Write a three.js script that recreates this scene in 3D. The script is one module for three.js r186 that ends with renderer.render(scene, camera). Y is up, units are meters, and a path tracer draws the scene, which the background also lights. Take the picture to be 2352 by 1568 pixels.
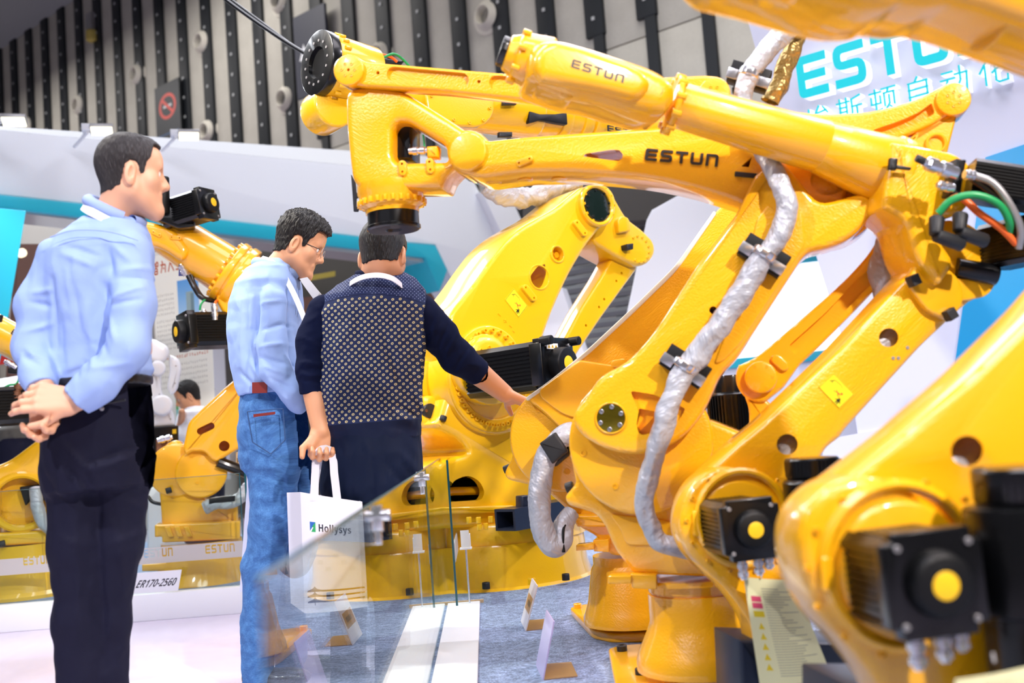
import * as THREE from 'three';
import { mergeGeometries, toCreasedNormals, mergeVertices } from 'three/addons/utils/BufferGeometryUtils.js';
import { ImprovedNoise } from 'three/addons/math/ImprovedNoise.js';
import { Brush, Evaluator, SUBTRACTION } from 'three-bvh-csg';
import { RectAreaLightUniformsLib } from 'three/addons/lights/RectAreaLightUniformsLib.js';

// ---------- camera, lights, exposure ----------
const FPX = 2431;                                   // focal length for a 2352 x 1568 frame
const scene = new THREE.Scene();
scene.background = new THREE.Color(0x1b1c1f);
const camera = new THREE.PerspectiveCamera(2 * Math.atan(784 / FPX) * 180 / Math.PI, 2352 / 1568, 0.05, 150);
camera.position.set(0, 0.88, 0);
camera.rotation.order = 'YXZ';
camera.rotation.set(0.0802, 0, -0.075);
camera.updateMatrixWorld(true);
camera.focus = 3.95; camera.userData.fStop = 2.5;
const renderer = new THREE.WebGLRenderer({ antialias: true });
renderer.toneMapping = THREE.LinearToneMapping;
renderer.toneMappingExposure = 0.86;
renderer.shadowMap.enabled = true;
RectAreaLightUniformsLib.init();
const V3 = (x, y, z) => new THREE.Vector3(x, y, z), V2 = (x, y) => new THREE.Vector2(x, y);

// ---------- measuring: rays through the photograph's pixels, met with a depth, a height or a plane ----------
const ray = (px, py) => V3((px - 1176) / FPX, -(py - 784) / FPX, -1).applyQuaternion(camera.quaternion);
const P = (px, py, d) => ray(px, py).multiplyScalar(d).add(camera.position);
function G(px, py, h) { const r = ray(px, py); return r.multiplyScalar((h - camera.position.y) / r.y).add(camera.position); }

// ---------- textures and materials ----------
function rnd(seed) { let s = seed >>> 0; return () => { s = (s * 1664525 + 1013904223) >>> 0; return s / 4294967296; }; }
const perlin = new ImprovedNoise();
const N3 = (x, y, z) => perlin.noise(x + 31.7, y + 17.3, z + 5.1);
function noiseTex(size, fn, repeat, srgb) {
  const d = new Uint8Array(size * size * 4);
  for (let j = 0; j < size; j++) for (let i = 0; i < size; i++) {
    const v = fn(i / size, j / size, i, j), k = (j * size + i) * 4;
    const c = Array.isArray(v) ? v : [v, v, v];
    for (let q = 0; q < 3; q++) d[k + q] = Math.max(0, Math.min(255, c[q] * 255));
    d[k + 3] = 255;
  }
  const t = new THREE.DataTexture(d, size, size, THREE.RGBAFormat);
  t.wrapS = t.wrapT = THREE.RepeatWrapping; t.magFilter = THREE.LinearFilter; t.minFilter = THREE.LinearMipmapLinearFilter; t.generateMipmaps = true;
  t.repeat.set(repeat, repeat); if (srgb) t.colorSpace = THREE.SRGBColorSpace; t.needsUpdate = true; return t;
}
const TAU = Math.PI * 2;
function tileN(u, v, f, z) { // tileable noise on a torus
  const r = f / TAU; return perlin.noise(Math.cos(u * TAU) * r + 9, Math.sin(u * TAU) * r + Math.cos(v * TAU) * r * 1.3 + z, Math.sin(v * TAU) * r + 4);
}
const peelTex = noiseTex(512, (u, v) => 0.5 + 0.6 * tileN(u, v, 52, 2) + 0.3 * tileN(u, v, 110, 7), 3);
const clothTex = noiseTex(256, (u, v, i, j) => 0.5 + 0.22 * ((i >> 1 & 1) ^ (j >> 1 & 1) ? 1 : -1) + 0.3 * tileN(u, v, 20, 1), 6);
const carpetTex = noiseTex(512, (u, v) => { const n = 0.8 + 0.3 * tileN(u, v, 90, 3) + 0.16 * tileN(u, v, 20, 5); return [n * 0.66, n * 0.73, n * 0.87]; }, 2, true);
const carpetBump = noiseTex(256, (u, v) => 0.5 + 0.8 * tileN(u, v, 100, 3), 4);
const denimTex = noiseTex(512, (u, v, i, j) => { const n = 0.5 + 0.32 * tileN(u, v, 14, 3) + 0.1 * (((i + j * 2) % 6) < 3 ? 1 : -1) + 0.25 * tileN(u, v, 60, 8); return [0.16 + 0.2 * n, 0.32 + 0.26 * n, 0.55 + 0.25 * n]; }, 3, true);
const wallTex = noiseTex(512, (u, v) => { const n = 0.5 + 0.5 * tileN(u, v, 8, 1) + 0.3 * tileN(u, v, 60, 2); return [0.73 + 0.05 * n, 0.715 + 0.05 * n, 0.675 + 0.05 * n]; }, 0.4, true);
const floorTex = noiseTex(512, (u, v) => { const n = 0.5 + 0.5 * tileN(u, v, 6, 1) + 0.25 * tileN(u, v, 40, 2); return [0.86 + 0.05 * n, 0.85 + 0.05 * n, 0.88 + 0.05 * n]; }, 0.3, true);
const hairTex = noiseTex(256, (u, v) => 0.5 + 0.9 * perlin.noise(u * 60, v * 6, 3.3), 8);
const foilTex = noiseTex(256, (u, v) => 0.5 + 0.7 * tileN(u, v, 14, 2) + 0.3 * tileN(u, v, 40, 4), 3);
const M = (o) => new THREE.MeshPhysicalMaterial(Object.assign({ roughness: 0.5, side: THREE.DoubleSide }, o));
const paint = (hex, peel) => M({ color: hex, roughness: 0.38, clearcoat: 1, clearcoatRoughness: 0.07, bumpMap: peelTex, bumpScale: peel });
const mat = {
  paint: paint('#fdb500', 0.0006), paintSmooth: paint('#fdb600', 0.0002), lemon: paint('#fac000', 0.0002),
  black: M({ color: '#07080a', roughness: 0.32, specularIntensity: 0.6, clearcoat: 0.4, clearcoatRoughness: 0.15 }), blackMatte: M({ color: '#08090b', roughness: 0.5, specularIntensity: 0.6 }),
  navySteel: M({ color: '#1c2436', roughness: 0.35 }), rubber: M({ color: '#1d1e20', roughness: 0.55 }),
  ink: M({ color: '#141414', roughness: 0.45 }), gold: M({ color: '#8a7a22', metalness: 0.85, roughness: 0.22 }), disc: M({ color: '#f6c416', roughness: 0.45 }),
  steel: M({ color: '#d8d9de', metalness: 0.9, roughness: 0.25 }), steelDull: M({ color: '#a8a6a6', metalness: 0.6, roughness: 0.4 }), brass: M({ color: '#7a5138', metalness: 0.5, roughness: 0.4 }),
  sleeve: M({ color: '#b4b7be', metalness: 0.15, roughness: 0.42, bumpMap: foilTex, bumpScale: 0.004 }), sleeveGold: M({ color: '#a98f55', metalness: 0.5, roughness: 0.35, bumpMap: foilTex, bumpScale: 0.006 }),
  white: M({ color: '#eef0f5', roughness: 0.5 }), whiteGloss: M({ color: '#f2f4f8', roughness: 0.15, clearcoat: 0.5 }), lavender: M({ color: '#dfe3f6', roughness: 0.45 }), fascia: M({ color: '#e8ecf3', roughness: 0.5 }), duct: M({ color: '#85888f', roughness: 0.5 }), greyTop: M({ color: '#c6c8cc', roughness: 0.6 }),
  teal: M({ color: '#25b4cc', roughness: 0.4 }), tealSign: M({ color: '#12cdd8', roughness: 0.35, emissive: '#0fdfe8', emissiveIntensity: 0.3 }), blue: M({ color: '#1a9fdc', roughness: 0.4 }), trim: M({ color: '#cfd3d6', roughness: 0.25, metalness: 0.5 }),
  hall: M({ color: '#ffffff', map: wallTex, roughness: 0.75 }), strip: M({ color: '#14191f', roughness: 0.55 }), dot: M({ color: '#b9bcbd', roughness: 0.6 }),
  floor: M({ color: '#efe6f4', map: floorTex, roughness: 0.22, clearcoat: 0.4, clearcoatRoughness: 0.1 }), carpet: M({ color: '#ffffff', map: carpetTex, roughness: 1, bumpMap: carpetBump, bumpScale: 0.003 }),
  glass: M({ color: '#f4fbf9', transmission: 1, roughness: 0.0, thickness: 0, ior: 1.5 }), glassEdge: M({ color: '#17505a', roughness: 0.15 }), frost: M({ color: '#dddad9', roughness: 0.6, transmission: 0.4, thickness: 0 }),
  skin: M({ color: '#d59a72', roughness: 0.5, sheen: 0.2 }), skinPale: M({ color: '#e0a988', roughness: 0.5 }), lip: M({ color: '#b06a58', roughness: 0.45 }),
  hairGrey: M({ color: '#2f2b2c', roughness: 0.62, bumpMap: hairTex, bumpScale: 0.004 }), hair: M({ color: '#15120f', roughness: 0.55, bumpMap: hairTex, bumpScale: 0.004 }),
  shirt: M({ color: '#98b1e5', specularIntensity: 0.3, roughness: 0.75, sheen: 0.3, bumpMap: clothTex, bumpScale: 0.0004 }), shirtLight: M({ color: '#a4c0ee', specularIntensity: 0.3, roughness: 0.75, sheen: 0.3, bumpMap: clothTex, bumpScale: 0.0004 }),
  collar: M({ color: '#94aade', roughness: 0.75 }), trousers: M({ color: '#15162a', specularIntensity: 0.35, roughness: 0.75, bumpMap: clothTex, bumpScale: 0.0004 }), navyTrousers: M({ color: '#0f1a33', specularIntensity: 0.3, roughness: 0.7, sheen: 0.3 }),
  denim: M({ color: '#ffffff', map: denimTex, roughness: 0.85 }), denimDark: M({ color: '#33517e', roughness: 0.85 }), leather: M({ color: '#7c2a22', roughness: 0.45 }), belt: M({ color: '#161519', roughness: 0.4 }),
  navyKnit: M({ color: '#0a1330', specularIntensity: 0.25, roughness: 0.85, sheen: 0.4 }), strap: M({ color: '#f1f2f6', roughness: 0.55 }), eyeWhite: M({ color: '#efe9e3', roughness: 0.2 }), eyeDark: M({ color: '#1a1310', roughness: 0.2 }),
  bag: M({ color: '#eef0fb', roughness: 0.7, transmission: 0.12, thickness: 0 }), paper: M({ color: '#f4f3ee', roughness: 0.7 }), docket: M({ color: '#ece8b8', roughness: 0.7 }),
  green: M({ color: '#1f9a54', roughness: 0.35 }), orange: M({ color: '#ee6a25', roughness: 0.4 }), cable: M({ color: '#101217', roughness: 0.3, clearcoat: 0.5 }),
  shutter: M({ color: '#6f7172', roughness: 0.5, metalness: 0.3 }), dark: M({ color: '#4f4c47', roughness: 0.8 }), brown: M({ color: '#6b4a3e', roughness: 0.7 }), beige: M({ color: '#d9d4c8', roughness: 0.7 }), red: M({ color: '#c8261e', roughness: 0.5 }),
  lampGlow: M({ color: '#ffffff', emissive: '#fff6c8', emissiveIntensity: 2.2, roughness: 0.4 }), panelGlow: M({ color: '#ffffff', emissive: '#ffffff', emissiveIntensity: 1.1, roughness: 0.4 }), downGlow: M({ color: '#ffffff', emissive: '#ffe9a0', emissiveIntensity: 1.6 }),
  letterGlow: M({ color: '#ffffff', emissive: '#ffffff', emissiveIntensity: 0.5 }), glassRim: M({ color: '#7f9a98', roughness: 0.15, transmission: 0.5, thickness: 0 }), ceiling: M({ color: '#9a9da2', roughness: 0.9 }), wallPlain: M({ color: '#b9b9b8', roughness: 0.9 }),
};

// ---------- big lights: unseen fill panels added above stand and hall wall and the stand's spot lamps ----------
const LIGHTS = [ // x, y, z, width, depth, intensity, colour
  [-2.2, 6.2, -4.5, 3.0, 3.0, 6, '#f2f4ff'], [2.4, 6.2, -3.2, 3.0, 3.0, 5, '#fff6ff'], [0.0, 6.2, 1.2, 3.0, 2.4, 12, '#f6f4ff'], [0.5, 8.5, -9.5, 4.0, 3.0, 8, '#f5f6ff'], [-6.5, 8.5, -10.5, 4.0, 3.0, 15, '#f2f7ff'],
  [2.0, 11.5, -12.0, 5.0, 4.0, 6, '#fffaf4'], [-8.0, 11.5, -19.0, 5.0, 4.0, 8, '#fffaf4'], [-15.0, 11.5, -24.0, 5.0, 4.0, 8, '#fffaf4'],
];
const SPOTS = [ // from, to, intensity, angle
  [[2.6, 4.0, 1.6], [0.7, 1.0, -2.6], 130, 0.6, '#fff4ee'], [[-2.8, 4.4, 0.4], [-0.8, 1.0, -3.6], 58, 0.55, '#f4f2ff'], [[3.4, 4.6, -4.4], [0.8, 1.2, -4.2], 50, 0.55, '#f6f0ff'], [[-3.4, 4.6, -4.2], [0.2, 1.2, -4.4], 70, 0.55, '#fff5e6'],
];
// ---------- building blocks ----------
const used = {};
function numbered(n) { used[n] = (used[n] || 0) + 1; return used[n] === 1 ? n : n + '_' + String(used[n] - 1).padStart(3, '0'); }
function thing(name, label, category, pos = V3(0, 0, 0), yaw = 0, group) {
  const o = new THREE.Group(); o.name = numbered(name); o.position.copy(pos); o.rotation.y = yaw; scene.add(o);
  o.userData = { label, category }; if (group) o.userData.group = group; return o;
}
function structure(name, label, pos = V3(0, 0, 0), yaw = 0) { const o = thing(name, label, undefined, pos, yaw); o.userData = { kind: 'structure', label }; return o; }
function boxUV(g) {
  if (g.index) g = g.toNonIndexed();
  const p = g.attributes.position, n = g.attributes.normal, uv = new Float32Array(p.count * 2);
  for (let i = 0; i < p.count; i += 3) {
    let ax = 0, ay = 0, az = 0; for (let k = 0; k < 3; k++) { ax += Math.abs(n.getX(i + k)); ay += Math.abs(n.getY(i + k)); az += Math.abs(n.getZ(i + k)); }
    for (let k = 0; k < 3; k++) {
      const x = p.getX(i + k), y = p.getY(i + k), z = p.getZ(i + k), j = (i + k) * 2;
      if (az >= ax && az >= ay) { uv[j] = x; uv[j + 1] = y; } else if (ax >= ay) { uv[j] = z; uv[j + 1] = y; } else { uv[j] = x; uv[j + 1] = z; }
    }
  }
  g.setAttribute('uv', new THREE.BufferAttribute(uv, 2)); return g;
}
const crease = (g, a = 0.7) => toCreasedNormals(g.index ? g.toNonIndexed() : g, a);
function strip(g) { for (const k of Object.keys(g.attributes)) if (!['position', 'normal', 'uv'].includes(k)) g.deleteAttribute(k); return g; }
function part(name, geo, m, parent, opt = {}) {
  const list = (Array.isArray(geo) ? geo : [geo]).map((g) => opt.keepUV ? g : strip(boxUV(g)));
  const g = list.length > 1 ? mergeGeometries(list) : list[0];
  const o = new THREE.Mesh(g, m); o.name = name; o.castShadow = o.receiveShadow = true; parent.add(o);
  if (opt.label) o.userData.label = opt.label; if (opt.kind) o.userData.kind = opt.kind; return o;
}
function box(w, h, d, x = 0, y = 0, z = 0, b = 0) { // box about its centre, chamfered by b
  let g;
  if (b > 0) { const s = new THREE.Shape([V2(-w / 2 + b, -h / 2 + b), V2(w / 2 - b, -h / 2 + b), V2(w / 2 - b, h / 2 - b), V2(-w / 2 + b, h / 2 - b)]); g = new THREE.ExtrudeGeometry(s, { depth: Math.max(1e-4, d - 2 * b), bevelEnabled: true, bevelThickness: b, bevelSize: b, bevelSegments: 2 }); g.translate(0, 0, -d / 2 + b); g = crease(g, 0.6); }
  else g = new THREE.BoxGeometry(w, h, d);
  g.translate(x, y, z); return g;
}
function lathe(profile, seg = 40) { return crease(new THREE.LatheGeometry(profile.map((p) => V2(Math.max(p[0], 0), p[1])), seg), 0.55); }  // about y
function rod(r, h, b = 0, r2 = r, seg = 32) { // along y from 0 to h, rounded rims
  const pr = [[0, 0]]; const n = b > 0 ? 3 : 0;
  for (let i = 0; i <= n; i++) { const a = n ? i / n * Math.PI / 2 : 0; pr.push([r - b + b * Math.sin(a), b - b * Math.cos(a)]); }
  for (let i = 0; i <= n; i++) { const a = n ? i / n * Math.PI / 2 : 0; pr.push([r2 - b + b * Math.cos(a), h - b + b * Math.sin(a)]); }
  pr.push([0, h]); return lathe(pr, seg);
}
function between(g, a, b) { const d = b.clone().sub(a), q = new THREE.Quaternion().setFromUnitVectors(V3(0, 1, 0), d.clone().normalize()); g.applyQuaternion(q); g.translate(a.x, a.y, a.z); return g; }
const rodAB = (a, b, r, r2 = r, bev = 0, seg = 24) => between(rod(r, a.distanceTo(b), bev, r2, seg), a, b);
const discZ = (x, y, r, z0, z1, b = 0, seg = 40) => rod(r, z1 - z0, b, r, seg).rotateX(Math.PI / 2).translate(x, y, z0);
function ringZ(x, y, r, rin, z0, z1, b = 0, seg = 48) {
  const pr = [[rin, z0], [r - b, z0], [r, z0 + b], [r, z1 - b], [r - b, z1], [rin + b, z1], [rin, z1 - b], [rin, z0]];
  return lathe(pr, seg).rotateX(Math.PI / 2).translate(x, y, 0);
}
function roundPoly(pts, rDef) { // [x, y, r]: corners rounded by r
  const out = [], n = pts.length;
  for (let i = 0; i < n; i++) {
    const p = pts[i], a = pts[(i + n - 1) % n], b = pts[(i + 1) % n];
    let r = p[2] === undefined ? rDef : p[2];
    const va = V2(a[0] - p[0], a[1] - p[1]), vb = V2(b[0] - p[0], b[1] - p[1]), la = va.length(), lb = vb.length();
    const t = Math.min(r, la * 0.49, lb * 0.49);
    if (t < 1e-5) { out.push(V2(p[0], p[1])); continue; }
    va.multiplyScalar(t / la); vb.multiplyScalar(t / lb);
    for (let k = 0; k <= 4; k++) { const q = k / 4, c = (1 - q) * (1 - q), d = q * q; out.push(V2(p[0] + c * va.x + d * vb.x, p[1] + c * va.y + d * vb.y)); }
  }
  return out;
}
function prism(poly, z, t, bevel = 0, holes = []) { // poly in metres; front face at z, t deep
  const b = Math.min(bevel, t * 0.45), s = new THREE.Shape(poly);
  for (const h of holes) { const c = V2(0, 0); for (const q of h) c.add(q); c.divideScalar(h.length); let R = 0; for (const q of h) R += q.distanceTo(c) / h.length; s.holes.push(new THREE.Path(h.map((q) => q.clone().sub(c).multiplyScalar((R + b) / R).add(c)))); }
  const g = new THREE.ExtrudeGeometry(s, b > 0 ? { depth: t - 2 * b, bevelEnabled: true, bevelThickness: b, bevelSize: b, bevelOffset: -b, bevelSegments: 3, curveSegments: 6 } : { depth: t, bevelEnabled: false, curveSegments: 6 });
  g.translate(0, 0, z - t + b); return crease(g, 0.62);
}
const csg = new Evaluator(); csg.useGroups = false;
function carve(g, cutters) { // cut real pockets and drillings out of a part
  const prep = (x) => strip(boxUV(x)), a = new Brush(mergeVertices(prep(g))), b = new Brush(mergeVertices(mergeGeometries(cutters.map(prep)))); a.updateMatrixWorld(); b.updateMatrixWorld();
  const r = csg.evaluate(a, b, SUBTRACTION); return crease(r.geometry, 0.62);
}
// a frame: an upright plane through a measured point, turned by yaw; its z axis points out of the plane towards the visitors
class Frame {
  constructor(px, py, d, yawDeg, baseY = 0, root) {
    this.yaw = yawDeg * Math.PI / 180; const a = P(px, py, d); this.base = V3(a.x, baseY, a.z);
    this.n = V3(Math.sin(this.yaw), 0, Math.cos(this.yaw)); this.u = V3(Math.cos(this.yaw), 0, -Math.sin(this.yaw));
  }
  local(w) { const q = w.clone().sub(this.base); return V3(q.dot(this.u), q.y, q.dot(this.n)); }
  at(px, py, z = 0) { const r = ray(px, py), o = this.base.clone().addScaledVector(this.n, z); const t = o.sub(camera.position).dot(this.n) / r.dot(this.n); return this.local(r.multiplyScalar(t).add(camera.position)); }
  s(px, py, z = 0) { const q = this.at(px, py, z), w = this.base.clone().addScaledVector(this.u, q.x).addScaledVector(this.n, q.z); w.y = q.y + this.base.y; return FPX / -w.applyMatrix4(camera.matrixWorldInverse).z; }
  poly(pts, z, r = 6) { const k = this.s(pts[0][0], pts[0][1], z); return roundPoly(pts.map((p) => { const q = this.at(p[0], p[1], z); return [q.x, q.y, (p[2] === undefined ? r : p[2]) / k]; }), 0); }
  slab(pts, z, t, o = {}) { return prism(this.poly(pts, z, o.r), z, t, o.b === undefined ? 0.008 : o.b, (o.holes || []).map((h) => this.poly(h, z, o.hr === undefined ? 8 : o.hr))); }
  disc(px, py, rpx, z0, z1, b = 0.004, seg = 40) { const q = this.at(px, py, z1); return discZ(q.x, q.y, rpx / this.s(px, py, z1), z0, z1, b, seg); }
  ring(px, py, rpx, rin, z0, z1, b = 0.003, seg = 48) { const q = this.at(px, py, z1), k = this.s(px, py, z1); return ringZ(q.x, q.y, rpx / k, rin / k, z0, z1, b, seg); }
  drill(px, py, rpx, z, deep, seg = 16) { const q = this.at(px, py, z); return discZ(q.x, q.y, rpx / this.s(px, py, z), z - deep, z + 0.01, 0, seg); }
  pocket(pts, z, deep, r = 8) { return prism(this.poly(pts, z, r), z + 0.01, deep + 0.01, 0); }
  thing(name, label, cat, group) { return thing(name, label, cat, this.base, this.yaw, group); }
}
const circ = (cx, cy, r, a0 = 0, a1 = 360, n = 20, ry = r) => { const o = []; for (let i = 0; i <= n; i++) { const a = (a0 + (a1 - a0) * i / n) * Math.PI / 180; o.push([cx + r * Math.cos(a), cy + ry * Math.sin(a), 0]); } if (Math.abs(a1 - a0) >= 360) o.pop(); return o; };
const oval = (x0, y0, x1, y1, r) => { const a = Math.atan2(y1 - y0, x1 - x0) * 180 / Math.PI; return [...circ(x1, y1, r, a - 90, a + 90, 8), ...circ(x0, y0, r, a + 90, a + 270, 8)]; };
// socket-head bolt shared by all bolts of one size
const boltCache = {};
function bolt(parent, x, y, z, r, h, m, name = 'bolt', axis = 'z') {
  const key = r.toFixed(4) + h.toFixed(4);
  if (!boltCache[key]) boltCache[key] = boxUV(lathe([[0, h * 0.45], [r * 0.5, h * 0.45], [r * 0.52, h], [r * 0.88, h], [r, h * 0.88], [r, 0]], 12).rotateX(Math.PI / 2));
  const o = new THREE.Mesh(boltCache[key], m); o.name = name; o.castShadow = o.receiveShadow = true; o.position.set(x, y, z);
  if (axis === 'y') o.rotation.x = -Math.PI / 2; parent.add(o); return o;
}
function boltCircle(parent, fr, px, py, rpx, z, n, a0, a1, rb, h, m) {
  const c = fr.at(px, py, z), R = rpx / fr.s(px, py, z);
  for (let i = 0; i < n; i++) { const a = (a0 + (a1 - a0) * (n > 1 ? i / (n - 1) : 0)) * Math.PI / 180; bolt(parent, c.x + R * Math.cos(a), c.y + R * Math.sin(a), z, rb, h, m); }
}
// a fabric or foil sleeve along points
function hose(points, r, o = {}) {
  const curve = new THREE.CatmullRomCurve3(points, false, 'centripetal'), L = curve.getLength();
  const n = o.n || 140, m = o.m || 18, fr = curve.computeFrenetFrames(n, false), pos = [], uv = [], idx = [], w = o.wrinkle === undefined ? 0.1 : o.wrinkle, sd = o.seed || 1;
  for (let i = 0; i <= n; i++) {
    const t = i / n, c = curve.getPointAt(t), rr = typeof r === 'function' ? r(t) : r;
    for (let j = 0; j <= m; j++) {
      const a = j / m * TAU, s = t * L / 0.05;
      const k = 1 + w * (N3(Math.cos(a) * 1.6 + sd * 7, s * 0.8, Math.sin(a) * 1.6) * 1.3 + 0.5 * N3(Math.cos(a) * 3.2, s * 2.4 + sd, Math.sin(a) * 3.2 + 3) + 0.5 * (o.fold || 0) * Math.sin(s * 3.2 + 2 * Math.sin(a + s * 0.3)));
      const q = c.clone().addScaledVector(fr.normals[i], Math.cos(a) * rr * k).addScaledVector(fr.binormals[i], Math.sin(a) * rr * k);
      pos.push(q.x, q.y, q.z); uv.push(a / TAU * rr * 6, t * L);
    }
  }
  for (let i = 0; i < n; i++) for (let j = 0; j < m; j++) { const a = i * (m + 1) + j, b = a + m + 1; idx.push(a, a + 1, b, b, a + 1, b + 1); }
  const g = new THREE.BufferGeometry(); g.setAttribute('position', new THREE.Float32BufferAttribute(pos, 3)); g.setAttribute('uv', new THREE.Float32BufferAttribute(uv, 2)); g.setIndex(idx); g.computeVertexNormals();
  // close the seam's normals
  const nn = g.attributes.normal; for (let i = 0; i <= n; i++) { const a = i * (m + 1), b = a + m; const v = V3(nn.getX(a) + nn.getX(b), nn.getY(a) + nn.getY(b), nn.getZ(a) + nn.getZ(b)).normalize(); nn.setXYZ(a, v.x, v.y, v.z); nn.setXYZ(b, v.x, v.y, v.z); }
  return g;
}
const tube = (points, r, n = 40) => { const g = new THREE.TubeGeometry(new THREE.CatmullRomCurve3(points, false, 'centripetal'), n, r, 10, false); return g; };
function sleeve(name, pts, r, m, parent, o) { return part(name, hose(pts, r, o), m, parent, { keepUV: true }); }
function wire(name, pts, r, m, parent) { return part(name, tube(pts, r), m, parent, { keepUV: true }); }
// the square-cut letters E S T U N, in units of their height
const GL = {
  E: [[0, 0, 0.16], [0.85, 0], [0.85, 0.2], [0.2, 0.2], [0.2, 0.41], [0.8, 0.41], [0.8, 0.6], [0.2, 0.6], [0.2, 0.8], [0.85, 0.8], [0.85, 1], [0, 1, 0.16]],
  S: [[0, 0], [0.85, 0, 0.26], [0.85, 0.6, 0.26], [0.2, 0.6, 0.06], [0.2, 0.8, 0.06], [0.85, 0.8], [0.85, 1], [0, 1, 0.26], [0, 0.41, 0.26], [0.65, 0.41, 0.06], [0.65, 0.2, 0.06], [0, 0.2]],
  T: [[0.33, 0], [0.53, 0], [0.53, 0.8], [0.86, 0.8], [0.86, 1], [0, 1], [0, 0.8], [0.33, 0.8]],
  U: [[0, 1], [0, 0, 0.24], [0.85, 0, 0.24], [0.85, 1], [0.65, 1], [0.65, 0.2, 0.06], [0.2, 0.2, 0.06], [0.2, 1]],
  N: [[0, 0], [0, 1, 0.06], [0.85, 1, 0.24], [0.85, 0], [0.65, 0], [0.65, 0.8, 0.06], [0.2, 0.8], [0.2, 0]],
};
function letterPolys(a, b, h, lean = 0, str = 'ESTUN') { // five letters from local point a to b, h metres tall
  const L = Math.hypot(b.x - a.x, b.y - a.y), ux = (b.x - a.x) / L, uy = (b.y - a.y) / L, k = L / 5.09;
  return [...str].map((c, i) => roundPoly(GL[c].map((p) => [p[0], p[1], p[2] || 0]), 0).map((q) => { const X = (q.x + i * 1.06) * k + q.y * h * lean, Y = q.y * h; return V2(a.x + ux * X - uy * Y, a.y + uy * X + ux * Y); }));
}
function letters(parent, fr, p0, p1, hpx, z, t, m, o = {}) {
  const a = fr.at(p0[0], p0[1], z), b = fr.at(p1[0], p1[1], z);
  for (const poly of letterPolys(a, b, hpx / fr.s(p0[0], p0[1], z), o.lean || 0, o.str || 'ESTUN')) part('letter', prism(poly, z + t, t, 0), m, parent);
}
// servo motor: axis along +z, back at 0; finned square body, notched end plate, round cap with a yellow disc
function servo(name, parent, size, len, o = {}) {
  const h = size / 2, b = h * 0.9, teeth = 9, pts = [];
  const side = (f) => { for (let i = 0; i < teeth; i++) { const a = -0.72 + 1.44 * i / teeth, w = 1.44 / teeth; f(a, 0); f(a + w * 0.55, 0); f(a + w * 0.55, 1); f(a + w, 1); } };
  const dep = 0.07;
  pts.push([-0.8, -1]); side((t, d) => pts.push([t, -1 + d * dep])); pts.push([0.8, -1], [1, -0.8]); side((t, d) => pts.push([1 - d * dep, t])); pts.push([1, 0.8], [0.8, 1]);
  side((t, d) => pts.push([-t, 1 - d * dep])); pts.push([-0.8, 1], [-1, 0.8]); side((t, d) => pts.push([-1 + d * dep, -t])); pts.push([-1, -0.8]);
  const body = part(name, prism(pts.map((p) => V2(p[0] * b, p[1] * b)), len * 0.78, len * 0.78, 0), mat.black, parent, { label: o.label });
  const c = h * 0.24, np = [[-h + c, -h], [h - c, -h], [h - c, -h + c * 0.8], [h, -h + c * 0.8], [h, h - c], [h - c * 0.8, h - c], [h - c * 0.8, h], [-h + c, h], [-h + c, h - c * 0.8], [-h, h - c * 0.8], [-h, -h + c], [-h + c, -h + c]];
  part('end_plate', prism(roundPoly(np, 0.004), len * 0.9, len * 0.13, 0.003), mat.black, body);
  part('encoder_cap', rod(h * 0.64, len * 0.12, 0.006, h * 0.6).rotateX(Math.PI / 2).translate(0, 0, len * 0.89), mat.blackMatte, body);
  part('centre_cap', discZ(0, 0, h * 0.27, len * 1.0, len * 1.012, 0.001), mat.disc, body, { label: 'yellow round cap' });
  for (const [x, y] of [[-1, 1], [1, 1], [-1, -1], [1, -1]]) bolt(body, x * h * 0.72, y * h * 0.72, len * 0.9, h * 0.07, h * 0.06, mat.steelDull);
  return body;
}
function connector(parent, a, b, r) { // knurled metal plug from a to b
  const L = a.distanceTo(b); return part('connector', between(lathe([[0, 0], [r * 0.8, 0], [r * 0.8, L * 0.2], [r, L * 0.22], [r, L * 0.45], [r * 0.75, L * 0.48], [r * 0.75, L * 0.6], [r * 0.95, L * 0.62], [r * 0.95, L * 0.85], [r * 0.6, L * 0.9], [r * 0.55, L], [0, L]], 18), a, b), mat.steel, parent);
}
// text print on a flat card
function printTex(w, h, draw) { const c = document.createElement('canvas'); c.width = w; c.height = h; const g = c.getContext('2d'); draw(g, w, h); const t = new THREE.CanvasTexture(c); t.colorSpace = THREE.SRGBColorSpace; t.anisotropy = 4; return t; }
function card(w, h, m, t = 0.003) { // upright printed card: front face carries the whole print
  const g = new THREE.BoxGeometry(w, h, t); return g;
}
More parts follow.
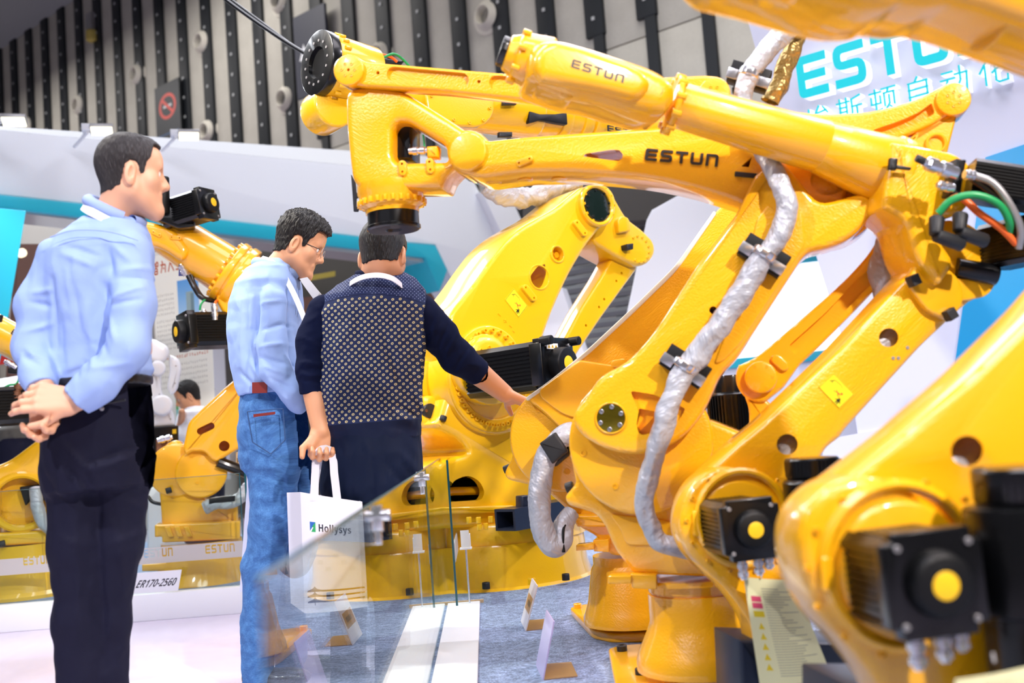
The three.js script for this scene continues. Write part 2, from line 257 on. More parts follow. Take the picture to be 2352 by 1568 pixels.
// a quad sheet with thickness through four corners a(bl) b(br) c(tr) d(tl) in local metres, uv 0..1, slightly curved
function sheet(c4, thick, bow = 0, n = 8) {
  const [a, b, c, d] = c4, nrm = b.clone().sub(a).cross(d.clone().sub(a)).normalize(), pos = [], uv = [], idx = [];
  for (const s of [0, 1]) for (let j = 0; j <= n; j++) for (let i = 0; i <= n; i++) {
    const u = i / n, v = j / n, p = a.clone().multiplyScalar((1 - u) * (1 - v)).addScaledVector(b, u * (1 - v)).addScaledVector(c, u * v).addScaledVector(d, (1 - u) * v);
    p.addScaledVector(nrm, bow * Math.sin(u * Math.PI) * (1 - v * 0.7) - s * thick); pos.push(p.x, p.y, p.z); uv.push(u, v);
  }
  const q = (n + 1) * (n + 1);
  for (let j = 0; j < n; j++) for (let i = 0; i < n; i++) { const k = j * (n + 1) + i; idx.push(k, k + 1, k + n + 1, k + 1, k + n + 2, k + n + 1); idx.push(q + k, q + k + n + 1, q + k + 1, q + k + 1, q + k + n + 1, q + k + n + 2); }
  for (let i = 0; i < n; i++) for (const [k, l] of [[i, i + 1], [(n) * (n + 1) + i + 1, n * (n + 1) + i], [(i + 1) * (n + 1), i * (n + 1)], [i * (n + 1) + n, (i + 1) * (n + 1) + n]]) idx.push(k, k + q, l, l, k + q, l + q);
  const g = new THREE.BufferGeometry(); g.setAttribute('position', new THREE.Float32BufferAttribute(pos, 3)); g.setAttribute('uv', new THREE.Float32BufferAttribute(uv, 2)); g.setIndex(idx);
  const f = g.toNonIndexed(); f.computeVertexNormals(); return f;
}
// ================= THE HALL =================
const HW = new Frame(1500, 60, 16, -41, 0);
const camL = HW.local(camera.position);
const HX0 = camL.x - 34, HX1 = camL.x + 24, HZ1 = camL.z + 16, HH = 13;
function shell(name, label, g, m) { const o = structure(name, label, HW.base, HW.yaw); part(name.replace(/_.*/, '') + '_surface', g, m, o); return o; }
shell('floor', 'pale glossy exhibition hall floor', box(HX1 - HX0, 0.2, HZ1 + 1, (HX0 + HX1) / 2, -0.1, HZ1 / 2 - 0.3), mat.floor);
shell('ceiling', 'grey hall ceiling high above the stands', box(HX1 - HX0, 0.3, HZ1 + 1, (HX0 + HX1) / 2, HH + 0.15, HZ1 / 2), mat.ceiling);
shell('wall_left', 'plain hall wall', box(0.3, HH, HZ1, HX0 - 0.15, HH / 2, HZ1 / 2), mat.wallPlain);
shell('wall_right', 'plain hall wall', box(0.3, HH, HZ1, HX1 + 0.15, HH / 2, HZ1 / 2), mat.wallPlain);
shell('wall_front', 'plain hall wall', box(HX1 - HX0, HH, 0.3, (HX0 + HX1) / 2, HH / 2, HZ1 + 0.15), mat.wallPlain);
const hallWall = structure('wall_back', 'beige panelled hall wall with dark perforated vertical rails', HW.base, HW.yaw);
part('backing', box(HX1 - HX0, HH, 0.3, (HX0 + HX1) / 2, HH / 2, -0.25), mat.strip, hallWall);
{
  const xa = HW.at(33, 100, 0).x, xb = HW.at(1627, 100, 0).x, step = (xb - xa) / 23, seamY = HW.at(1400, 113, 0).y, wideY = HW.at(1480, 45, 0).y, w = step * 0.36;
  const dotG = []; const up = 14;
  for (let k = 0; k < up; k++) dotG.push(box(0.055, 0.055, 0.012, 0, wideY + 0.28 + k * step * 0.47, 0.085).toNonIndexed());
  const stripUp = boxUV(box(w, HH - wideY, 0.11, 0, (HH + wideY) / 2, 0.02, 0.01)), stripLow = boxUV(box(w * 0.55, wideY, 0.09, w * 0.16, wideY / 2, 0.02));
  const dots = mergeGeometries(dotG.map((g) => strip(boxUV(g))));
  const panUp = boxUV(box(step * 0.985, HH - seamY - 0.012, 0.12, step / 2, (HH + seamY) / 2 + 0.006, -0.06, 0.006)), panLow = boxUV(box(step * 0.985, seamY - 0.012, 0.12, step / 2, seamY / 2 - 0.006, -0.06, 0.006));
  for (let i = -6; i < 29; i++) {
    const x = xa + i * step, add = (n, g, m, kind) => { const o = new THREE.Mesh(g, m); o.name = n; o.position.x = x; o.castShadow = o.receiveShadow = true; hallWall.add(o); if (kind) o.userData.kind = kind; };
    add('panel', panUp, mat.hall); add('panel', panLow, mat.hall); add('rail', stripUp, mat.strip); add('rail_foot', stripLow, mat.strip); add('rail_holes', dots, mat.dot, 'stuff');
  }
}
{ // air nozzles, signs and a small detector on the hall wall
  const sp = [[1120, 38, 'large round white air nozzle on beige wall above the triangular robot wrist'], [875, 128, 'round air nozzle half hidden behind the black cables of a robot wrist'], [658, 228, 'round white air nozzle on hall wall beside the black robot flange'], [645, 4, 'round air nozzle cut by the frame above the hanging black cable'], [467, 97, 'round air nozzle on hall wall above the no smoking sign'], [317, 172, 'round air nozzle over the head of the man with hands behind his back'], [183, 242, 'small round air nozzle low on the hall wall above two floodlights'], [480, 302, 'round air nozzle just above the white fascia beside a floodlight'], [66, 290, 'tiny round air nozzle behind the lit floodlight at the fascia end']];
  const r = 0.24, g1 = lathe([[r * 0.6, -0.05], [r * 0.62, 0.14], [r * 0.68, 0.16], [r * 0.95, 0.1], [r * 1.08, 0.03], [r * 1.3, 0.012], [r * 1.36, -0.02]], 36).rotateX(Math.PI / 2), g2 = lathe([[0, -0.02], [r * 0.6, -0.02], [r * 0.64, 0.06]], 28).rotateX(Math.PI / 2);
  for (const [px, py, label] of sp) { const q = HW.at(px, py, 0.02), o = thing('air_nozzle', label, 'air vent', HW.base.clone().addScaledVector(HW.u, q.x).addScaledVector(HW.n, 0.02).setY(q.y), HW.yaw, 'air nozzles on the hall wall'); part('rim', g1.clone(), mat.beige, o); part('throat', g2.clone(), mat.duct, o); }
  const onWall = (name, label, cat, px, py, z) => { const q = HW.at(px, py, z); return thing(name, label, cat, HW.base.clone().addScaledVector(HW.u, q.x).addScaledVector(HW.n, z).setY(q.y), HW.yaw); };
  const k = HW.s(380, 270, 0.2);
  const ns = onWall('no_smoking_sign', 'black sign with red crossed circle and pale writing on the hall wall', 'sign', 386, 275, 0.2);
  const tex = printTex(256, 512, (c, w, h) => { c.fillStyle = '#1a1e27'; c.fillRect(0, 0, w, h); c.strokeStyle = '#d4473c'; c.lineWidth = 22; c.beginPath(); c.arc(128, 160, 78, 0, 7); c.stroke(); c.fillStyle = '#c9c9cc'; c.fillRect(85, 150, 86, 18); c.beginPath(); c.moveTo(74, 106); c.lineTo(182, 214); c.stroke(); c.strokeStyle = '#2b5f9a'; c.lineWidth = 6; c.beginPath(); c.moveTo(20, 350); c.lineTo(236, 350); c.stroke(); c.fillStyle = '#9fa3a8'; c.fillRect(70, 420, 24, 30); c.fillRect(104, 420, 24, 30); c.fillRect(138, 420, 24, 30); });
  const w = 1.05, h = 1.75; part('board', box(w, h, 0.05, 0, 0, -0.03), mat.strip, ns); part('print', sheet([V3(-w / 2, -h / 2, 0), V3(w / 2, -h / 2, 0), V3(w / 2, h / 2, 0), V3(-w / 2, h / 2, 0)], 0.002), M({ map: tex, roughness: 0.5 }), ns, { keepUV: true });
  const ds = onWall('direction_sign', 'dark navy sign panel behind the black robot flange on hall wall', 'sign', 716, 120, 0.2);
  part('board', box(1.0, 1.7, 0.06, 0, 0, 0), M({ color: '#1c2038', roughness: 0.5 }), ds);
  part('arrow', prism([V2(-0.35, -0.1), V2(-0.2, 0.22), V2(-0.05, -0.1), V2(-0.13, -0.1), V2(-0.13, -0.4), V2(-0.27, -0.4), V2(-0.27, -0.1)], 0.04, 0.012), mat.white, ds, { label: 'pale arrow' });
  const de = onWall('wall_detector', 'small grey box with a yellowish cover on the hall wall', 'detector', 211, 70, 0.1);
  part('housing', box(0.26, 0.5, 0.2, 0, 0.2, 0, 0.02), mat.steelDull, de); part('cover', rod(0.15, 0.28, 0.03).translate(0.03, -0.3, 0.02), M({ color: '#c9b45c', roughness: 0.5 }), de);
}
// ---------- added fill panels and spots ----------
LIGHTS.forEach(([x, y, z, w, d, I, col], i) => {
  const o = thing('fill_light_panel', ['added unseen fill light above the blue shirted visitors', 'added unseen fill light above the yellow palletising robots', 'added unseen fill light over the aisle', 'added unseen fill light above the lit sign wall', 'added unseen fill light above the white fascia', 'added unseen light panel brightening the beige hall wall', 'added unseen light panel brightening the dark wall rails', 'added unseen light panel far along the hall wall'][i], 'lamp', V3(x, y, z), 0, 'added fill lights overhead');
  part('housing', box(w + 0.1, 0.12, d + 0.1, 0, 0.08, 0), mat.white, o); part('diffuser', box(w, 0.02, d, 0, 0.01, 0), mat.panelGlow, o);
  const l = new THREE.RectAreaLight(col, I, w, d); l.position.set(0, -0.02, 0); l.rotation.x = -Math.PI / 2; o.add(l);
});
SPOTS.forEach(([a, b, I, ang, col], i) => {
  const o = thing('spot_lamp', ['track spot lamp aimed at the front palletising robot', 'track spot lamp aimed at the visitors', 'track spot lamp aimed at the large robot from the sign wall side', 'track spot lamp aimed at the large robot from the aisle'][i], 'lamp', V3(...a), 0, 'spot lamps of the stand');
  const dir = V3(...b).sub(V3(...a)).normalize();
  part('lamp_can', rodAB(dir.clone().multiplyScalar(-0.25), V3(0, 0, 0), 0.07, 0.085, 0.01), mat.blackMatte, o); part('lens', rodAB(dir.clone().multiplyScalar(-0.01), dir.clone().multiplyScalar(0.005), 0.07), mat.panelGlow, o);
  const l = new THREE.SpotLight(col, I, 0, ang, 0.6, 2); l.position.copy(dir.clone().multiplyScalar(0.03)); l.target.position.copy(dir.clone().multiplyScalar(2)); o.add(l); o.add(l.target); l.castShadow = true; l.shadow.radius = 4; l.shadow.mapSize.set(2048, 2048);
});

// ================= THE STAND: fascia with teal edge =================
const FA = new Frame(500, 400, 11, 49, 0);
{
  const f = structure('wall_fascia', 'white booth fascia with a teal lower edge and a slanted leg', FA.base, FA.yaw);
  const face = [[-260, 272], [0, 297], [393, 337], [783, 377], [1085, 408], [1180, 600], [1345, 860], [1180, 860], [1030, 625], [1000, 562], [937, 557], [633, 520], [200, 469], [0, 447], [-260, 419]];
  part('white_face', FA.slab(face, 0, 0.5, { r: 0, b: 0.01 }), mat.fascia, f);
  // bevelled top: leans back from the face
  const A = FA.at(-260, 272, 0), B = FA.at(1085, 408, 0), C = FA.at(1085, 366, -0.35), D = FA.at(-260, 271, -0.02);
  part('top_bevel', sheet([A, B, C, D], 0.04), mat.greyTop, f, { keepUV: true });
  part('teal_edge', FA.slab([[-260, 419], [0, 447], [200, 469], [633, 520], [937, 558], [1000, 563], [1028, 620], [1010, 668], [977, 592], [817, 571], [500, 534], [167, 496], [0, 476], [-260, 447]], 0.03, 0.5, { r: 0, b: 0.006 }), mat.teal, f);
  part('light_trim', FA.slab([[-260, 447], [0, 476], [500, 535], [817, 572], [977, 593], [977, 602], [817, 582], [500, 545], [0, 484], [-260, 455]], -0.02, 0.4, { r: 0, b: 0 }), mat.trim, f);
  part('teal_post', FA.slab([[-40, 474], [60, 484], [18, 735], [-40, 1040], [-150, 1040], [-60, 700]], 0.25, 0.25, { r: 0, b: 0.006 }), mat.teal, f);
  part('white_beam', FA.slab([[1107, 440], [1172, 448], [1352, 840], [1300, 850]], 0.12, 0.3, { r: 0, b: 0.006 }), mat.white, f);
  const fl = ['lit white floodlight at the far end of the fascia top', 'lit white floodlight on fascia above the head of the man with hands clasped behind', 'lit white floodlight on the fascia below the no smoking sign'];
  [[32, 281], [234, 302], [434, 314]].forEach(([px, py], i) => {
    const q = FA.at(px, py, 0.45), o = thing('floodlight', fl[i], 'floodlight', FA.base.clone().addScaledVector(FA.u, q.x).addScaledVector(FA.n, 0.45).setY(q.y), FA.yaw - 0.55, 'floodlights on the fascia');
    const h = part('lamp_head', box(0.2, 0.035, 0.16, 0, 0.026, 0, 0.01), mat.steelDull, o); h.rotation.x = -0.22; const g = part('glowing_lens', box(0.18, 0.012, 0.14, 0, 0.004, 0.0), mat.lampGlow, h);
    part('bracket', rodAB(V3(-0.12, 0.01, -0.03), V3(-0.26, -0.07, -0.25), 0.018), mat.white, o);
    part('driver_box', box(0.1, 0.06, 0.12, -0.12, 0.04, -0.04, 0.01), mat.white, o);
    const l = new THREE.SpotLight('#f4f8ff', 18, 0, 1.0, 0.7, 2); l.position.set(0, -0.03, 0.06); l.target.position.set(0, -1, 0.6); o.add(l); o.add(l.target); l.castShadow = true;
  });
}
// spaces seen under the fascia
{
  const r = structure('wall_booth_interior', 'neighbouring stand seen under the fascia with beige and grey panels', FA.base, FA.yaw);
  part('cream_panel', FA.slab([[30, 470], [640, 520], [640, 1250], [30, 1280]], -2.2, 0.1, { r: 0, b: 0 }), mat.beige, r);
  part('dark_opening', FA.slab([[560, 480], [1080, 560], [1080, 1180], [560, 1180]], -2.0, 0.1, { r: 0, b: 0 }), mat.dark, r);
  part('brown_beam', FA.slab([[600, 690], [1000, 660], [1000, 720], [600, 780]], -1.7, 0.1, { r: 0, b: 0 }), mat.brown, r);
  part('yellow_bar', FA.slab([[640, 645], [770, 622], [770, 634], [640, 657]], -1.65, 0.05, { r: 0, b: 0 }), M({ color: '#a8963f', roughness: 0.6 }), r);
  part('brown_post', FA.slab([[45, 560], [90, 560], [75, 900], [20, 900]], -1.9, 0.1, { r: 0, b: 0 }), mat.brown, r);
  part('dark_wall_strip', FA.slab([[488, 780], [545, 780], [545, 1000], [488, 1000]], -1.5, 0.1, { r: 0, b: 0 }), mat.dark, r);
  part('pale_column', FA.slab([[478, 640], [508, 640], [530, 1100], [500, 1100]], -0.9, 0.12, { r: 0, b: 0.004 }), mat.greyTop, r);
  part('pale_column', FA.slab([[325, 560], [352, 560], [372, 1000], [340, 1000]], -0.9, 0.12, { r: 0, b: 0.004 }), mat.greyTop, r);
  part('red_panel', FA.slab([[0, 815], [60, 800], [60, 825], [0, 838]], -1.5, 0.1, { r: 0, b: 0 }), mat.red, r);
  const q = FA.at(52, 580, -1.5); part('downlight', discZ(q.x, q.y, 0.045, -1.55, -1.5, 0.002), mat.downGlow, r, { label: 'small lit round downlight' });
  // counter lit from inside at the far end
  part('lit_counter', FA.slab([[-60, 880], [60, 860], [60, 1070], [-60, 1080]], -0.8, 0.3, { r: 0, b: 0.01 }), mat.panelGlow, r);
}
// ================= SIGN WALL with the stand's name =================
const SW = new Frame(2000, 300, 6.6, -41, 0);
{
  const s = structure('wall_sign', 'pale lavender sign wall with a slanted edge and a blue corner panel', SW.base, SW.yaw);
  part('face_panel', SW.slab([[1712, 30], [1763, 215], [1873, 585], [1935, 780], [2010, 1250], [2900, 1100], [2900, -700], [1640, -250]], 0, 0.3, { r: 0, b: 0.006 }), mat.lavender, s);
  part('blue_panel', SW.slab([[2263, 361], [2700, 215], [2700, 1300], [2120, 1260], [2191, 847], [2211, 703]], 0.03, 0.05, { r: 0, b: 0.003 }), mat.blue, s);
  part('lower_panel', SW.slab([[1890, 1010], [2160, 960], [2160, 1300], [1890, 1300]], 0.012, 0.02, { r: 0, b: 0 }), mat.lavender, s);
  // raised sign: white backing rim and teal face on every letter
  const z = 0.03, a = SW.at(1850, 233, z), b = SW.at(2292, 113, z), h = 96 / SW.s(1850, 200, z);
  const sg = thing('sign_lettering', 'large raised turquoise company lettering on the lavender wall', 'sign', SW.base, SW.yaw);
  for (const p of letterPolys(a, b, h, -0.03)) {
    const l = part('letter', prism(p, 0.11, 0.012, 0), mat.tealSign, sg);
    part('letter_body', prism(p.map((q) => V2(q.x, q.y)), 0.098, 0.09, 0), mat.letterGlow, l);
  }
  // six thin characters under it, stroke by stroke
  const CH = {
    a: [[0.02, 0.62, 0.34, 0.66], [0.18, 0.9, 0.18, 0.3], [0, 0.22, 0.36, 0.36], [0.62, 0.95, 0.46, 0.68], [0.46, 0.68, 0.9, 0.74], [0.8, 0.88, 0.96, 0.64], [0.58, 0.55, 0.46, 0.4], [0.52, 0.52, 0.92, 0.52], [0.44, 0.36, 1, 0.36], [0.7, 0.52, 0.66, 0.3], [0.66, 0.3, 0.42, 0.04], [0.7, 0.32, 1, 0.04]],
    b: [[0.02, 0.8, 0.5, 0.8], [0.13, 0.95, 0.13, 0.28], [0.4, 0.95, 0.4, 0.28], [0.13, 0.62, 0.4, 0.62], [0.13, 0.46, 0.4, 0.46], [0, 0.28, 0.52, 0.28], [0.18, 0.22, 0.04, 0.04], [0.36, 0.22, 0.48, 0.06], [0.96, 0.94, 0.62, 0.84], [0.62, 0.84, 0.62, 0.4], [0.62, 0.4, 0.54, 0.04], [0.62, 0.58, 1, 0.58], [0.82, 0.58, 0.82, 0.02]],
    c: [[0, 0.82, 0.42, 0.82], [0.21, 0.95, 0.21, 0.15], [0.04, 0.66, 0.04, 0.42], [0.04, 0.42, 0.4, 0.42], [0.4, 0.68, 0.4, 0.42], [0.21, 0.15, 0.42, 0.2], [0.5, 0.9, 1, 0.9], [0.74, 0.9, 0.68, 0.74], [0.56, 0.74, 0.56, 0.28], [0.56, 0.74, 0.94, 0.74], [0.94, 0.74, 0.94, 0.28], [0.75, 0.64, 0.75, 0.36], [0.75, 0.36, 0.52, 0.04], [0.78, 0.24, 0.98, 0.04]],
    d: [[0.5, 0.98, 0.4, 0.82], [0.16, 0.8, 0.84, 0.8], [0.16, 0.8, 0.16, 0.04], [0.84, 0.8, 0.84, 0.04], [0.16, 0.56, 0.84, 0.56], [0.16, 0.32, 0.84, 0.32], [0.16, 0.08, 0.84, 0.08]],
    e: [[0.06, 0.82, 0.42, 0.82], [0, 0.58, 0.48, 0.58], [0.24, 0.58, 0.08, 0.18], [0.08, 0.18, 0.44, 0.24], [0.36, 0.38, 0.48, 0.14], [0.52, 0.7, 0.94, 0.7], [0.94, 0.7, 0.9, 0.06], [0.9, 0.06, 0.76, 0.1], [0.7, 0.95, 0.7, 0.5], [0.7, 0.5, 0.5, 0.04]],
    f: [[0.34, 0.95, 0.02, 0.46], [0.2, 0.7, 0.2, 0.02], [0.94, 0.74, 0.46, 0.4], [0.56, 0.94, 0.56, 0.12], [0.56, 0.12, 0.66, 0.05], [0.66, 0.05, 0.96, 0.06], [0.96, 0.06, 0.97, 0.24]],
  };
  const a2 = SW.at(1862, 312, z), b2 = SW.at(2318, 190, z), L = Math.hypot(b2.x - a2.x, b2.y - a2.y), ux = (b2.x - a2.x) / L, uy = (b2.y - a2.y) / L, ch = 64 / SW.s(2000, 280, z), pitch = (L - ch * 0.8) / 5;
  const cg = thing('sign_characters', 'thin turquoise characters in a row under the large lettering', 'sign', SW.base, SW.yaw);
  Object.values(CH).forEach((st, i) => {
    const mk = (wd, z0, t) => st.map(([x0, y0, x1, y1]) => { const len = Math.hypot(x1 - x0, y1 - y0) * ch, ang = Math.atan2((y1 - y0), (x1 - x0)) + Math.atan2(uy, ux); const cx = ((x0 + x1) / 2) * ch * 0.9 + i * pitch, cy = (y0 + y1) / 2 * ch; const g = new THREE.BoxGeometry(len * 0.95 + wd, wd, t); g.rotateZ(ang); g.translate(a2.x + ux * cx - uy * cy, a2.y + uy * cx + ux * cy, z0); return g; });
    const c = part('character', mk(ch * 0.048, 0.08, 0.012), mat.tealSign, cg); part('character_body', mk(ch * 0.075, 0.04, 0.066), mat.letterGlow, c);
  });
}
// lit white opening with teal rims, left of the sign wall
{
  const f = new Frame(1790, 700, 7.6, -20, 0), o = structure('wall_lightbox', 'glowing white wall panel framed in teal beyond the palletising robots', f.base, f.yaw);
  part('glowing_panel', f.slab([[1640, 620], [1885, 598], [1960, 800], [1660, 826]], 0, 0.1, { r: 0, b: 0.004 }), mat.panelGlow, o);
  part('teal_rim', f.slab([[1640, 612], [1885, 584], [1885, 598], [1640, 624]], 0.03, 0.14, { r: 0, b: 0.004 }), mat.teal, o);
  part('teal_rim', f.slab([[1660, 826], [1960, 798], [1960, 820], [1655, 848]], 0.03, 0.14, { r: 0, b: 0.004 }), mat.teal, o);
  part('lower_wall', f.slab([[1640, 846], [1970, 820], [1970, 1200], [1640, 1200]], 0.0, 0.1, { r: 0, b: 0 }), mat.lavender, o);
  const g = new Frame(1520, 620, 8.6, -20, 0), w = structure('wall_angular_panel', 'pale grey angular wall panel beyond the robots', g.base, g.yaw);
  part('panel_face', g.slab([[1497, 482], [1590, 430], [1720, 470], [1720, 1000], [1400, 1000], [1437, 730], [1485, 505]], 0, 0.2, { r: 0, b: 0.006 }), mat.white, w);
  part('white_strut', g.slab([[1290, 660], [1345, 820], [1355, 900], [1260, 900], [1240, 700]], 0.4, 0.15, { r: 0, b: 0.006 }), mat.white, w);
  // roller shutter
  const h = new Frame(1400, 640, 10, -30, 0), d = structure('door_1', 'dark grey roller shutter of horizontal slats', h.base, h.yaw);
  part('shutter_box', h.slab([[1200, 380], [1600, 380], [1600, 500], [1200, 520]], 0.3, 0.5, { r: 0, b: 0.01 }), mat.dark, d);
  const a = h.at(1225, 830, 0), b = h.at(1560, 510, 0), n = 26, sh = (b.y - a.y + 1.2) / n;
  const sg = boxUV(lathe([[0, -sh / 2], [0.02, -sh / 2], [0.035, -sh * 0.2], [0.035, sh * 0.2], [0.012, sh * 0.48], [0, sh / 2]], 4).scale(1, 1, 1));
  const slat = boxUV(prism([V2(-0.03, -sh * 0.5), V2(0.0, -sh * 0.46), V2(0.014, 0), V2(0, sh * 0.42), V2(-0.03, sh * 0.44)], 0, b.x - a.x + 0.6, 0).rotateY(-Math.PI / 2).translate(b.x + 0.3 - (b.x - a.x + 0.6), 0, 0));
  for (let i = 0; i < n; i++) { const m = new THREE.Mesh(slat, mat.shutter); m.name = 'slat'; m.castShadow = m.receiveShadow = true; m.position.set(0, a.y - 1.0 + (i + 0.5) * sh, 0); d.add(m); }
}
// black cable hanging across the hall
{ const a = P(440, -60, 6.2), b = P(600, 58, 6.0), c = P(700, 122, 5.9), d = P(800, 170, 5.8), o = thing('hanging_cable', 'black cable hanging in front of the hall wall', 'cable', V3(0, 0, 0)); part('cable_strand', tube([a, b, c, d], 0.012), mat.cable, o, { keepUV: true }); part('cable_strand', tube([a.clone().add(V3(0.03, 0, 0)), b.clone().add(V3(0.02, 0.003, 0)), c, d], 0.007), mat.cable, o, { keepUV: true }); }

// ================= PLATFORMS, GLASS =================
const PT = 0.14;
const fwd = ray(1112, 984).setY(0).normalize();                // direction of the barrier that runs away from the camera
{
  const A = G(955, 1390, 0.15), B = G(1100, 1390, 0.15), near = -0.75, k = structure('floor_platform', 'grey carpeted platform under the large robots');
  const along = (p, z) => p.clone().addScaledVector(fwd, (z - p.z) / fwd.z);
  const plan = [along(A, near), along(A, A.z), B.clone().setX(B.x).setZ(A.z), V3(B.x - 1.4, 0, A.z - 0.02), V3(B.x - 1.5, 0, -7.5), V3(5.5, 0, -7.5), V3(5.5, 0, near)];
  const shp = [V2(along(A, near).x + 0.02, -near), V2(A.x + 0.02, -A.z), V2(A.x - 0.65, -A.z - 0.05), V2(A.x - 0.8, 7.5), V2(6, 7.5), V2(6, -near)];
  part('carpet', prism(shp, 0.14, 0.14, 0.004).rotateX(-Math.PI / 2), mat.carpet, k);
  const kerb = structure('trim_1', 'white platform kerb with a dark slot for the glass');
  const a0 = along(A, near), b0 = along(B, near), mid = (p, q, t) => p.clone().lerp(q, t);
  const c0 = G(1022, 1390, 0.15), c0n = along(c0, near), w = 0.008;
  part('kerb_board', prism([V2(a0.x, -a0.z), V2(A.x, -A.z), V2(c0.x - w, -A.z), V2(c0n.x - w, -a0.z)], 0.15, 0.15, 0.004).rotateX(-Math.PI / 2), mat.white, kerb);
  part('kerb_board', prism([V2(c0n.x + w, -a0.z), V2(c0.x + w, -A.z), V2(B.x, -A.z), V2(b0.x, -a0.z)], 0.15, 0.15, 0.004).rotateX(-Math.PI / 2), mat.white, kerb);
  part('end_board', box(B.x - A.x + 0.03, 0.15, 0.015, (A.x + B.x) / 2, 0.078, A.z - 0.012), M({ color: '#cfae86', roughness: 0.6 }), kerb, { label: 'bare plywood end' });
  // near glass
  const yaw = Math.atan2(fwd.x, -fwd.z), L = 4.0, gl = thing('glass_barrier', 'long clear glass pane standing in the slot of the white kerb', 'glass panel', c0.clone().setY(0.1), -yaw);
  part('pane', box(0.008, 0.655, L, 0, 0.3275, L / 2 - 0.45), mat.glass, gl); part('pane_edge', box(0.009, 0.655, 0.004, 0, 0.3275, -0.452), mat.glassEdge, gl, { label: 'dark green glass edge' });
  part('top_edge', box(0.009, 0.003, L, 0, 0.657, L / 2 - 0.45), mat.glassRim, gl);
  const gl2 = thing('glass_barrier', 'short clear glass pane ending the barrier before the large robot base', 'glass panel', G(1050, 1390, 0.15).setY(0.1), -yaw);
  part('pane', box(0.008, 0.66, 0.75, 0, 0.33, -0.37), mat.glass, gl2); part('pane_edge', box(0.009, 0.66, 0.004, 0, 0.33, 0.007), mat.glassEdge, gl2, { label: 'dark green glass edge' });
  part('frosted_band', box(0.002, 0.08, 0.75, 0.006, 0.27, -0.37), mat.frost, gl2);
  // clips on the near pane
  [[966, 1100, 'small clear glass clip at the end of the barrier top'], [862, 1190, 'blurred clear glass clip in front of the shopping bag']].forEach(([px, py, label]) => {
    const r = ray(px, py), nrm = V3(Math.cos(yaw), 0, Math.sin(yaw)), t = c0.clone().sub(camera.position).dot(nrm) / r.dot(nrm), p = r.multiplyScalar(t).add(camera.position);
    const o = thing('glass_clip', label, 'clip', p, -yaw, 'clips on the glass barrier');
    part('clip_body', box(0.03, 0.05, 0.02, 0, 0, 0, 0.006), mat.steel, o); part('clip_knob', rod(0.011, 0.035, 0.004).rotateZ(Math.PI / 2).translate(0.03, 0.005, 0), mat.steel, o); part('clip_foot', box(0.022, 0.03, 0.016, 0, -0.035, 0, 0.005), mat.steel, o);
  });
}
// left platform with its own glass
const LP = new Frame(300, 1390, 5.62, 2, 0);
{
  const k = structure('floor_platform_left', 'white platform under the robots across the aisle', LP.base, LP.yaw);
  const x0 = -4, x1 = LP.at(553, 1352, 0).x + 0.01;
  part('kerb_face', box(x1 - x0, 0.14, 0.08, (x0 + x1) / 2, 0.07, -0.04, 0.004), mat.white, k);
  part('carpet', box(x1 - x0, 0.135, 3.4, (x0 + x1) / 2, 0.0675, -1.78), mat.carpet, k);
  const ga = LP.at(119, 1111, -0.05), gb = LP.at(537, 1080, -0.05), z = -0.05;
  const mk = (xa, xb, label, words) => {
    const g = thing('glass_barrier', label, 'glass panel', LP.base.clone().setY(0.14).addScaledVector(LP.n, z), LP.yaw), h = 0.6;
    part('pane', box(xb - xa, h, 0.008, (xa + xb) / 2, h / 2, 0), mat.glass, g); part('pane_edge', box(0.004, h, 0.009, xb, h / 2, 0), mat.glassEdge, g, { label: 'dark green glass edge' }); part('top_edge', box(xb - xa, 0.003, 0.009, (xa + xb) / 2, h, 0), mat.glassRim, g);
    const holes = []; for (const w of words) { const p = LP.at(w[0], w[1], z), q = LP.at(w[2], w[3], z); holes.push(...letterPolys(V2(p.x, p.y - 0.14), V2(q.x, p.y - 0.14), 0.045)); }
    const by = LP.at(400, 1290, z).y - 0.14; part('frosted_band', prism([V2(xa, by), V2(xb, by), V2(xb, by + 0.085), V2(xa, by + 0.085)], 0.007, 0.0015, 0, holes), mat.frost, g, { label: 'frosted strip with cut out lettering' });
  };
  const xm = LP.at(125, 1200, z).x;
  mk(xm + 0.01, gb.x + 0.03, 'clear glass pane with a lettered frosted strip before the robot with the shaft', [[332, 1281, 398, 1277], [473, 1271, 540, 1266]]);
  mk(xm - 2.4, xm - 0.01, 'clear glass pane with a frosted strip before the ring shaped robot joint', [[55, 1298, 118, 1293]]);
  const g3 = thing('glass_barrier', 'clear glass pane turning the corner of the white platform', 'glass panel', LP.base.clone().setY(0.14).addScaledVector(LP.u, gb.x + 0.06).addScaledVector(LP.n, -0.05), LP.yaw); part('pane', box(0.008, 0.6, 1.6, 0, 0.3, -0.8), mat.glass, g3); part('pane_edge', box(0.009, 0.6, 0.004, 0, 0.3, 0.003), mat.glassEdge, g3, { label: 'dark green glass edge' });
}
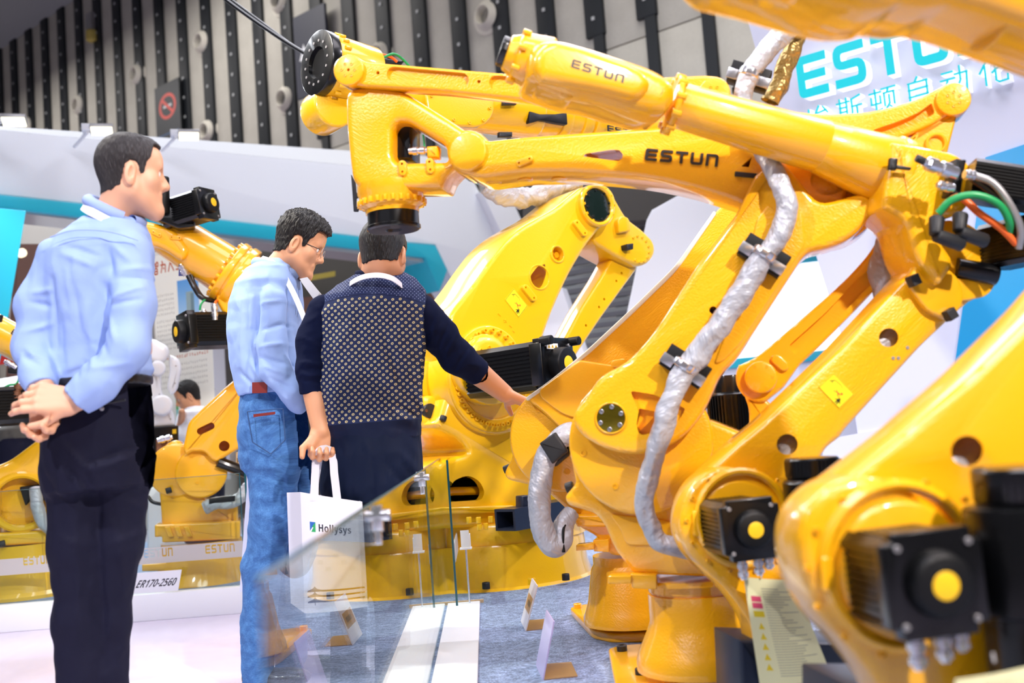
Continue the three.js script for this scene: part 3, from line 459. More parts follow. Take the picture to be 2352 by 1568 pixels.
// ================= ROBOTS =================
Frame.prototype.turn = function (px, z, prof, seg = 48) { // turned about an upright axis through px at depth z; prof: [radius px, py]
  const pm = prof[Math.floor(prof.length / 2)], c = this.at(px, pm[1], z), k = this.s(px, pm[1], z);
  return lathe(prof.map(([r, py]) => [r / k, this.at(px, py, z).y]), seg).translate(c.x, 0, z);
};
Frame.prototype.rod = function (p0, z0, p1, z1, r0, r1 = r0, b = 0.003, seg = 32) { const k = this.s(p0[0], p0[1], z0); return rodAB(this.at(p0[0], p0[1], z0), this.at(p1[0], p1[1], z1), r0 / k, r1 / k, b, seg); };
Frame.prototype.path = function (pts) { return pts.map((p) => this.at(p[0], p[1], p[2] || 0)); };
function pad(o, fr, p, z, r, m, holes = true) { part('pad', carve(fr.slab(oval(p[0], p[1], p[2], p[3], r), z + 0.008, 0.03, { b: 0.003, r: 0 }), [[p[0], p[1]], [p[2], p[3]]].map(([x, y]) => fr.drill(x, y, r * 0.32, z + 0.008, 0.025, 10))), m, o); }
function plate(o, fr, pxs, h, m) { // foot plate: outline given by pixels on the plate's top, met at height PT + h
  const pts = pxs.map((p) => { const w = fr.local(G(p[0], p[1], PT + h)); return [w.x, -w.z, p[2] === undefined ? 0.03 : p[2]]; });
  return part('foot_plate', prism(roundPoly(pts, 0.02), h, h, 0.006).rotateX(-Math.PI / 2), m, o);
}
function footBolt(o, fr, px, py, h, r, m) { const w = fr.local(G(px, py, PT + h)); bolt(o, w.x, h, w.z, r, r * 1.1, m, 'foot_bolt', 'y'); }
function warning(o, fr, c4, z) { // yellow warning sticker: corners bl br tr tl
  const tex = printTex(256, 320, (g, w, h) => { g.fillStyle = '#f4e21c'; g.fillRect(0, 0, w, h); g.strokeStyle = '#3a3410'; g.lineWidth = 4; g.strokeRect(6, 6, w - 12, h - 12); g.beginPath(); g.moveTo(30, 120); g.lineTo(60, 50); g.lineTo(120, 40); g.lineTo(150, 70); g.moveTo(60, 62); g.lineTo(118, 52); g.stroke(); g.lineWidth = 2; for (let i = 0; i < 5; i++) { g.beginPath(); g.moveTo(20 + i * 10, 130); g.lineTo(50, 60 + i * 8); g.stroke(); }
    g.strokeStyle = '#c8261e'; g.lineWidth = 9; g.beginPath(); g.moveTo(110, 190); g.lineTo(150, 165); g.lineTo(190, 140); g.moveTo(150, 165); g.lineTo(165, 200); g.lineTo(195, 205); g.moveTo(150, 165); g.lineTo(120, 150); g.moveTo(150, 165); g.lineTo(185, 175); g.stroke(); g.fillStyle = '#c8261e'; g.beginPath(); g.arc(178, 128, 11, 0, 7); g.fill();
    g.fillStyle = '#1c1a10'; g.beginPath(); g.arc(200, 215, 12, 0, 7); g.fill(); g.fillRect(186, 228, 28, 40); g.fillRect(188, 262, 10, 40); g.fillRect(204, 262, 10, 40); g.lineWidth = 8; g.strokeStyle = '#1c1a10'; g.beginPath(); g.moveTo(188, 232); g.lineTo(170, 268); g.moveTo(212, 232); g.lineTo(230, 268); g.stroke(); });
  return part('warning_label', sheet(c4.map((p) => fr.at(p[0], p[1], z)), 0.001), M({ map: tex, roughness: 0.4 }), o, { keepUV: true, label: 'yellow warning sticker' });
}
function clampBlock(o, fr, px, py, z, angDeg, w) { // black hose clamp with a steel band
  const q = fr.at(px, py, z), a = angDeg * Math.PI / 180, g = box(w * 1.9, w * 1.0, 0.05, 0, 0.01, 0, 0.004).rotateZ(a).translate(q.x, q.y, q.z - 0.03), c = part('hose_clamp', g, mat.blackMatte, o);
  part('clamp_band', rod(w * 0.52, 0.022, 0.004).rotateZ(a).translate(q.x, q.y, q.z + 0.0), mat.steel, c);
  for (const s of [-1, 1]) part('clamp_lug', box(0.035, 0.028, 0.012, 0, 0, 0, 0.003).translate(s * w * 0.72, 0, -0.006).rotateZ(a).translate(q.x, q.y, q.z), mat.steel, c);
}

// ---------- front palletising robot ----------
{
  const F = new Frame(1403, 960, 2.75, -12, PT), o = F.thing('palletising_robot', 'yellow palletising robot with black lettering on its boom and a grey hose', 'robot');
  const Y = mat.paint, YS = mat.paintSmooth;
  // boom
  const boom = part('boom', carve(F.slab([...circ(1073, 347, 48, 110, 262, 12), [1117, 323, 10], [1207, 313, 40], [1423, 298, 60], [1530, 290, 40], [1700, 262, 40], [1850, 300, 60], [1960, 400, 60], [1930, 500, 40], [1800, 520, 30], [1690, 460, 10], [1600, 431, 40], [1500, 409, 40], [1400, 398, 40], [1300, 392, 40], [1193, 394, 30], [1100, 408, 30]], -0.03, 0.19, { b: 0.012, holes: [[[1340, 357], [1352, 346], [1402, 338], [1420, 339], [1431, 352], [1428, 366], [1416, 375], [1350, 366]]], hr: 5 }), [F.pocket([[1703, 382, 2], [1727, 360, 2], [1720, 384, 2]], -0.03, 0.15, 2)]), Y, o, { label: 'long curved boom with a teardrop opening' });
  letters(boom, F, [1481, 368], [1648, 383], 27, -0.03, 0.006, mat.ink);
  pad(o, F, [1192, 374, 1216, 364], -0.03, 8, YS); part('rubber_bar', F.slab([[1688, 393], [1742, 398], [1741, 408], [1687, 403]], -0.018, 0.03, { r: 2, b: 0.002 }), mat.rubber, o, { label: 'black rubber bar' });
  part('boom_joint_cap', F.disc(1073, 347, 45, -0.05, -0.018, 0.006), YS, o);
  for (const [x, y] of [[1134, 408], [1206, 402], [1284, 400]]) { const q = F.at(x, y + 12, -0.12); part('boom_plug', rod(0.022, 0.006, 0.002).rotateX(Math.PI).translate(q.x, q.y + 0.004, -0.12), YS, boom); }
  // wrist casting
  const wr = part('wrist_casting', F.slab([[792, 205, 30], [793, 283, 30], [800, 360, 40], [807, 412, 20], [824, 433, 12], [1013, 430, 6], [1022, 405, 10], ...circ(1073, 347, 52, 130, -100, 16), [1040, 280, 20], [923, 207, 20], [843, 196, 10]], -0.045, 0.15, { b: 0.02, holes: [[[912, 302, 9], [922, 291, 6], [940, 292, 8], [1003, 330, 8], [1008, 345, 8], [1008, 360, 6], [920, 362, 8], [912, 350, 6]]], hr: 6 }), Y, o, { label: 'triangular wrist casting with a window' });
  pad(o, F, [923, 376, 924, 394], -0.045, 9, YS); pad(o, F, [986, 371, 988, 389], -0.045, 9, YS);
  part('inner_motor', F.slab([[905, 285], [945, 285], [945, 365], [905, 365]], -0.1, 0.09, { r: 3 }), mat.black, wr);
  connector(o, F.at(940, 347, -0.08), F.at(982, 345, -0.08), 0.012); wire('earth_wire', F.path([[972, 310, -0.09], [974, 325, -0.085], [976, 345, -0.085]]), 0.003, mat.green, o);
  part('inner_lug', F.slab([[978, 335], [1006, 333], [1006, 362], [980, 362]], -0.07, 0.04, { r: 4 }), YS, wr);
  // turned output below the wrist
  const zc = -0.12;
  part('output_housing', F.turn(900, zc, [[0, 425], [77, 425], [77, 447], [74, 452], [74, 470], [72, 476], [62, 482], [61, 491], [0, 491]]), YS, o);
  { const c = F.at(900, 462, zc), k = F.s(900, 462, zc), R = 75 / k; for (let i = 0; i < 26; i++) { const a = i / 26 * TAU; part('ring_bolt', rod(5 / k, 13 / k, 0.001, 5 / k, 10).translate(c.x + R * Math.cos(a), F.at(900, 474, zc).y, zc + R * Math.sin(a)), YS, o); } }
  const fl = part('tool_flange', F.turn(905, zc, [[0, 488], [59, 488], [59, 518], [62, 520], [62, 526], [58, 529], [20, 529], [18, 524], [0, 524]]), mat.black, o, { label: 'glossy black tool flange' });
  { const c = F.at(905, 528, zc), k = F.s(905, 528, zc); for (let i = 0; i < 10; i++) { const a = i / 10 * TAU; part('flange_hole', rod(4 / k, 0.002).translate(c.x + 40 / k * Math.cos(a), c.y - 0.001, zc + 40 / k * Math.sin(a)), mat.steelDull, fl); } }
  part('sensor_bracket', F.slab([[806, 400], [816, 420], [818, 442], [824, 446], [824, 453], [818, 456], [818, 474], [824, 478], [822, 486], [812, 486], [810, 455]], -0.13, 0.006, { r: 2, b: 0.001 }), mat.strip, o);
  // upper tie bar
  const tb = part('tie_bar', carve(F.slab([...circ(800, 160, 36, 70, 300, 16), [837, 141, 10], [1160, 168, 20], [1400, 182, 20], [1620, 172, 10], ...circ(1640, 212, 38, -80, 80, 12), [1600, 248, 20], [1220, 230, 20], [1023, 209, 20], [840, 198, 10]], -0.02, 0.06, { b: 0.008 }), [F.pocket(oval(905, 170, 1060, 184, 17), -0.02, 0.012, 0), F.pocket(oval(1140, 190, 1240, 197, 17), -0.02, 0.012, 0), F.drill(868, 167, 4, -0.02, 0.02), F.drill(1100, 187, 4, -0.02, 0.02)]), Y, o);
  part('pin_cap', carve(F.disc(800, 160, 36, -0.04, -0.006, 0.004), [F.drill(800, 160, 3.5, -0.006, 0.02)]), YS, tb); for (let i = 0; i < 6; i++) { const a = i * 60 * Math.PI / 180, q = F.at(800 + 15 * Math.cos(a), 160 + 15 * Math.sin(a), -0.006); bolt(tb, q.x, q.y, -0.007, 0.004, 0.003, YS); }
  part('pin_cap', F.disc(1640, 213, 36, -0.02, 0.0, 0.004), YS, tb); for (let i = 0; i < 6; i++) { const a = i * 60 * Math.PI / 180, q = F.at(1640 + 15 * Math.cos(a), 213 + 15 * Math.sin(a), 0); bolt(tb, q.x, q.y, -0.001, 0.004, 0.003, YS); }
  // rear curved lever and its rods
  const lev = part('rear_lever', carve(F.slab([[1700, 225, 10], [1731, 229, 20], [1801, 250, 30], [1885, 263, 40], [2001, 257, 40], [2101, 230, 30], [2150, 205, 10], ...circ(2191, 227, 39, -110, 110, 16), [2135, 290, 30], [2061, 320, 40], [1960, 345, 40], [1800, 320, 20], [1700, 290, 20]], -0.1, 0.09, { b: 0.008 }), [F.pocket([[2000, 300, 20], [2070, 276, 20], [2110, 258, 8], [2140, 236, 6], [2148, 260, 8], [2090, 296, 10], [2010, 322, 14]], -0.1, 0.02)]), mat.paint, o, { label: 'curved rear lever with a round pin' });
  part('pin_cap', F.disc(2191, 227, 38, -0.1, -0.088, 0.004), mat.paint, lev); for (let i = 0; i < 6; i++) { const a = (i * 60 + 30) * Math.PI / 180, q = F.at(2191 + 16 * Math.cos(a), 227 + 16 * Math.sin(a), -0.088); bolt(lev, q.x, q.y, -0.089, 0.004, 0.003, mat.paint); }
  part('strap_plate', F.slab([[2110, 285, 10], [2200, 258, 10], [2175, 355, 10], [2150, 400, 20], [2080, 420, 20], [2055, 330, 10], [2100, 320, 10]], -0.11, 0.05, { b: 0.006, holes: [[[2080, 330], [2106, 306], [2104, 332], [2088, 345]]], hr: 4 }), mat.paintSmooth, o);
  part('strap_boss', F.ring(2151, 328, 24, 17, -0.13, -0.1, 0.003), mat.paintSmooth, o);
  const link = part('lower_link', carve(F.slab([[2060, 470, 10], [2041, 505, 20], [2001, 578, 30], [1950, 635, 30], [1901, 680, 30], [1801, 767, 30], [1735, 822, 20], [1700, 838, 10], ...circ(1748, 866, 58, 210, 80, 14), [1800, 890, 10], [1835, 840, 10], [1868, 810, 20], [1951, 727, 30], [2015, 660, 30], [2060, 590, 20], [2110, 520, 10], [2110, 470, 10]], -0.12, 0.08, { b: 0.008 }), [F.pocket([[1810, 795, 14], [1900, 715, 30], [1970, 640, 20], [1995, 620, 8], [2008, 625, 8], [2006, 645, 10], [1950, 705, 30], [1880, 775, 20], [1825, 815, 10]], -0.12, 0.016)]), mat.paintSmooth, o, { label: 'curved rod with a round lower eye' });
  part('eye_cap', F.disc(1748, 866, 37, -0.12, -0.098, 0.006), mat.paintSmooth, link); for (let i = 0; i < 6; i++) { const a = i * 60 * Math.PI / 180, q = F.at(1748 + 27 * Math.cos(a), 866 + 27 * Math.sin(a), -0.098); bolt(link, q.x, q.y, -0.1, 0.004, 0.003, mat.paintSmooth); }
  part('link_pad', F.slab(oval(1783, 825, 1800, 840, 12), -0.11, 0.012, { r: 0, b: 0.004 }), mat.paintSmooth, link);
  part('rocker', F.slab([[1705, 895, 10], [1760, 915, 20], [1790, 950, 10], [1790, 1010, 10], [1720, 1000, 10], [1722, 940, 20]], -0.13, 0.06, { b: 0.008 }), Y, o);
  // elbow
  part('elbow_housing', F.disc(1905, 440, 118, -0.24, -0.06, 0.015, 56), Y, o);
  part('elbow_face', F.ring(1905, 440, 98, 30, -0.1, -0.045, 0.006), YS, o);
  for (const [x, y, r] of [[1945, 465, 11], [1923, 473, 10], [1968, 472, 7], [1952, 484, 7], [1836, 414, 10], [1814, 388, 7]]) { const q = F.at(x, y, -0.05); bolt(o, q.x, q.y, -0.06, r / 850, 0.02, YS); }
  part('elbow_motor_seat', F.slab([[1850, 420, 20], [1870, 450, 20], [1905, 458, 30], [1950, 440, 20], [1965, 400, 10], [1860, 385, 10]], -0.03, 0.05, { b: 0.008 }), YS, o);
  // lower arm
  const arm = part('lower_arm', carve(F.slab([[1858, 577, 14], [1895, 570, 20], [1945, 552, 30], [1985, 518, 30], [2012, 470, 40], [1990, 440, 20], [1880, 470, 30], [1842, 420, 20], [1790, 360, 10], [1735, 400, 10], [1690, 492, 10], [1600, 610, 20], [1500, 767, 40], [1440, 833, 40], [1377, 863, 30], [1340, 922, 30], [1318, 945, 20], [1316, 972, 20], [1335, 1000, 30], [1375, 1025, 30], [1420, 1040, 30], [1467, 1045, 30], [1527, 1030, 40], [1575, 1000, 40], [1612, 955, 30], [1635, 905, 30], [1653, 860, 30], [1691, 823, 20], [1841, 593, 20]], 0.03, 0.13, { b: 0.014, holes: [] }), [F.pocket([[1447, 897, 10], [1500, 905, 10], [1575, 938, 8], [1560, 965, 20], [1535, 985, 10], [1470, 1000, 10], [1462, 980, 10], [1470, 950, 10]], 0.03, 0.02), F.pocket([[1468, 937], [1508, 946], [1500, 960], [1470, 990], [1462, 975]], 0.03, 0.09, 4), F.drill(1825, 525, 4, 0.03, 0.05), F.drill(1825, 567, 4, 0.03, 0.05), F.drill(1638, 712, 9, 0.03, 0.1), F.drill(1675, 742, 9, 0.03, 0.1)]), Y, o, { label: 'broad lower arm with a clear cover disc' });
  part('cover_rim', F.ring(1403, 960, 37, 33, 0.02, 0.036, 0.002), YS, arm); part('cover_disc', F.disc(1403, 960, 33.5, 0.028, 0.033, 0.001), mat.gold, arm, { label: 'brownish reflecting cover disc' });
  boltCircle(arm, F, 1403, 960, 26, 0.033, 6, 20, 320, 0.006, 0.004, mat.steel);
  part('arm_rib', F.slab([[1740, 500, 8], [1765, 470, 8], [1800, 500, 8], [1840, 480, 10], [1850, 560, 10], [1700, 790, 10], [1660, 830, 10], [1640, 836, 10], [1690, 700, 20]], 0.036, 0.012, { b: 0.004 }), Y, arm);
  // turret and its big disc
  part('turret_disc', F.disc(1470, 1016, 166, -0.1, -0.02, 0.01, 64), Y, o, { label: 'round turret cover' });
  for (const [x, y] of [[1413, 1117], [1340, 1040]]) { const q = F.at(x, y, -0.02); bolt(o, q.x, q.y, -0.021, 0.009, 0.004, Y); }
  part('turret', F.slab([[1305, 1000, 20], [1312, 1060, 20], [1322, 1110, 8], [1297, 1140, 6], [1300, 1155, 6], [1310, 1162, 10], [1365, 1178, 20], [1386, 1200, 20], [1412, 1262, 20], [1455, 1318, 10], [1640, 1326, 10], [1700, 1200, 30], [1720, 1000, 20], [1620, 960, 20]], -0.06, 0.28, { b: 0.014 }), Y, o);
  part('turret_web', F.slab([[1400, 1180, 10], [1500, 1190, 20], [1560, 1200, 10], [1560, 1255, 10], [1440, 1252, 12], [1425, 1215, 10]], -0.055, 0.01, { b: 0.003 }), YS, o);
  const stop = part('bump_stop', F.rod([1300, 1122], -0.12, [1318, 1116], -0.12, 13, 13, 0.004), mat.rubber, o); stop.userData.label = 'black rubber stop';
  part('stop_bracket', [F.slab([[1397, 1322], [1450, 1322], [1450, 1340], [1397, 1340]], -0.02, 0.08, { r: 2, b: 0.003 }), F.slab([[1447, 1318], [1508, 1320], [1508, 1354], [1452, 1350]], -0.03, 0.1, { r: 3, b: 0.003 })], YS, o);
  // base
  const zb = -0.2;
  part('base_column', F.turn(1600, zb, [[0, 1318], [128, 1318], [128, 1330], [110, 1334], [110, 1350], [106, 1351], [106, 1355], [112, 1356], [112, 1418], [120, 1440], [142, 1485], [150, 1505], [150, 1530], [0, 1530]], 56), Y, o);
  plate(o, F, [[1396, 1487], [1450, 1478], [1690, 1478], [1720, 1590], [1420, 1600]], 0.03, Y);
  footBolt(o, F, 1429, 1494, 0.03, 0.016, mat.rubber); footBolt(o, F, 1472, 1548, 0.03, 0.016, mat.rubber); footBolt(o, F, 1548, 1548, 0.03, 0.016, YS);
  // grey hose along the arm
  sleeve('hose_sleeve', F.path([[1700, 235, -0.03], [1725, 300, 0.0], [1752, 350, 0.02], [1788, 415, 0.06], [1808, 470, 0.07], [1798, 525, 0.07], [1755, 590, 0.07], [1700, 675, 0.07], [1640, 765, 0.07], [1575, 850, 0.07], [1545, 905, 0.08], [1524, 980, 0.08], [1497, 1070, 0.07], [1482, 1130, 0.06], [1486, 1190, 0.05], [1508, 1235, 0.04], [1540, 1252, 0.03], [1600, 1260, 0.0]]), (t) => (0.0265 - 0.003 * Math.sin(t * 9)), mat.sleeve, o, { seed: 2, wrinkle: 0.19, fold: 0.7, n: 260, m: 22 });
  clampBlock(o, F, 1750, 592, 0.075, -38, 0.062); clampBlock(o, F, 1568, 848, 0.075, -38, 0.062);
  // hose arch above the boom
  sleeve('hose_sleeve', F.path([[1703, 240, -0.06], [1712, 190, -0.06], [1735, 150, -0.06], [1775, 100, -0.08], [1830, 55, -0.1], [1880, 25, -0.12]]), 0.026, mat.sleeve, o, { seed: 5, wrinkle: 0.14, fold: 0.4 });
  sleeve('hose_sleeve', F.path([[1770, 235, -0.16], [1790, 190, -0.16], [1812, 135, -0.16], [1832, 80, -0.16], [1850, 30, -0.16]]), 0.025, mat.sleeveGold, o, { seed: 8, wrinkle: 0.2, fold: 0.8 });
  clampBlock(o, F, 1718, 178, -0.06, -25, 0.056); part('clamp_block', F.slab([[1680, 200], [1700, 180], [1712, 188], [1712, 220], [1690, 220]], -0.07, 0.05, { r: 3 }), mat.blackMatte, o);
  // motor and shaft behind
  part('upright_motor', F.turn(1676, -0.42, [[0, 862], [36, 862], [38, 868], [36, 900], [42, 902], [46, 906], [46, 1012], [40, 1016], [0, 1016]], 40), mat.black, o, { label: 'black ribbed upright motor' });
  { const c = F.at(1676, 950, -0.42), k = F.s(1676, 950, -0.42), y0 = F.at(1676, 1010, -0.42).y, y1 = F.at(1676, 908, -0.42).y; const fin = []; for (let i = 0; i < 40; i++) { const a = i / 40 * TAU; fin.push(box(0.004, y1 - y0, 0.01, 0, (y0 + y1) / 2, 46 / k).rotateY(a).translate(c.x, 0, -0.42)); } part('motor_fins', fin, mat.black, o, { kind: 'stuff' }); }
  part('drive_shaft', F.rod([1550, 1012], -0.2, [1715, 1052], -0.22, 27), mat.black, o, { label: 'glossy black shaft' });
  part('small_roller', F.slab([[1578, 188], [1620, 184], [1620, 212], [1582, 208]], -0.05, 0.05, { r: 4 }), mat.rubber, o);
}

// ---------- second palletising robot, behind ----------
{
  const F = new Frame(1290, 985, 3.5, -12, PT), o = F.thing('palletising_robot', 'yellow robot arm with a white rim and a loop of grey hose at its disc', 'robot');
  const Y = mat.paint, YS = mat.paintSmooth;
  part('lower_arm', F.slab([[1207, 917, 20], [1260, 880, 30], [1343, 813, 30], [1440, 723, 30], [1550, 616, 30], [1640, 488, 20], [1700, 430, 20], [1800, 470, 20], [1700, 640, 20], [1560, 850, 40], [1450, 980, 40], [1400, 1060, 30], [1310, 1010, 20], [1245, 945, 20]], 0.02, 0.16, { b: 0.012 }), Y, o);
  part('arm_rim', F.slab([[1207, 913, 10], [1260, 876, 30], [1343, 808, 30], [1440, 718, 30], [1550, 611, 30], [1640, 483, 20], [1646, 490, 6], [1556, 620, 30], [1446, 727, 30], [1348, 817, 30], [1264, 884, 30], [1210, 921, 6]], 0.024, 0.17, { b: 0.003 }), M({ color: '#e9e4cf', roughness: 0.4 }), o, { label: 'pale rim along the arm' });
  part('arm_step', F.slab([[1238, 895, 8], [1330, 826, 10], [1420, 840, 20], [1330, 965, 20], [1290, 950, 10], [1262, 930, 14], [1240, 912, 8]], 0.03, 0.02, { b: 0.006 }), YS, o);
  part('arm_boss', F.slab(oval(1412, 835, 1430, 832, 9), 0.034, 0.02, { r: 0, b: 0.003 }), YS, o);
  part('turret_disc', F.disc(1291, 1005, 124, -0.12, -0.02, 0.01, 60), Y, o, { label: 'round turret cover' });
  for (const [x, y] of [[1236, 940], [1302, 1083]]) { const q = F.at(x, y, -0.02); bolt(o, q.x, q.y, -0.021, 0.011, 0.004, Y); }
  part('turret', F.slab([[1172, 980, 20], [1176, 1050, 10], [1160, 1080, 6], [1158, 1092, 6], [1168, 1102, 6], [1220, 1114, 10], [1258, 1130, 10], [1312, 1180, 10], [1330, 1210, 8], [1367, 1230, 8], [1402, 1275, 10], [1480, 1280, 10], [1500, 1000, 20]], -0.06, 0.26, { b: 0.012 }), Y, o);
  part('turret_shelf', F.slab([[1312, 1182], [1420, 1182], [1420, 1210], [1325, 1210]], -0.02, 0.1, { r: 3 }), YS, o);
  part('bump_stop', F.rod([1158, 1080], -0.1, [1178, 1072], -0.1, 10, 10, 0.003), mat.rubber, o, { label: 'black rubber stop' });
  part('stop_bracket', [F.slab([[1323, 1252], [1364, 1248], [1364, 1262], [1323, 1265]], 0.0, 0.06, { r: 1, b: 0.003 }), F.slab([[1362, 1240], [1398, 1238], [1398, 1268], [1364, 1266]], -0.02, 0.1, { r: 2, b: 0.003 })], YS, o);
  const zb = -0.22;
  part('base_column', F.turn(1455, zb, [[0, 1270], [86, 1270], [86, 1290], [92, 1300], [104, 1370], [112, 1395], [118, 1410], [118, 1425], [0, 1425]], 48), Y, o);
  plate(o, F, [[1308, 1394], [1345, 1386], [1560, 1386], [1580, 1450], [1404, 1456], [1358, 1446]], 0.03, Y);
  footBolt(o, F, 1327, 1396, 0.03, 0.016, YS); footBolt(o, F, 1357, 1432, 0.03, 0.016, YS); footBolt(o, F, 1410, 1436, 0.03, 0.016, YS);
  // black bracket and hose loop
  const br = part('hose_bracket', F.slab([[1228, 1042], [1292, 965], [1312, 975], [1312, 1040], [1262, 1070], [1240, 1060]], 0.01, 0.03, { r: 4 }), mat.blackMatte, o);
  part('bracket_strap', F.slab([[1238, 1018], [1274, 992], [1304, 1036], [1268, 1066]], 0.115, 0.03, { r: 3 }), mat.rubber, br); part('bracket_ear', F.slab([[1268, 1062], [1300, 1034], [1304, 1046], [1274, 1072]], 0.06, 0.05, { r: 2 }), mat.rubber, br);
  sleeve('hose_sleeve', F.path([[1320, 990, 0.04], [1288, 1005, 0.06], [1258, 1045, 0.065], [1243, 1100, 0.07], [1238, 1160, 0.08], [1248, 1220, 0.09], [1270, 1254, 0.08], [1290, 1240, 0.06], [1294, 1205, 0.03], [1312, 1175, 0.0]]), (t) => 0.036 - 0.008 * Math.max(0, t - 0.75) * 4, mat.sleeve, o, { seed: 3, wrinkle: 0.14, fold: 0.4, n: 220, m: 22 });
  wire('hose_hook', F.path([[1312, 1198, 0.02], [1296, 1208, 0.06], [1293, 1240, 0.09], [1295, 1268, 0.1]]), 0.005, mat.blackMatte, o);
}

// ---------- the two near robots ----------
function sixAxis(F, S, label, idx) { // S maps the traced points of the nearer or farther robot
  const o = F.thing('articulated_robot', label, 'robot'); return o;
}
function frontServo(o, F, px, py, zFront, sizePx, len, tilt) {
  const q = F.at(px, py, zFront), k = F.s(px, py, zFront), size = sizePx / k;
  const m = servo('servo_motor', o, size, len, { label: 'black square servo motor with yellow centre cap' }); m.position.set(q.x, q.y, zFront - len); m.rotation.z = tilt || 0;
  const a = V3(-size * 0.12, -size * 0.5, len * 0.7), mk = (dx, dl) => { const b = a.clone().add(V3(dx, 0, 0)); connector(m, b, b.clone().add(V3(0.0, -dl, 0)), size * 0.09); };
  mk(0, size * 0.34); mk(size * 0.28, size * 0.3); mk(size * 0.46, size * 0.22); return m;
}
function uprightServo(o, F, px, z, prof, finR, y0p, y1p) {
  const m = part('upright_motor', F.turn(px, z, prof, 40), mat.black, o, { label: 'black ribbed upright motor' });
  const c = F.at(px, (y0p + y1p) / 2, z), k = F.s(px, (y0p + y1p) / 2, z), y0 = F.at(px, y1p, z).y, y1 = F.at(px, y0p, z).y, fin = [];
  for (let i = 0; i < 44; i++) fin.push(box(0.003, y1 - y0, 0.006, 0, (y0 + y1) / 2, finR / k).rotateY(i / 44 * TAU).translate(c.x, 0, z)); part('motor_fins', fin, mat.black, m, { kind: 'stuff' }); return m;
}
{ // farther of the two: its forearm crosses the picture with lettering on the wrist
  const F = new Frame(1690, 1200, 2.46, 9, PT), o = F.thing('articulated_robot', 'yellow six axis robot with lettered forearm and black cables at its elbow', 'robot');
  const Y = mat.paint, YS = mat.paintSmooth;
  const arm = part('upper_arm', F.slab([[1580, 1150, 30], [1630, 1080, 30], [1708, 1008, 30], [1758, 968, 30], [1930, 802, 30], [2076, 644, 30], [2132, 582, 20], [2215, 640, 40], [2235, 690, 30], [2205, 712, 20], [2115, 798, 30], [1945, 985, 10], [1930, 1006, 10], [1896, 1032, 20], [1860, 1120, 20], [1800, 1240, 40], [1650, 1300, 60]], 0, 0.11, { b: 0.014, holes: [circ(2041, 775, 22, 0, 360, 24), circ(1808, 1020, 24, 0, 360, 24)], hr: 0 }), Y, o, { label: 'straight upper arm with two round openings' });
  warning(arm, F, [[1880, 888], [1928, 938], [1962, 906], [1914, 857]], 0.002);
  for (const [x, y] of [[2085, 798], [2064, 822], [2052, 822]]) part('arm_screw', F.disc(x, y, 4, -0.002, 0.002, 0, 12), mat.steelDull, arm);
  part('inner_sleeve', F.rod([2075, 745], -0.055, [2000, 812], -0.055, 26), mat.sleeve, o); part('inner_sleeve', F.rod([1842, 988], -0.055, [1775, 1052], -0.055, 28), mat.sleeve, o);
  // shoulder
  part('shoulder_plate', F.slab([[1564, 1195, 30], [1576, 1140, 30], [1610, 1092, 30], [1664, 1068, 40], [1726, 1080, 40], [1790, 1125, 40], [1850, 1190, 30], [1860, 1290, 30], [1830, 1420, 30], [1760, 1480, 10], [1736, 1478, 10], [1730, 1440, 30], [1706, 1398, 30], [1670, 1352, 30], [1630, 1318, 30], [1588, 1275, 30], [1568, 1235, 20]], 0.05, 0.1, { b: 0.016 }), Y, o, { label: 'round shoulder casting' });
  part('shoulder_ring', F.ring(1708, 1190, 116, 98, 0.04, 0.062, 0.006), YS, o); part('shoulder_cover', F.disc(1700, 1200, 96, 0.03, 0.056, 0.006), YS, o);
  part('shoulder_slot', F.slab(oval(1600, 1180, 1602, 1225, 8), 0.06, 0.014, { r: 0, b: 0.003 }), YS, o);
  for (let i = 0; i < 14; i++) { const a = (i / 14 * 360) * Math.PI / 180, q = F.at(1705 + 128 * Math.cos(a), 1195 + 118 * Math.sin(a), 0.05); bolt(o, q.x, q.y, 0.05, 0.005, 0.006, YS); }
  frontServo(o, F, 1736, 1217, 0.24, 142, 0.2, 0.02);
  uprightServo(o, F, 1868, 0.12, [[0, 1050], [58, 1050], [61, 1054], [61, 1092], [58, 1096], [66, 1100], [70, 1106], [70, 1180], [66, 1186], [0, 1186]], 61, 1056, 1090);
  part('pedestal', F.slab([[1700, 1470], [1990, 1480], [2020, 1900], [1720, 1900]], 0.06, 0.18, { r: 4 }), mat.navySteel, o, { label: 'dark steel pedestal' });
  // elbow ring and rubber blocks
  part('elbow_ring', F.slab([[2085, 650, 10], [2120, 575, 20], [2210, 640, 60], [2215, 700, 20], [2180, 735, 10], [2130, 715, 20]], 0.02, 0.03, { b: 0.006 }), YS, o);
  for (const [x, y, a] of [[2098, 644, 0.35], [2182, 722, 0.45]]) { const q = F.at(x, y, 0.03); part('rubber_block', box(0.024, 0.026, 0.03, 0, 0, 0, 0.003).rotateZ(a).translate(q.x, q.y, 0.03), mat.rubber, o); }
  part('elbow_hub', F.disc(2195, 600, 98, -0.22, 0.0, 0.012, 48), Y, o);
  part('elbow_pocket', F.slab([[2140, 632, 10], [2290, 648, 10], [2270, 680, 20], [2200, 694, 30], [2150, 668, 10]], 0.012, 0.02, { b: 0.004 }), YS, o);
  // forearm: turned tube, oblong wrist housing, turned wrist
  const zf = -0.04, fp = (x, y) => F.at(x, y, zf), kk = F.s(1600, 260, zf);
  part('forearm_tube', rodAB(fp(1545, 238), fp(1890, 338), 52 / kk, 62 / kk, 0.004, 40), YS, o);
  part('forearm_tube', rodAB(fp(1880, 335), fp(2045, 396), 62 / kk, 84 / kk, 0.006, 40), YS, o);
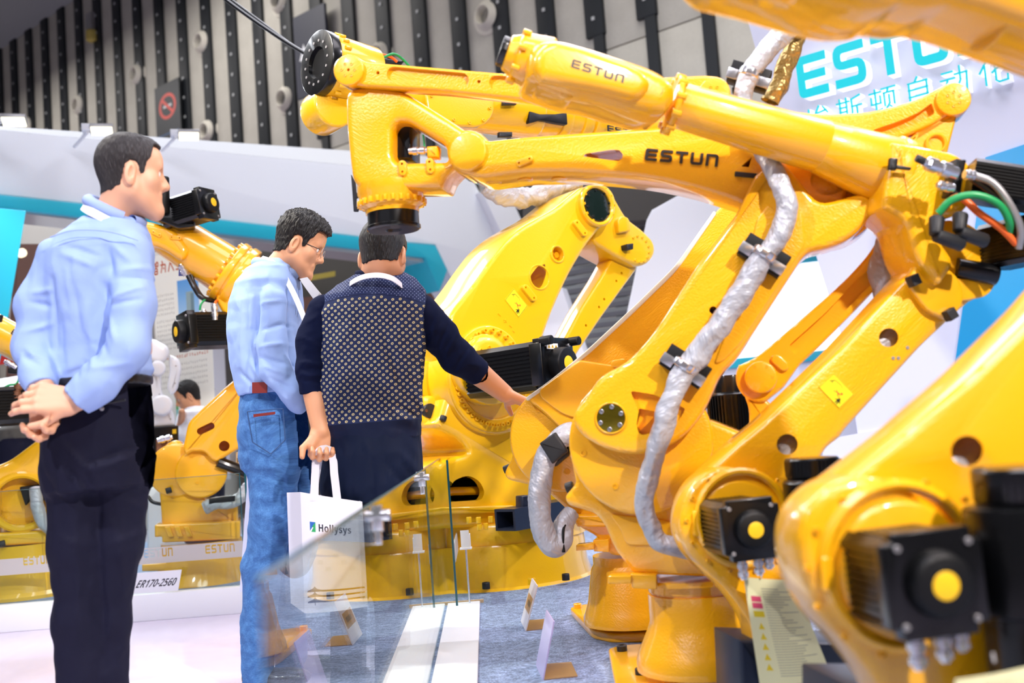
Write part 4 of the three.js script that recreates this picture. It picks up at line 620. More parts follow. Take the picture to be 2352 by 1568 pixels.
  const fr = part('forearm_flange', rodAB(fp(2035, 392), fp(2062, 403), 88 / kk, 88 / kk, 0.004, 40), YS, o);
  part('elbow_casting', F.slab([[2050, 322, 10], [2135, 336, 20], [2195, 348, 20], [2235, 375, 20], [2250, 440, 30], [2215, 490, 20], [2160, 500, 10], [2168, 560, 20], [2200, 600, 30], [2160, 660, 20], [2110, 600, 30], [2085, 510, 20], [2030, 475, 10]], 0.05, 0.17, { b: 0.02 }), Y, o, { label: 'elbow casting' });
  part('sensor_tab', [F.slab([[2047, 360], [2066, 362], [2062, 390], [2044, 388]], 0.075, 0.02, { r: 3 }), F.slab([[2060, 378], [2094, 384], [2093, 390], [2060, 386]], 0.075, 0.01, { r: 2, b: 0.002 })], mat.ink, o);
  const hs = part('wrist_housing', F.slab([[1232, 92, 10], [1257, 86, 14], [1290, 84, 20], [1373, 107, 30], [1493, 147, 30], [1530, 166, 20], [1556, 190, 12], [1558, 222, 12], [1535, 254, 10], [1500, 256, 10], [1455, 246, 30], [1367, 218, 20], [1315, 210, 20], [1272, 196, 30], [1228, 180, 20], [1215, 170, 30], [1218, 120, 20]], 0.06, 0.19, { b: 0.035 }), YS, o, { label: 'oblong wrist housing' });
  const ov = part('housing_bulge', F.slab([...circ(1280, 142, 52, 130, 290, 12, 52), [1340, 103, 30], [1470, 150, 40], [1505, 190, 40], [1470, 228, 40], [1380, 205, 40]], 0.085, 0.05, { b: 0.022 }), YS, hs);
  letters(ov, F, [1311, 154], [1431, 191], 20, 0.085, 0.001, mat.ink);
  part('housing_step', F.slab([[1225, 182, 8], [1318, 202, 8], [1318, 226, 8], [1290, 220, 10], [1240, 200, 10]], 0.03, 0.1, { b: 0.01 }), YS, hs);
  for (let i = 0; i < 10; i++) { const a = i / 10 * TAU, c = fp(1546, 240), d = fp(1560, 244).sub(c).normalize(), u = V3(0, 0, 1), v = d.clone().cross(u).normalize(); const p = c.clone().addScaledVector(u, Math.cos(a) * 62 / kk).addScaledVector(v, Math.sin(a) * 62 / kk); part('flange_bolt', rodAB(p.clone().addScaledVector(d, -0.012), p.clone().addScaledVector(d, 0.012), 0.009, 0.009, 0.002, 10), YS, o); }
  part('forearm_collar', rodAB(fp(1538, 237), fp(1552, 241), 66 / kk, 66 / kk, 0.004, 36), YS, o);
  for (const [x, y] of [[1688, 224], [1846, 275]]) { const a = F.at(x, y + 14, 0.0); part('lifting_lug', rod(0.011, 0.03, 0.004).translate(a.x, a.y - 0.006, zf), YS, o); }
  part('wrist', rodAB(fp(1262, 155), fp(1182, 127), 66 / kk, 56 / kk, 0.012, 40), YS, o); part('wrist_nose', rodAB(fp(1190, 130), fp(1163, 120), 48 / kk, 42 / kk, 0.008, 36), YS, o);
  part('tool_flange', rodAB(fp(1164, 121), fp(1148, 115), 34 / kk, 34 / kk, 0.003, 32), mat.black, o, { label: 'black tool flange' });
  for (let i = 0; i < 8; i++) { const a = i / 8 * TAU, c = fp(1200, 134), d = fp(1182, 127).sub(c).normalize(), u = V3(0, 0, 1), v = d.clone().cross(u).normalize(), p = c.addScaledVector(u, Math.cos(a) * 60 / kk).addScaledVector(v, Math.sin(a) * 60 / kk); part('wrist_bolt', rodAB(p, p.clone().addScaledVector(d, 0.02), 0.007, 0.007, 0.002, 10), YS, o); }
  // elbow motors, plugs and cables
  const m1 = servo('servo_motor', o, 0.105, 0.26, { label: 'black motor above the elbow' }); { const q = F.at(2225, 415, 0.08); m1.position.copy(q); m1.rotation.set(0.0, 1.25, 0); m1.rotateX(0.28); }
  part('bracket_plate', F.slab([[2200, 362], [2222, 366], [2208, 450], [2186, 446]], 0.12, 0.05, { r: 2 }), mat.blackMatte, o);
  connector(o, F.at(2196, 398, 0.15), F.at(2120, 372, 0.16), 0.018); connector(o, F.at(2190, 432, 0.15), F.at(2152, 424, 0.15), 0.012); connector(o, F.at(2215, 400, 0.15), F.at(2240, 404, 0.15), 0.013);
  part('plug_tail', F.rod([2125, 372], 0.16, [2104, 362], 0.16, 9), mat.rubber, o);
  wire('steel_braid', F.path([[2238, 403, 0.15], [2280, 420, 0.17], [2320, 470, 0.18], [2345, 530, 0.17], [2340, 570, 0.15]]), 0.009, mat.steelDull, o);
  wire('black_cable', F.path([[2235, 410, 0.14], [2290, 450, 0.15], [2335, 500, 0.16], [2350, 560, 0.14]]), 0.01, mat.cable, o);
  wire('green_cable', F.path([[2155, 490, 0.13], [2185, 460, 0.15], [2240, 448, 0.17], [2295, 470, 0.18], [2318, 510, 0.17], [2318, 535, 0.15]]), 0.009, mat.green, o);
  wire('orange_cable', F.path([[2165, 480, 0.11], [2200, 452, 0.12], [2250, 490, 0.14], [2300, 525, 0.15], [2335, 560, 0.15]]), 0.009, mat.orange, o);
  const m2 = servo('servo_motor', o, 0.125, 0.2, { label: 'black motor with yellow cap at the elbow' }); { const q = F.at(2283, 570, -0.02); m2.position.copy(q); m2.rotation.set(0, 0.3, 0); }
  for (const [x, y] of [[2152, 500], [2206, 492]]) { part('cable_elbow', rodAB(F.at(x, y, 0.14), F.at(x - 3, y + 40, 0.15), 0.018, 0.015, 0.004, 20), mat.rubber, o); part('cable_elbow', rodAB(F.at(x - 3, y + 40, 0.15), F.at(x + 58, y + 62, 0.14), 0.016, 0.017, 0.004, 20), mat.rubber, o); }
  part('motor_underside', F.rod([2195, 615], 0.0, [2290, 632], 0.02, 24), mat.black, o);
  sleeve('hose_sleeve', F.path([[2070, 500, -0.14], [2050, 540, -0.15], [2028, 590, -0.16], [2024, 625, -0.16], [2040, 680, -0.16]]), 0.033, mat.sleeve, o, { seed: 11, wrinkle: 0.15, fold: 0.8 });
}
{ // nearer robot, strongly out of focus
  const F = new Frame(2120, 1320, 1.52, 9, PT), o = F.thing('articulated_robot', 'yellow six axis robot close to the camera with a large black servo motor', 'robot');
  const Y = mat.paintSmooth;
  const arm = part('upper_arm', F.slab([[1860, 1200, 40], [1895, 1140, 30], [1985, 1070, 40], [2084, 992, 40], [2250, 848, 40], [2402, 698, 40], [2700, 350, 20], [3000, 600, 20], [2560, 1000, 40], [2400, 1200, 40], [2300, 1420, 60], [2000, 1480, 80]], 0, 0.11, { b: 0.014, holes: [circ(2221, 1035, 36, 0, 360, 28)], hr: 0 }), Y, o, { label: 'straight upper arm with a round opening' });
  part('inner_sleeve', F.rod([2265, 990], -0.055, [2180, 1080], -0.055, 44), mat.sleeve, o);
  part('shoulder_plate', F.slab([[1836, 1215, 30], [1858, 1162, 40], [1904, 1114, 40], [1970, 1090, 50], [2062, 1102, 60], [2150, 1170, 60], [2260, 1290, 50], [2330, 1420, 40], [2340, 1600, 20], [2250, 1800, 20], [2060, 1800, 20], [2062, 1650, 40], [2022, 1568, 40], [1960, 1490, 40], [1902, 1432, 40], [1860, 1362, 40], [1838, 1285, 30]], 0.05, 0.1, { b: 0.016 }), Y, o, { label: 'round shoulder casting' });
  part('shoulder_ring', F.ring(2075, 1300, 200, 168, 0.04, 0.062, 0.008), Y, o); part('shoulder_cover', F.disc(2080, 1310, 162, 0.03, 0.057, 0.008), Y, o);
  part('shoulder_slot', F.slab(oval(1900, 1290, 1903, 1350, 13), 0.062, 0.014, { r: 0, b: 0.003 }), Y, o);
  for (let i = 0; i < 14; i++) { const a = (i / 14 * 360) * Math.PI / 180, q = F.at(2075 + 222 * Math.cos(a), 1305 + 202 * Math.sin(a), 0.05); bolt(o, q.x, q.y, 0.05, 0.005, 0.006, Y); }
  frontServo(o, F, 2172, 1345, 0.2, 250, 0.2, 0.02);
  uprightServo(o, F, 2345, 0.13, [[0, 1070], [96, 1070], [100, 1076], [100, 1145], [96, 1152], [124, 1160], [128, 1170], [128, 1400], [110, 1410], [110, 1640], [0, 1640]], 100, 1080, 1143);
  part('pedestal', F.slab([[2080, 1640], [2500, 1640], [2520, 2300], [2090, 2300]], -0.02, 0.36, { r: 4 }), mat.navySteel, o, { label: 'dark steel pedestal' });
  // forearm along the top of the view
  const zf = -0.02;
  part('forearm', F.slab([[1600, -220, 30], [1640, -110, 20], [1680, -75, 20], [1781, -52, 20], [1861, -28, 20], [1935, -6, 30], [2011, 8, 20], [2061, 6, 10], [2085, -5, 10], [2155, 2, 10], [2201, -3, 10], [2268, 14, 20], [2352, 44, 30], [2560, 120, 30], [2700, 180, 30], [2700, -60, 40], [2300, -170, 60], [1800, -260, 40]], 0.06, 0.18, { b: 0.035 }), Y, o, { label: 'forearm seen from below' });
  part('forearm_step', F.slab([[1782, -80, 10], [1920, -82, 10], [1950, -45, 8], [1860, -38, 8], [1790, -50, 8]], 0.075, 0.1, { b: 0.01 }), Y, o);
  for (const [x, y] of [[2026, -30], [1860, -40], [2112, -20]]) { const q = F.at(x, y, 0.06); bolt(o, q.x, q.y, 0.058, 0.007, 0.01, Y); }
  part('forearm_tube', rodAB(F.at(2280, 10, zf), F.at(2620, 120, zf), 0.075, 0.085, 0.004, 40), Y, o);
}
// ---------- large robot in the middle ----------
{
  const F = new Frame(1127, 820, 4.95, 35, PT), o = F.thing('articulated_robot', 'large lemon yellow robot with round black elbow cover and finned black motor', 'robot');
  const L = mat.lemon, Y = mat.lemon, A = mat.lemon;
  const arm = part('upper_arm', carve(F.slab([[1333, 431, 10], [1345, 428, 10], ...circ(1375, 470, 42, -100, 70, 14, 50), [1377, 527, 20], [1350, 560, 20], [1313, 620, 30], [1283, 683, 30], [1260, 740, 30], [1240, 800, 20], [1180, 880, 40], [1080, 880, 40], [1035, 790, 30], [1030, 733, 14], [1043, 708, 20], [1087, 656, 30], [1127, 597, 30], [1160, 553, 30], [1200, 520, 20], [1277, 477, 20]], 0, 0.34, { b: 0.02, holes: [[[1217, 632, 8], [1232, 612, 8], [1252, 606, 8], [1256, 632, 8], [1248, 655, 8], [1236, 666, 8], [1222, 652, 8]]], hr: 8 }), [F.drill(1282, 583, 16, 0, 0.05, 28), F.drill(1276, 586, 7, -0.045, 0.08)]), L, o, { label: 'tall tapering upper arm' });
  part('arm_window_rim', F.ring(1240, 636, 30, 26, -0.01, 0.004, 0.002), L, arm);
  part('elbow_rim', F.ring(1375, 470, 50, 40, -0.02, 0.03, 0.008), L, arm); part('elbow_cover', F.disc(1375, 470, 39, -0.02, 0.014, 0.003), M({ color: '#16231f', roughness: 0.15, clearcoat: 0.8 }), arm, { label: 'dark round cover' });
  boltCircle(arm, F, 1375, 470, 44, 0.014, 12, 0, 330, 0.007, 0.01, Y); boltCircle(arm, F, 1375, 470, 34, 0.014, 8, 10, 325, 0.006, 0.006, mat.ink);
  part('arm_pocket', F.ring(1282, 583, 21, 16.5, -0.01, 0.006, 0.003), Y, arm);
  for (const p of [[1326, 511, 1344, 535], [1208, 660, 1227, 684]]) { part('pad', carve(F.slab(oval(...p, 7), 0.02, 0.03, { b: 0.003, r: 0 }), [[p[0], p[1]], [p[2], p[3]]].map(([x, y]) => F.drill(x, y, 2.4, 0.02, 0.02, 10))), L, arm); }
  warning(arm, F, [[1160, 688], [1192, 729], [1212, 702], [1180, 662]], 0.002);
  { const q = F.at(1147, 722, 0), g = []; for (const [x, y, w, h] of [[0, 0, 0.02, 0.005], [0.03, -0.03, 0.005, 0.02], [0.03, -0.03, 0.02, 0.005], [0.06, -0.055, 0.018, 0.005], [0.075, -0.08, 0.014, 0.005]]) g.push(box(w, h, 0.004).rotateZ(-0.7).translate(q.x + x, q.y + y, 0.001)); part('axis_mark', g, L, arm); }
  // shoulder rings with their bolts
  part('shoulder_flange', F.disc(1127, 838, 92, -0.05, 0.02, 0.008, 56), L, o); part('shoulder_dome', F.disc(1127, 822, 60, -0.02, 0.075, 0.05, 48), L, o);
  boltCircle(o, F, 1127, 828, 70, 0.02, 20, 15, 345, 0.0105, 0.022, Y); boltCircle(o, F, 1120, 845, 46, 0.05, 12, 0, 330, 0.0105, 0.03, Y);
  part('shoulder_housing', F.disc(1137, 870, 128, -0.5, -0.06, 0.012, 60), Y, o); part('shoulder_ring', F.ring(1137, 870, 122, 92, -0.1, -0.045, 0.006), Y, o);
  boltCircle(o, F, 1137, 870, 106, -0.045, 26, 150, 345, 0.0105, 0.014, Y);
  // turret
  part('turret', carve(carve(F.slab([[1030, 900, 20], [1012, 960, 8], [1000, 972, 6], [1010, 985, 8], [1060, 1010, 30], [1080, 1040, 40], [1010, 1060, 30], [985, 1085, 20], [975, 1160, 30], [960, 1215, 20], [1400, 1205, 20], [1370, 1080, 30], [1290, 1000, 40], [1270, 880, 30]], -0.1, 0.5, { b: 0.03 }), [prism(F.poly([[1000, 1076], [1190, 1070], [1200, 1168], [1000, 1172]], -0.14, 10), -0.14, 0.38, 0)]), [prism(F.poly([[1030, 1132, 10], [1040, 1104, 20], [1075, 1090, 20], [1102, 1104, 20], [1114, 1130, 14], [1106, 1148, 8], [1038, 1152, 8]], -0.1, 8), -0.06, 0.2, 0)]), Y, o, { label: 'turret casting with half round windows' });
  part('inner_motor', F.rod([1040, 1128], -0.42, [1115, 1126], -0.42, 30), mat.black, o, { label: 'black drum added to darken the turret window' }); part('window_rod', F.rod([1030, 1128], -0.2, [1120, 1126], -0.2, 10), L, o); part('turret_rib', F.slab([[1000, 1165], [1180, 1160], [1200, 1175], [1000, 1182]], -0.07, 0.1, { r: 4 }), Y, o);  // black drum is added behind the window to make its inside dark
  part('turret_skirt', F.turn(1140, -0.4, [[0, 1186], [196, 1186], [200, 1192], [204, 1230], [0, 1230]], 64), Y, o);
  part('bump_stop', F.rod([1016, 966], -0.09, [1020, 955], -0.09, 8, 8, 0.003), mat.rubber, o, { label: 'black rubber stop' });
  part('side_gearcase', F.disc(985, 870, 42, -0.62, -0.25, 0.012), A, o); part('side_gearcase', F.slab([[975, 905, 20], [1010, 910, 20], [1015, 985, 20], [975, 985, 20]], -0.2, 0.3, { b: 0.02 }), A, o);
  part('side_cap', F.disc(989, 943, 17, -0.22, -0.19, 0.003), mat.ink, o); for (const [x, y] of [[979, 943], [999, 946]]) { const q = F.at(x, y, -0.19); bolt(o, q.x, q.y, -0.19, 0.007, 0.004, mat.brass); }
  // base
  part('base_drum', F.turn(1140, -0.4, [[0, 1230], [205, 1230], [208, 1236], [212, 1290], [220, 1318], [230, 1326], [230, 1334], [0, 1334]], 72), Y, o, { label: 'wide round base' });
  part('base_foot', F.turn(1140, -0.4, [[0, 1332], [240, 1332], [242, 1335], [242, 1343], [0, 1343]], 72), Y, o);
  for (const [x, y, m] of [[1117, 1352, mat.rubber], [1222, 1342, Y], [950, 1362, mat.rubber], [1300, 1332, mat.rubber]]) { const w = F.local(G(x, y, PT + 0.02)); bolt(o, w.x, w.y, w.z, 0.018, 0.03, m, 'foot_bolt', 'y'); }
  for (const [x, y] of [[1102, 1192], [1118, 1206], [1104, 1208], [1080, 1192], [1130, 1190]]) { const q = F.at(x, y, 0.06); part('skirt_bolt', rod(0.012, 0.03, 0.003, 0.012, 10).translate(q.x, q.y - 0.02, 0.05), Y, o); }
  // fork pockets
  { const q = F.at(1160, 1194, 0.1), k = F.s(1160, 1194, 0.1), w = 62 / k, h = 50 / k, R = (a, b) => [V2(-a, -b), V2(a, -b), V2(a, b), V2(-a, b)]; part('fork_pocket', prism(R(w / 2, h / 2), 0, 0.55, 0, [R(w / 2 - 0.012, h / 2 - 0.012)]).rotateY(-Math.PI / 2 + 0.25).translate(q.x, q.y, q.z), mat.navySteel, o, { label: 'black square tube' }); }
  part('fork_lug', F.slab([[1200, 1138], [1222, 1136], [1222, 1165], [1200, 1168]], 0.1, 0.06, { r: 3 }), mat.navySteel, o);
  // big servo, axis pointing aside
  const m = servo('servo_motor', o, 0.235, 0.5, { label: 'large finned black servo motor' }); { const q = F.at(1104, 862, 0.03); m.position.copy(q); m.rotation.set(-0.02, 0.28, 0); }
  const wl = sheet([V3(-0.04, -0.012, 0), V3(0.04, -0.012, 0), V3(0.04, 0.012, 0), V3(-0.04, 0.012, 0)], 0.001); const tx = printTex(128, 48, (g, w, h) => { g.fillStyle = '#f4f4ee'; g.fillRect(0, 0, w, h); for (let i = 0; i < 3; i++) { g.fillStyle = '#e8b820'; g.beginPath(); g.moveTo(10 + i * 40, 40); g.lineTo(26 + i * 40, 8); g.lineTo(42 + i * 40, 40); g.fill(); g.fillStyle = '#222'; g.fillRect(24 + i * 40, 20, 4, 14); } });
  const wm = part('warning_plate', wl, M({ map: tx, roughness: 0.4 }), m, { keepUV: true, label: 'white plate with warning triangles' }); wm.position.set(-0.04, 0.078, 0.455); 
  for (const [x, y] of [[-0.1, 0.1], [0.1, -0.1], [0.1, 0.1]]) part('motor_stud', rod(0.02, 0.06, 0.004).rotateX(Math.PI / 2).translate(x, y, 0.44), mat.blackMatte, m);
  // counterbalance lever behind the elbow and its strut
  const br = part('counter_lever', F.slab([[1400, 430, 10], [1440, 500, 20], [1478, 528, 30], ...circ(1468, 572, 38, -40, 100, 10, 38), [1430, 596, 20], [1392, 575, 20], [1360, 556, 20], [1365, 500, 20]], -0.1, 0.22, { b: 0.02 }), A, o, { label: 'counter lever with round end' });
  part('lever_lug', F.slab([[1418, 505, 12], [1428, 494, 12], [1446, 500, 10], [1450, 530, 6], [1422, 535, 6]], -0.07, 0.05, { b: 0.008 }), A, br); part('lever_stop', F.slab([[1440, 560], [1456, 558], [1456, 572], [1442, 572]], -0.05, 0.06, { r: 2 }), mat.rubber, br); boltCircle(br, F, 1468, 572, 30, -0.1, 10, -120, 120, 0.007, 0.006, A);
  const st = part('strut', carve(F.slab([[1412, 580, 14], [1467, 613, 14], [1430, 663, 20], [1380, 732, 20], [1313, 832, 20], [1286, 800, 14], [1335, 708, 20], [1385, 630, 20]], -0.16, 0.12, { b: 0.014 }), [[1428, 627], [1416, 645], [1388, 687], [1376, 705], [1346, 747], [1316, 790]].map(([x, y]) => F.drill(x, y, 3, -0.16, 0.05))), A, o, { label: 'slanted strut' });
  // forearm and wrist seen between the bars of the palletising robot
  const zf = -0.1, fp = (x, y, z = zf) => F.at(x, y, z), k = F.s(1300, 270, zf);
  part('forearm_tube', rodAB(fp(1600, 330), fp(1345, 275), 62 / k, 52 / k, 0.006, 40), L, o); part('forearm_sleeve', rodAB(fp(1350, 276), fp(1215, 262), 46 / k, 46 / k, 0.006, 40), A, o); part('forearm_collar', rodAB(fp(1338, 275), fp(1318, 273), 50 / k, 50 / k, 0.004, 40), L, o); part('forearm_collar', rodAB(fp(1290, 270), fp(1270, 268), 50 / k, 50 / k, 0.004, 40), L, o);
  { const z = F.at(1260, 270, 0.06), q = F.at(1260, 270, zf + 48 / k); const c = part('hinge_clamp', F.slab([[1216, 255], [1240, 262], [1255, 262], [1275, 262], [1302, 258], [1304, 286], [1278, 282], [1258, 278], [1240, 276], [1216, 282]], q.z + 0.02, 0.03, { r: 3, b: 0.003 }), mat.blackMatte, o); }
  letters(o, F, [1395, 302], [1480, 318], 16, zf + 50 / k + 0.02, 0.004, mat.ink);
  part('wrist_body', rodAB(fp(1225, 262), fp(985, 235), 58 / k, 50 / k, 0.02, 40), A, o); part('wrist_cover', F.slab([...circ(1090, 245, 46, -90, 90, 10, 46), [990, 285, 20], [975, 205, 20], [1000, 200, 10]], zf + 56 / k + 0.01, 0.04, { b: 0.01 }), Y, o);
  for (const [x, y] of [[991, 220], [1125, 248], [1042, 275], [1078, 282], [1110, 276]]) { const q = F.at(x, y, zf + 56 / k + 0.012); bolt(o, q.x, q.y, q.z, 0.008, 0.006, Y); }
  part('cable_clip', F.slab([[1158, 228], [1188, 230], [1188, 240], [1158, 240]], 0.06, 0.03, { r: 2 }), mat.ink, o); part('cable_clip', F.slab([[1148, 302], [1178, 302], [1178, 314], [1148, 314]], 0.06, 0.03, { r: 2 }), mat.ink, o);
  part('wrist_fork', rodAB(fp(1000, 240), fp(790, 215), 52 / k, 62 / k, 0.02, 40), Y, o); part('wrist_knuckle', F.disc(770, 240, 52, -0.14, 0.02, 0.012), Y, o);
  const a = fp(850, 176, 0.0), b = fp(748, 149, 0.02), d = b.clone().sub(a).normalize(), c = b.clone().addScaledVector(d, 0.045);
  part('wrist_drum', rodAB(a, b, 58 / k, 60 / k, 0.006, 40), Y, o);
  const tf = part('tool_flange', carve(rodAB(b, c, 63 / k, 63 / k, 0.004, 48), [rodAB(c.clone().addScaledVector(d, -0.014), c.clone().addScaledVector(d, 0.01), 0.07, 0.07, 0, 36)]), mat.black, o, { label: 'glossy black tool flange' });
  
  { const u = V3(0, 1, 0).cross(d).normalize(), v = d.clone().cross(u); for (let i = 0; i < 14; i++) { const t = i / 14 * TAU, p = c.clone().addScaledVector(u, Math.cos(t) * 0.095).addScaledVector(v, Math.sin(t) * 0.095); part('flange_screw', rodAB(p.clone().addScaledVector(d, -0.002), p.clone().addScaledVector(d, 0.003), 0.006, 0.006, 0, 8), mat.steelDull, tf); }
    for (let i = 0; i < 20; i++) { const t = i / 20 * TAU, p = b.clone().addScaledVector(d, -0.05).addScaledVector(u, Math.cos(t) * 61 / k).addScaledVector(v, Math.sin(t) * 61 / k); part('drum_bolt', rodAB(p, p.clone().addScaledVector(d, 0.03), 0.009, 0.009, 0.002, 8), Y, o); } }
  part('cable_box', F.slab([[850, 128], [930, 140], [910, 165], [850, 160]], -0.1, 0.1, { r: 4 }), mat.blackMatte, o);
  wire('orange_cable', F.path([[850, 122, -0.05], [880, 126, -0.05], [900, 132, -0.06], [912, 142, -0.06]]), 0.007, mat.orange, o); wire('green_cable', F.path([[848, 118, -0.06], [872, 132, -0.05], [905, 124, -0.05], [925, 136, -0.06], [940, 152, -0.06]]), 0.006, mat.green, o);
  part('cable_guard', F.slab([[818, 110, 6], [850, 122, 6], [860, 150, 6], [830, 150, 6]], -0.07, 0.08, { b: 0.01 }), Y, o);
  sleeve('hose_sleeve', F.path([[1115, 425, -0.35], [1150, 448, -0.33], [1210, 452, -0.3], [1270, 436, -0.25], [1330, 415, -0.2]]), 0.05, mat.sleeve, o, { seed: 21, wrinkle: 0.25, fold: 0.6 });
}
// ---------- robots across the aisle ----------
{
  const F = new Frame(444, 1087, 5.95, 14, PT), o = F.thing('articulated_robot', 'yellow robot with bent arm and black shaft standing behind the glass with lettered strip', 'robot');
  const Y = mat.paintSmooth, A = mat.paintSmooth;
  const arm = part('upper_arm', carve(F.slab([[700, 700, 20], [640, 780, 20], [558, 858, 20], [525, 882, 20], [458, 944, 20], [432, 970, 12], [420, 1030, 10], [428, 1045, 6], [440, 1036, 6], [470, 1036, 10], [482, 1052, 10], [496, 1062, 12], [540, 1035, 12], [600, 1000, 20], [700, 900, 20]], 0.08, 0.22, { b: 0.02 }), [F.drill(515, 1024, 12, 0.08, 0.16, 24), F.pocket(oval(460, 990, 485, 978, 8), 0.08, 0.16, 0)]), Y, o, { label: 'bent upper arm' });
  part('hip_disc', F.disc(462, 1085, 58, -0.05, 0.02, 0.012, 48), A, o, { label: 'round hip cover' }); { const q = F.at(452, 1108, 0.02); bolt(o, q.x, q.y, 0.02, 0.01, 0.006, A); }
  part('hip_drum', F.disc(405, 1080, 62, -0.3, -0.02, 0.015, 48), A, o);
  part('hip_casting', F.slab([[375, 1020, 20], [415, 1005, 20], [430, 1080, 10], [470, 1150, 20], [545, 1150, 10], [548, 1205, 6], [372, 1210, 10], [368, 1150, 20], [360, 1080, 20]], -0.03, 0.3, { b: 0.02 }), A, o);
  part('bump_stop', F.rod([381, 1128], 0.02, [394, 1124], 0.02, 7, 7, 0.003), mat.rubber, o); part('shaft', F.rod([500, 1060], 0.05, [580, 1090], 0.02, 13), mat.black, o, { label: 'glossy black shaft' });
  part('turntable', F.slab([[355, 1205, 4], [552, 1196, 4], [552, 1238, 4], [372, 1246, 4], [372, 1232, 4], [355, 1234, 4]], 0.03, 0.36, { b: 0.012 }), A, o);
  for (let i = 0; i < 3; i++) part('turntable_rib', F.slab([[378 + i * 22, 1210], [390 + i * 22, 1209], [398 + i * 22, 1232], [386 + i * 22, 1233]], 0.05, 0.03, { r: 1, b: 0.003 }), A, o);
  part('base_drum', F.turn(468, -0.16, [[0, 1240], [90, 1240], [94, 1280], [108, 1335], [118, 1345], [118, 1356], [0, 1356]], 48), A, o); part('base_wing', F.slab([[326, 1296], [400, 1290], [400, 1310], [326, 1312]], -0.02, 0.2, { r: 3 }), A, o);
  sleeve('hose_sleeve', F.path([[470, 1165, 0.04], [500, 1155, 0.06], [540, 1150, 0.05], [570, 1120, 0.02], [585, 1085, 0.0]]), 0.035, mat.sleeve, o, { seed: 31, wrinkle: 0.2, fold: 0.5 });
  part('hose_bracket', F.slab([[480, 1145], [540, 1138], [540, 1150], [480, 1158]], 0.1, 0.05, { r: 2 }), mat.blackMatte, o);
  part('plug_box', F.slab([[358, 1010], [385, 1008], [385, 1060], [358, 1062]], -0.1, 0.1, { r: 2 }), mat.brass, o); connector(o, F.at(362, 1012, -0.05), F.at(396, 1003, -0.05), 0.02); wire('cable', F.path([[340, 1140, -0.1], [350, 1152, -0.08], [372, 1158, -0.06]]), 0.01, mat.cable, o);
  // forearm rising behind the two visitors
  const zf = 0.3, fp = (x, y, z = zf) => F.at(x, y, z), k = F.s(480, 600, zf);
  part('forearm_tube', rodAB(fp(385, 535), fp(530, 628), 52 / k, 58 / k, 0.01, 44), Y, o); const c0 = fp(522, 622), c1 = fp(545, 637), dd = c1.clone().sub(c0).normalize();
  part('forearm_flange', rodAB(c0, c0.clone().addScaledVector(dd, 0.04), 78 / k, 78 / k, 0.006, 48), Y, o); part('forearm_flange', rodAB(c0.clone().addScaledVector(dd, 0.055), c0.clone().addScaledVector(dd, 0.1), 80 / k, 80 / k, 0.006, 48), Y, o); part('flange_gap', rodAB(c0.clone().addScaledVector(dd, 0.04), c0.clone().addScaledVector(dd, 0.056), 74 / k, 74 / k, 0, 48), A, o);
  { const u = V3(0, 0, 1).cross(dd).normalize(), v = dd.clone().cross(u); for (let i = 0; i < 22; i++) { const t = i / 22 * TAU, p = c0.clone().addScaledVector(u, Math.cos(t) * 68 / k).addScaledVector(v, Math.sin(t) * 68 / k); part('flange_bolt', rodAB(p, p.clone().addScaledVector(dd, -0.02), 0.011, 0.011, 0.002, 10), Y, o); } }
  part('elbow_casting', F.slab([[500, 660, 20], [575, 560, 20], [640, 640, 30], [640, 900, 20], [590, 830, 20], [545, 770, 20], [495, 690, 10]], zf + 0.1, 0.3, { b: 0.02 }), A, o);
  part('wrist_casting', F.slab([[270, 500, 20], [330, 505, 20], [400, 520, 30], [440, 575, 30], [420, 600, 30], [360, 560, 30], [280, 560, 20]], zf + 0.14, 0.26, { b: 0.03 }), Y, o, { label: 'wrist casting' });
  pad(o, F, [352, 533, 366, 540], zf + 0.14, 5, Y); pad(o, F, [394, 545, 412, 546], zf + 0.14, 5, Y);
  const m1 = servo('servo_motor', o, 0.17, 0.28, { label: 'black motor on the wrist' }); { const q = F.at(392, 495, zf + 0.1); m1.position.copy(q); m1.rotation.set(-0.2, 0.95, 0.2); }
  part('cable_stack', rodAB(fp(372, 490, zf + 0.2), fp(380, 405, zf + 0.2), 0.04, 0.02, 0.01, 16), mat.blackMatte, o); part('motor_base', F.slab([[350, 500], [385, 470], [450, 500], [446, 520], [410, 524]], zf + 0.2, 0.1, { r: 4 }), mat.black, o);
  const m2 = servo('servo_motor', o, 0.2, 0.34, { label: 'black motor hanging under the forearm' }); { const q = F.at(545, 758, zf); m2.position.copy(q); m2.rotation.set(0.05, -1.15, 0.12); }
  connector(o, F.at(470, 745, zf + 0.12), F.at(468, 710, zf + 0.12), 0.018); connector(o, F.at(494, 735, zf + 0.14), F.at(492, 698, zf + 0.14), 0.018); wire('green_cable', F.path([[459, 712, zf + 0.1], [462, 698, zf + 0.1], [472, 688, zf + 0.08], [500, 690, zf]]), 0.006, mat.green, o); wire('orange_cable', F.path([[493, 700, zf + 0.14], [496, 692, zf + 0.12], [506, 690, zf + 0.05]]), 0.007, mat.orange, o);
  part('plug_plate', F.slab([[411, 605], [447, 606], [447, 632], [410, 633]], zf, 0.02, { r: 1, b: 0.002 }), M({ color: '#5a63a8', roughness: 0.4 }), o); connector(o, F.at(428, 632, zf + 0.05), F.at(414, 606, zf + 0.06), 0.022); connector(o, F.at(440, 620, zf + 0.05), F.at(433, 604, zf + 0.06), 0.015);
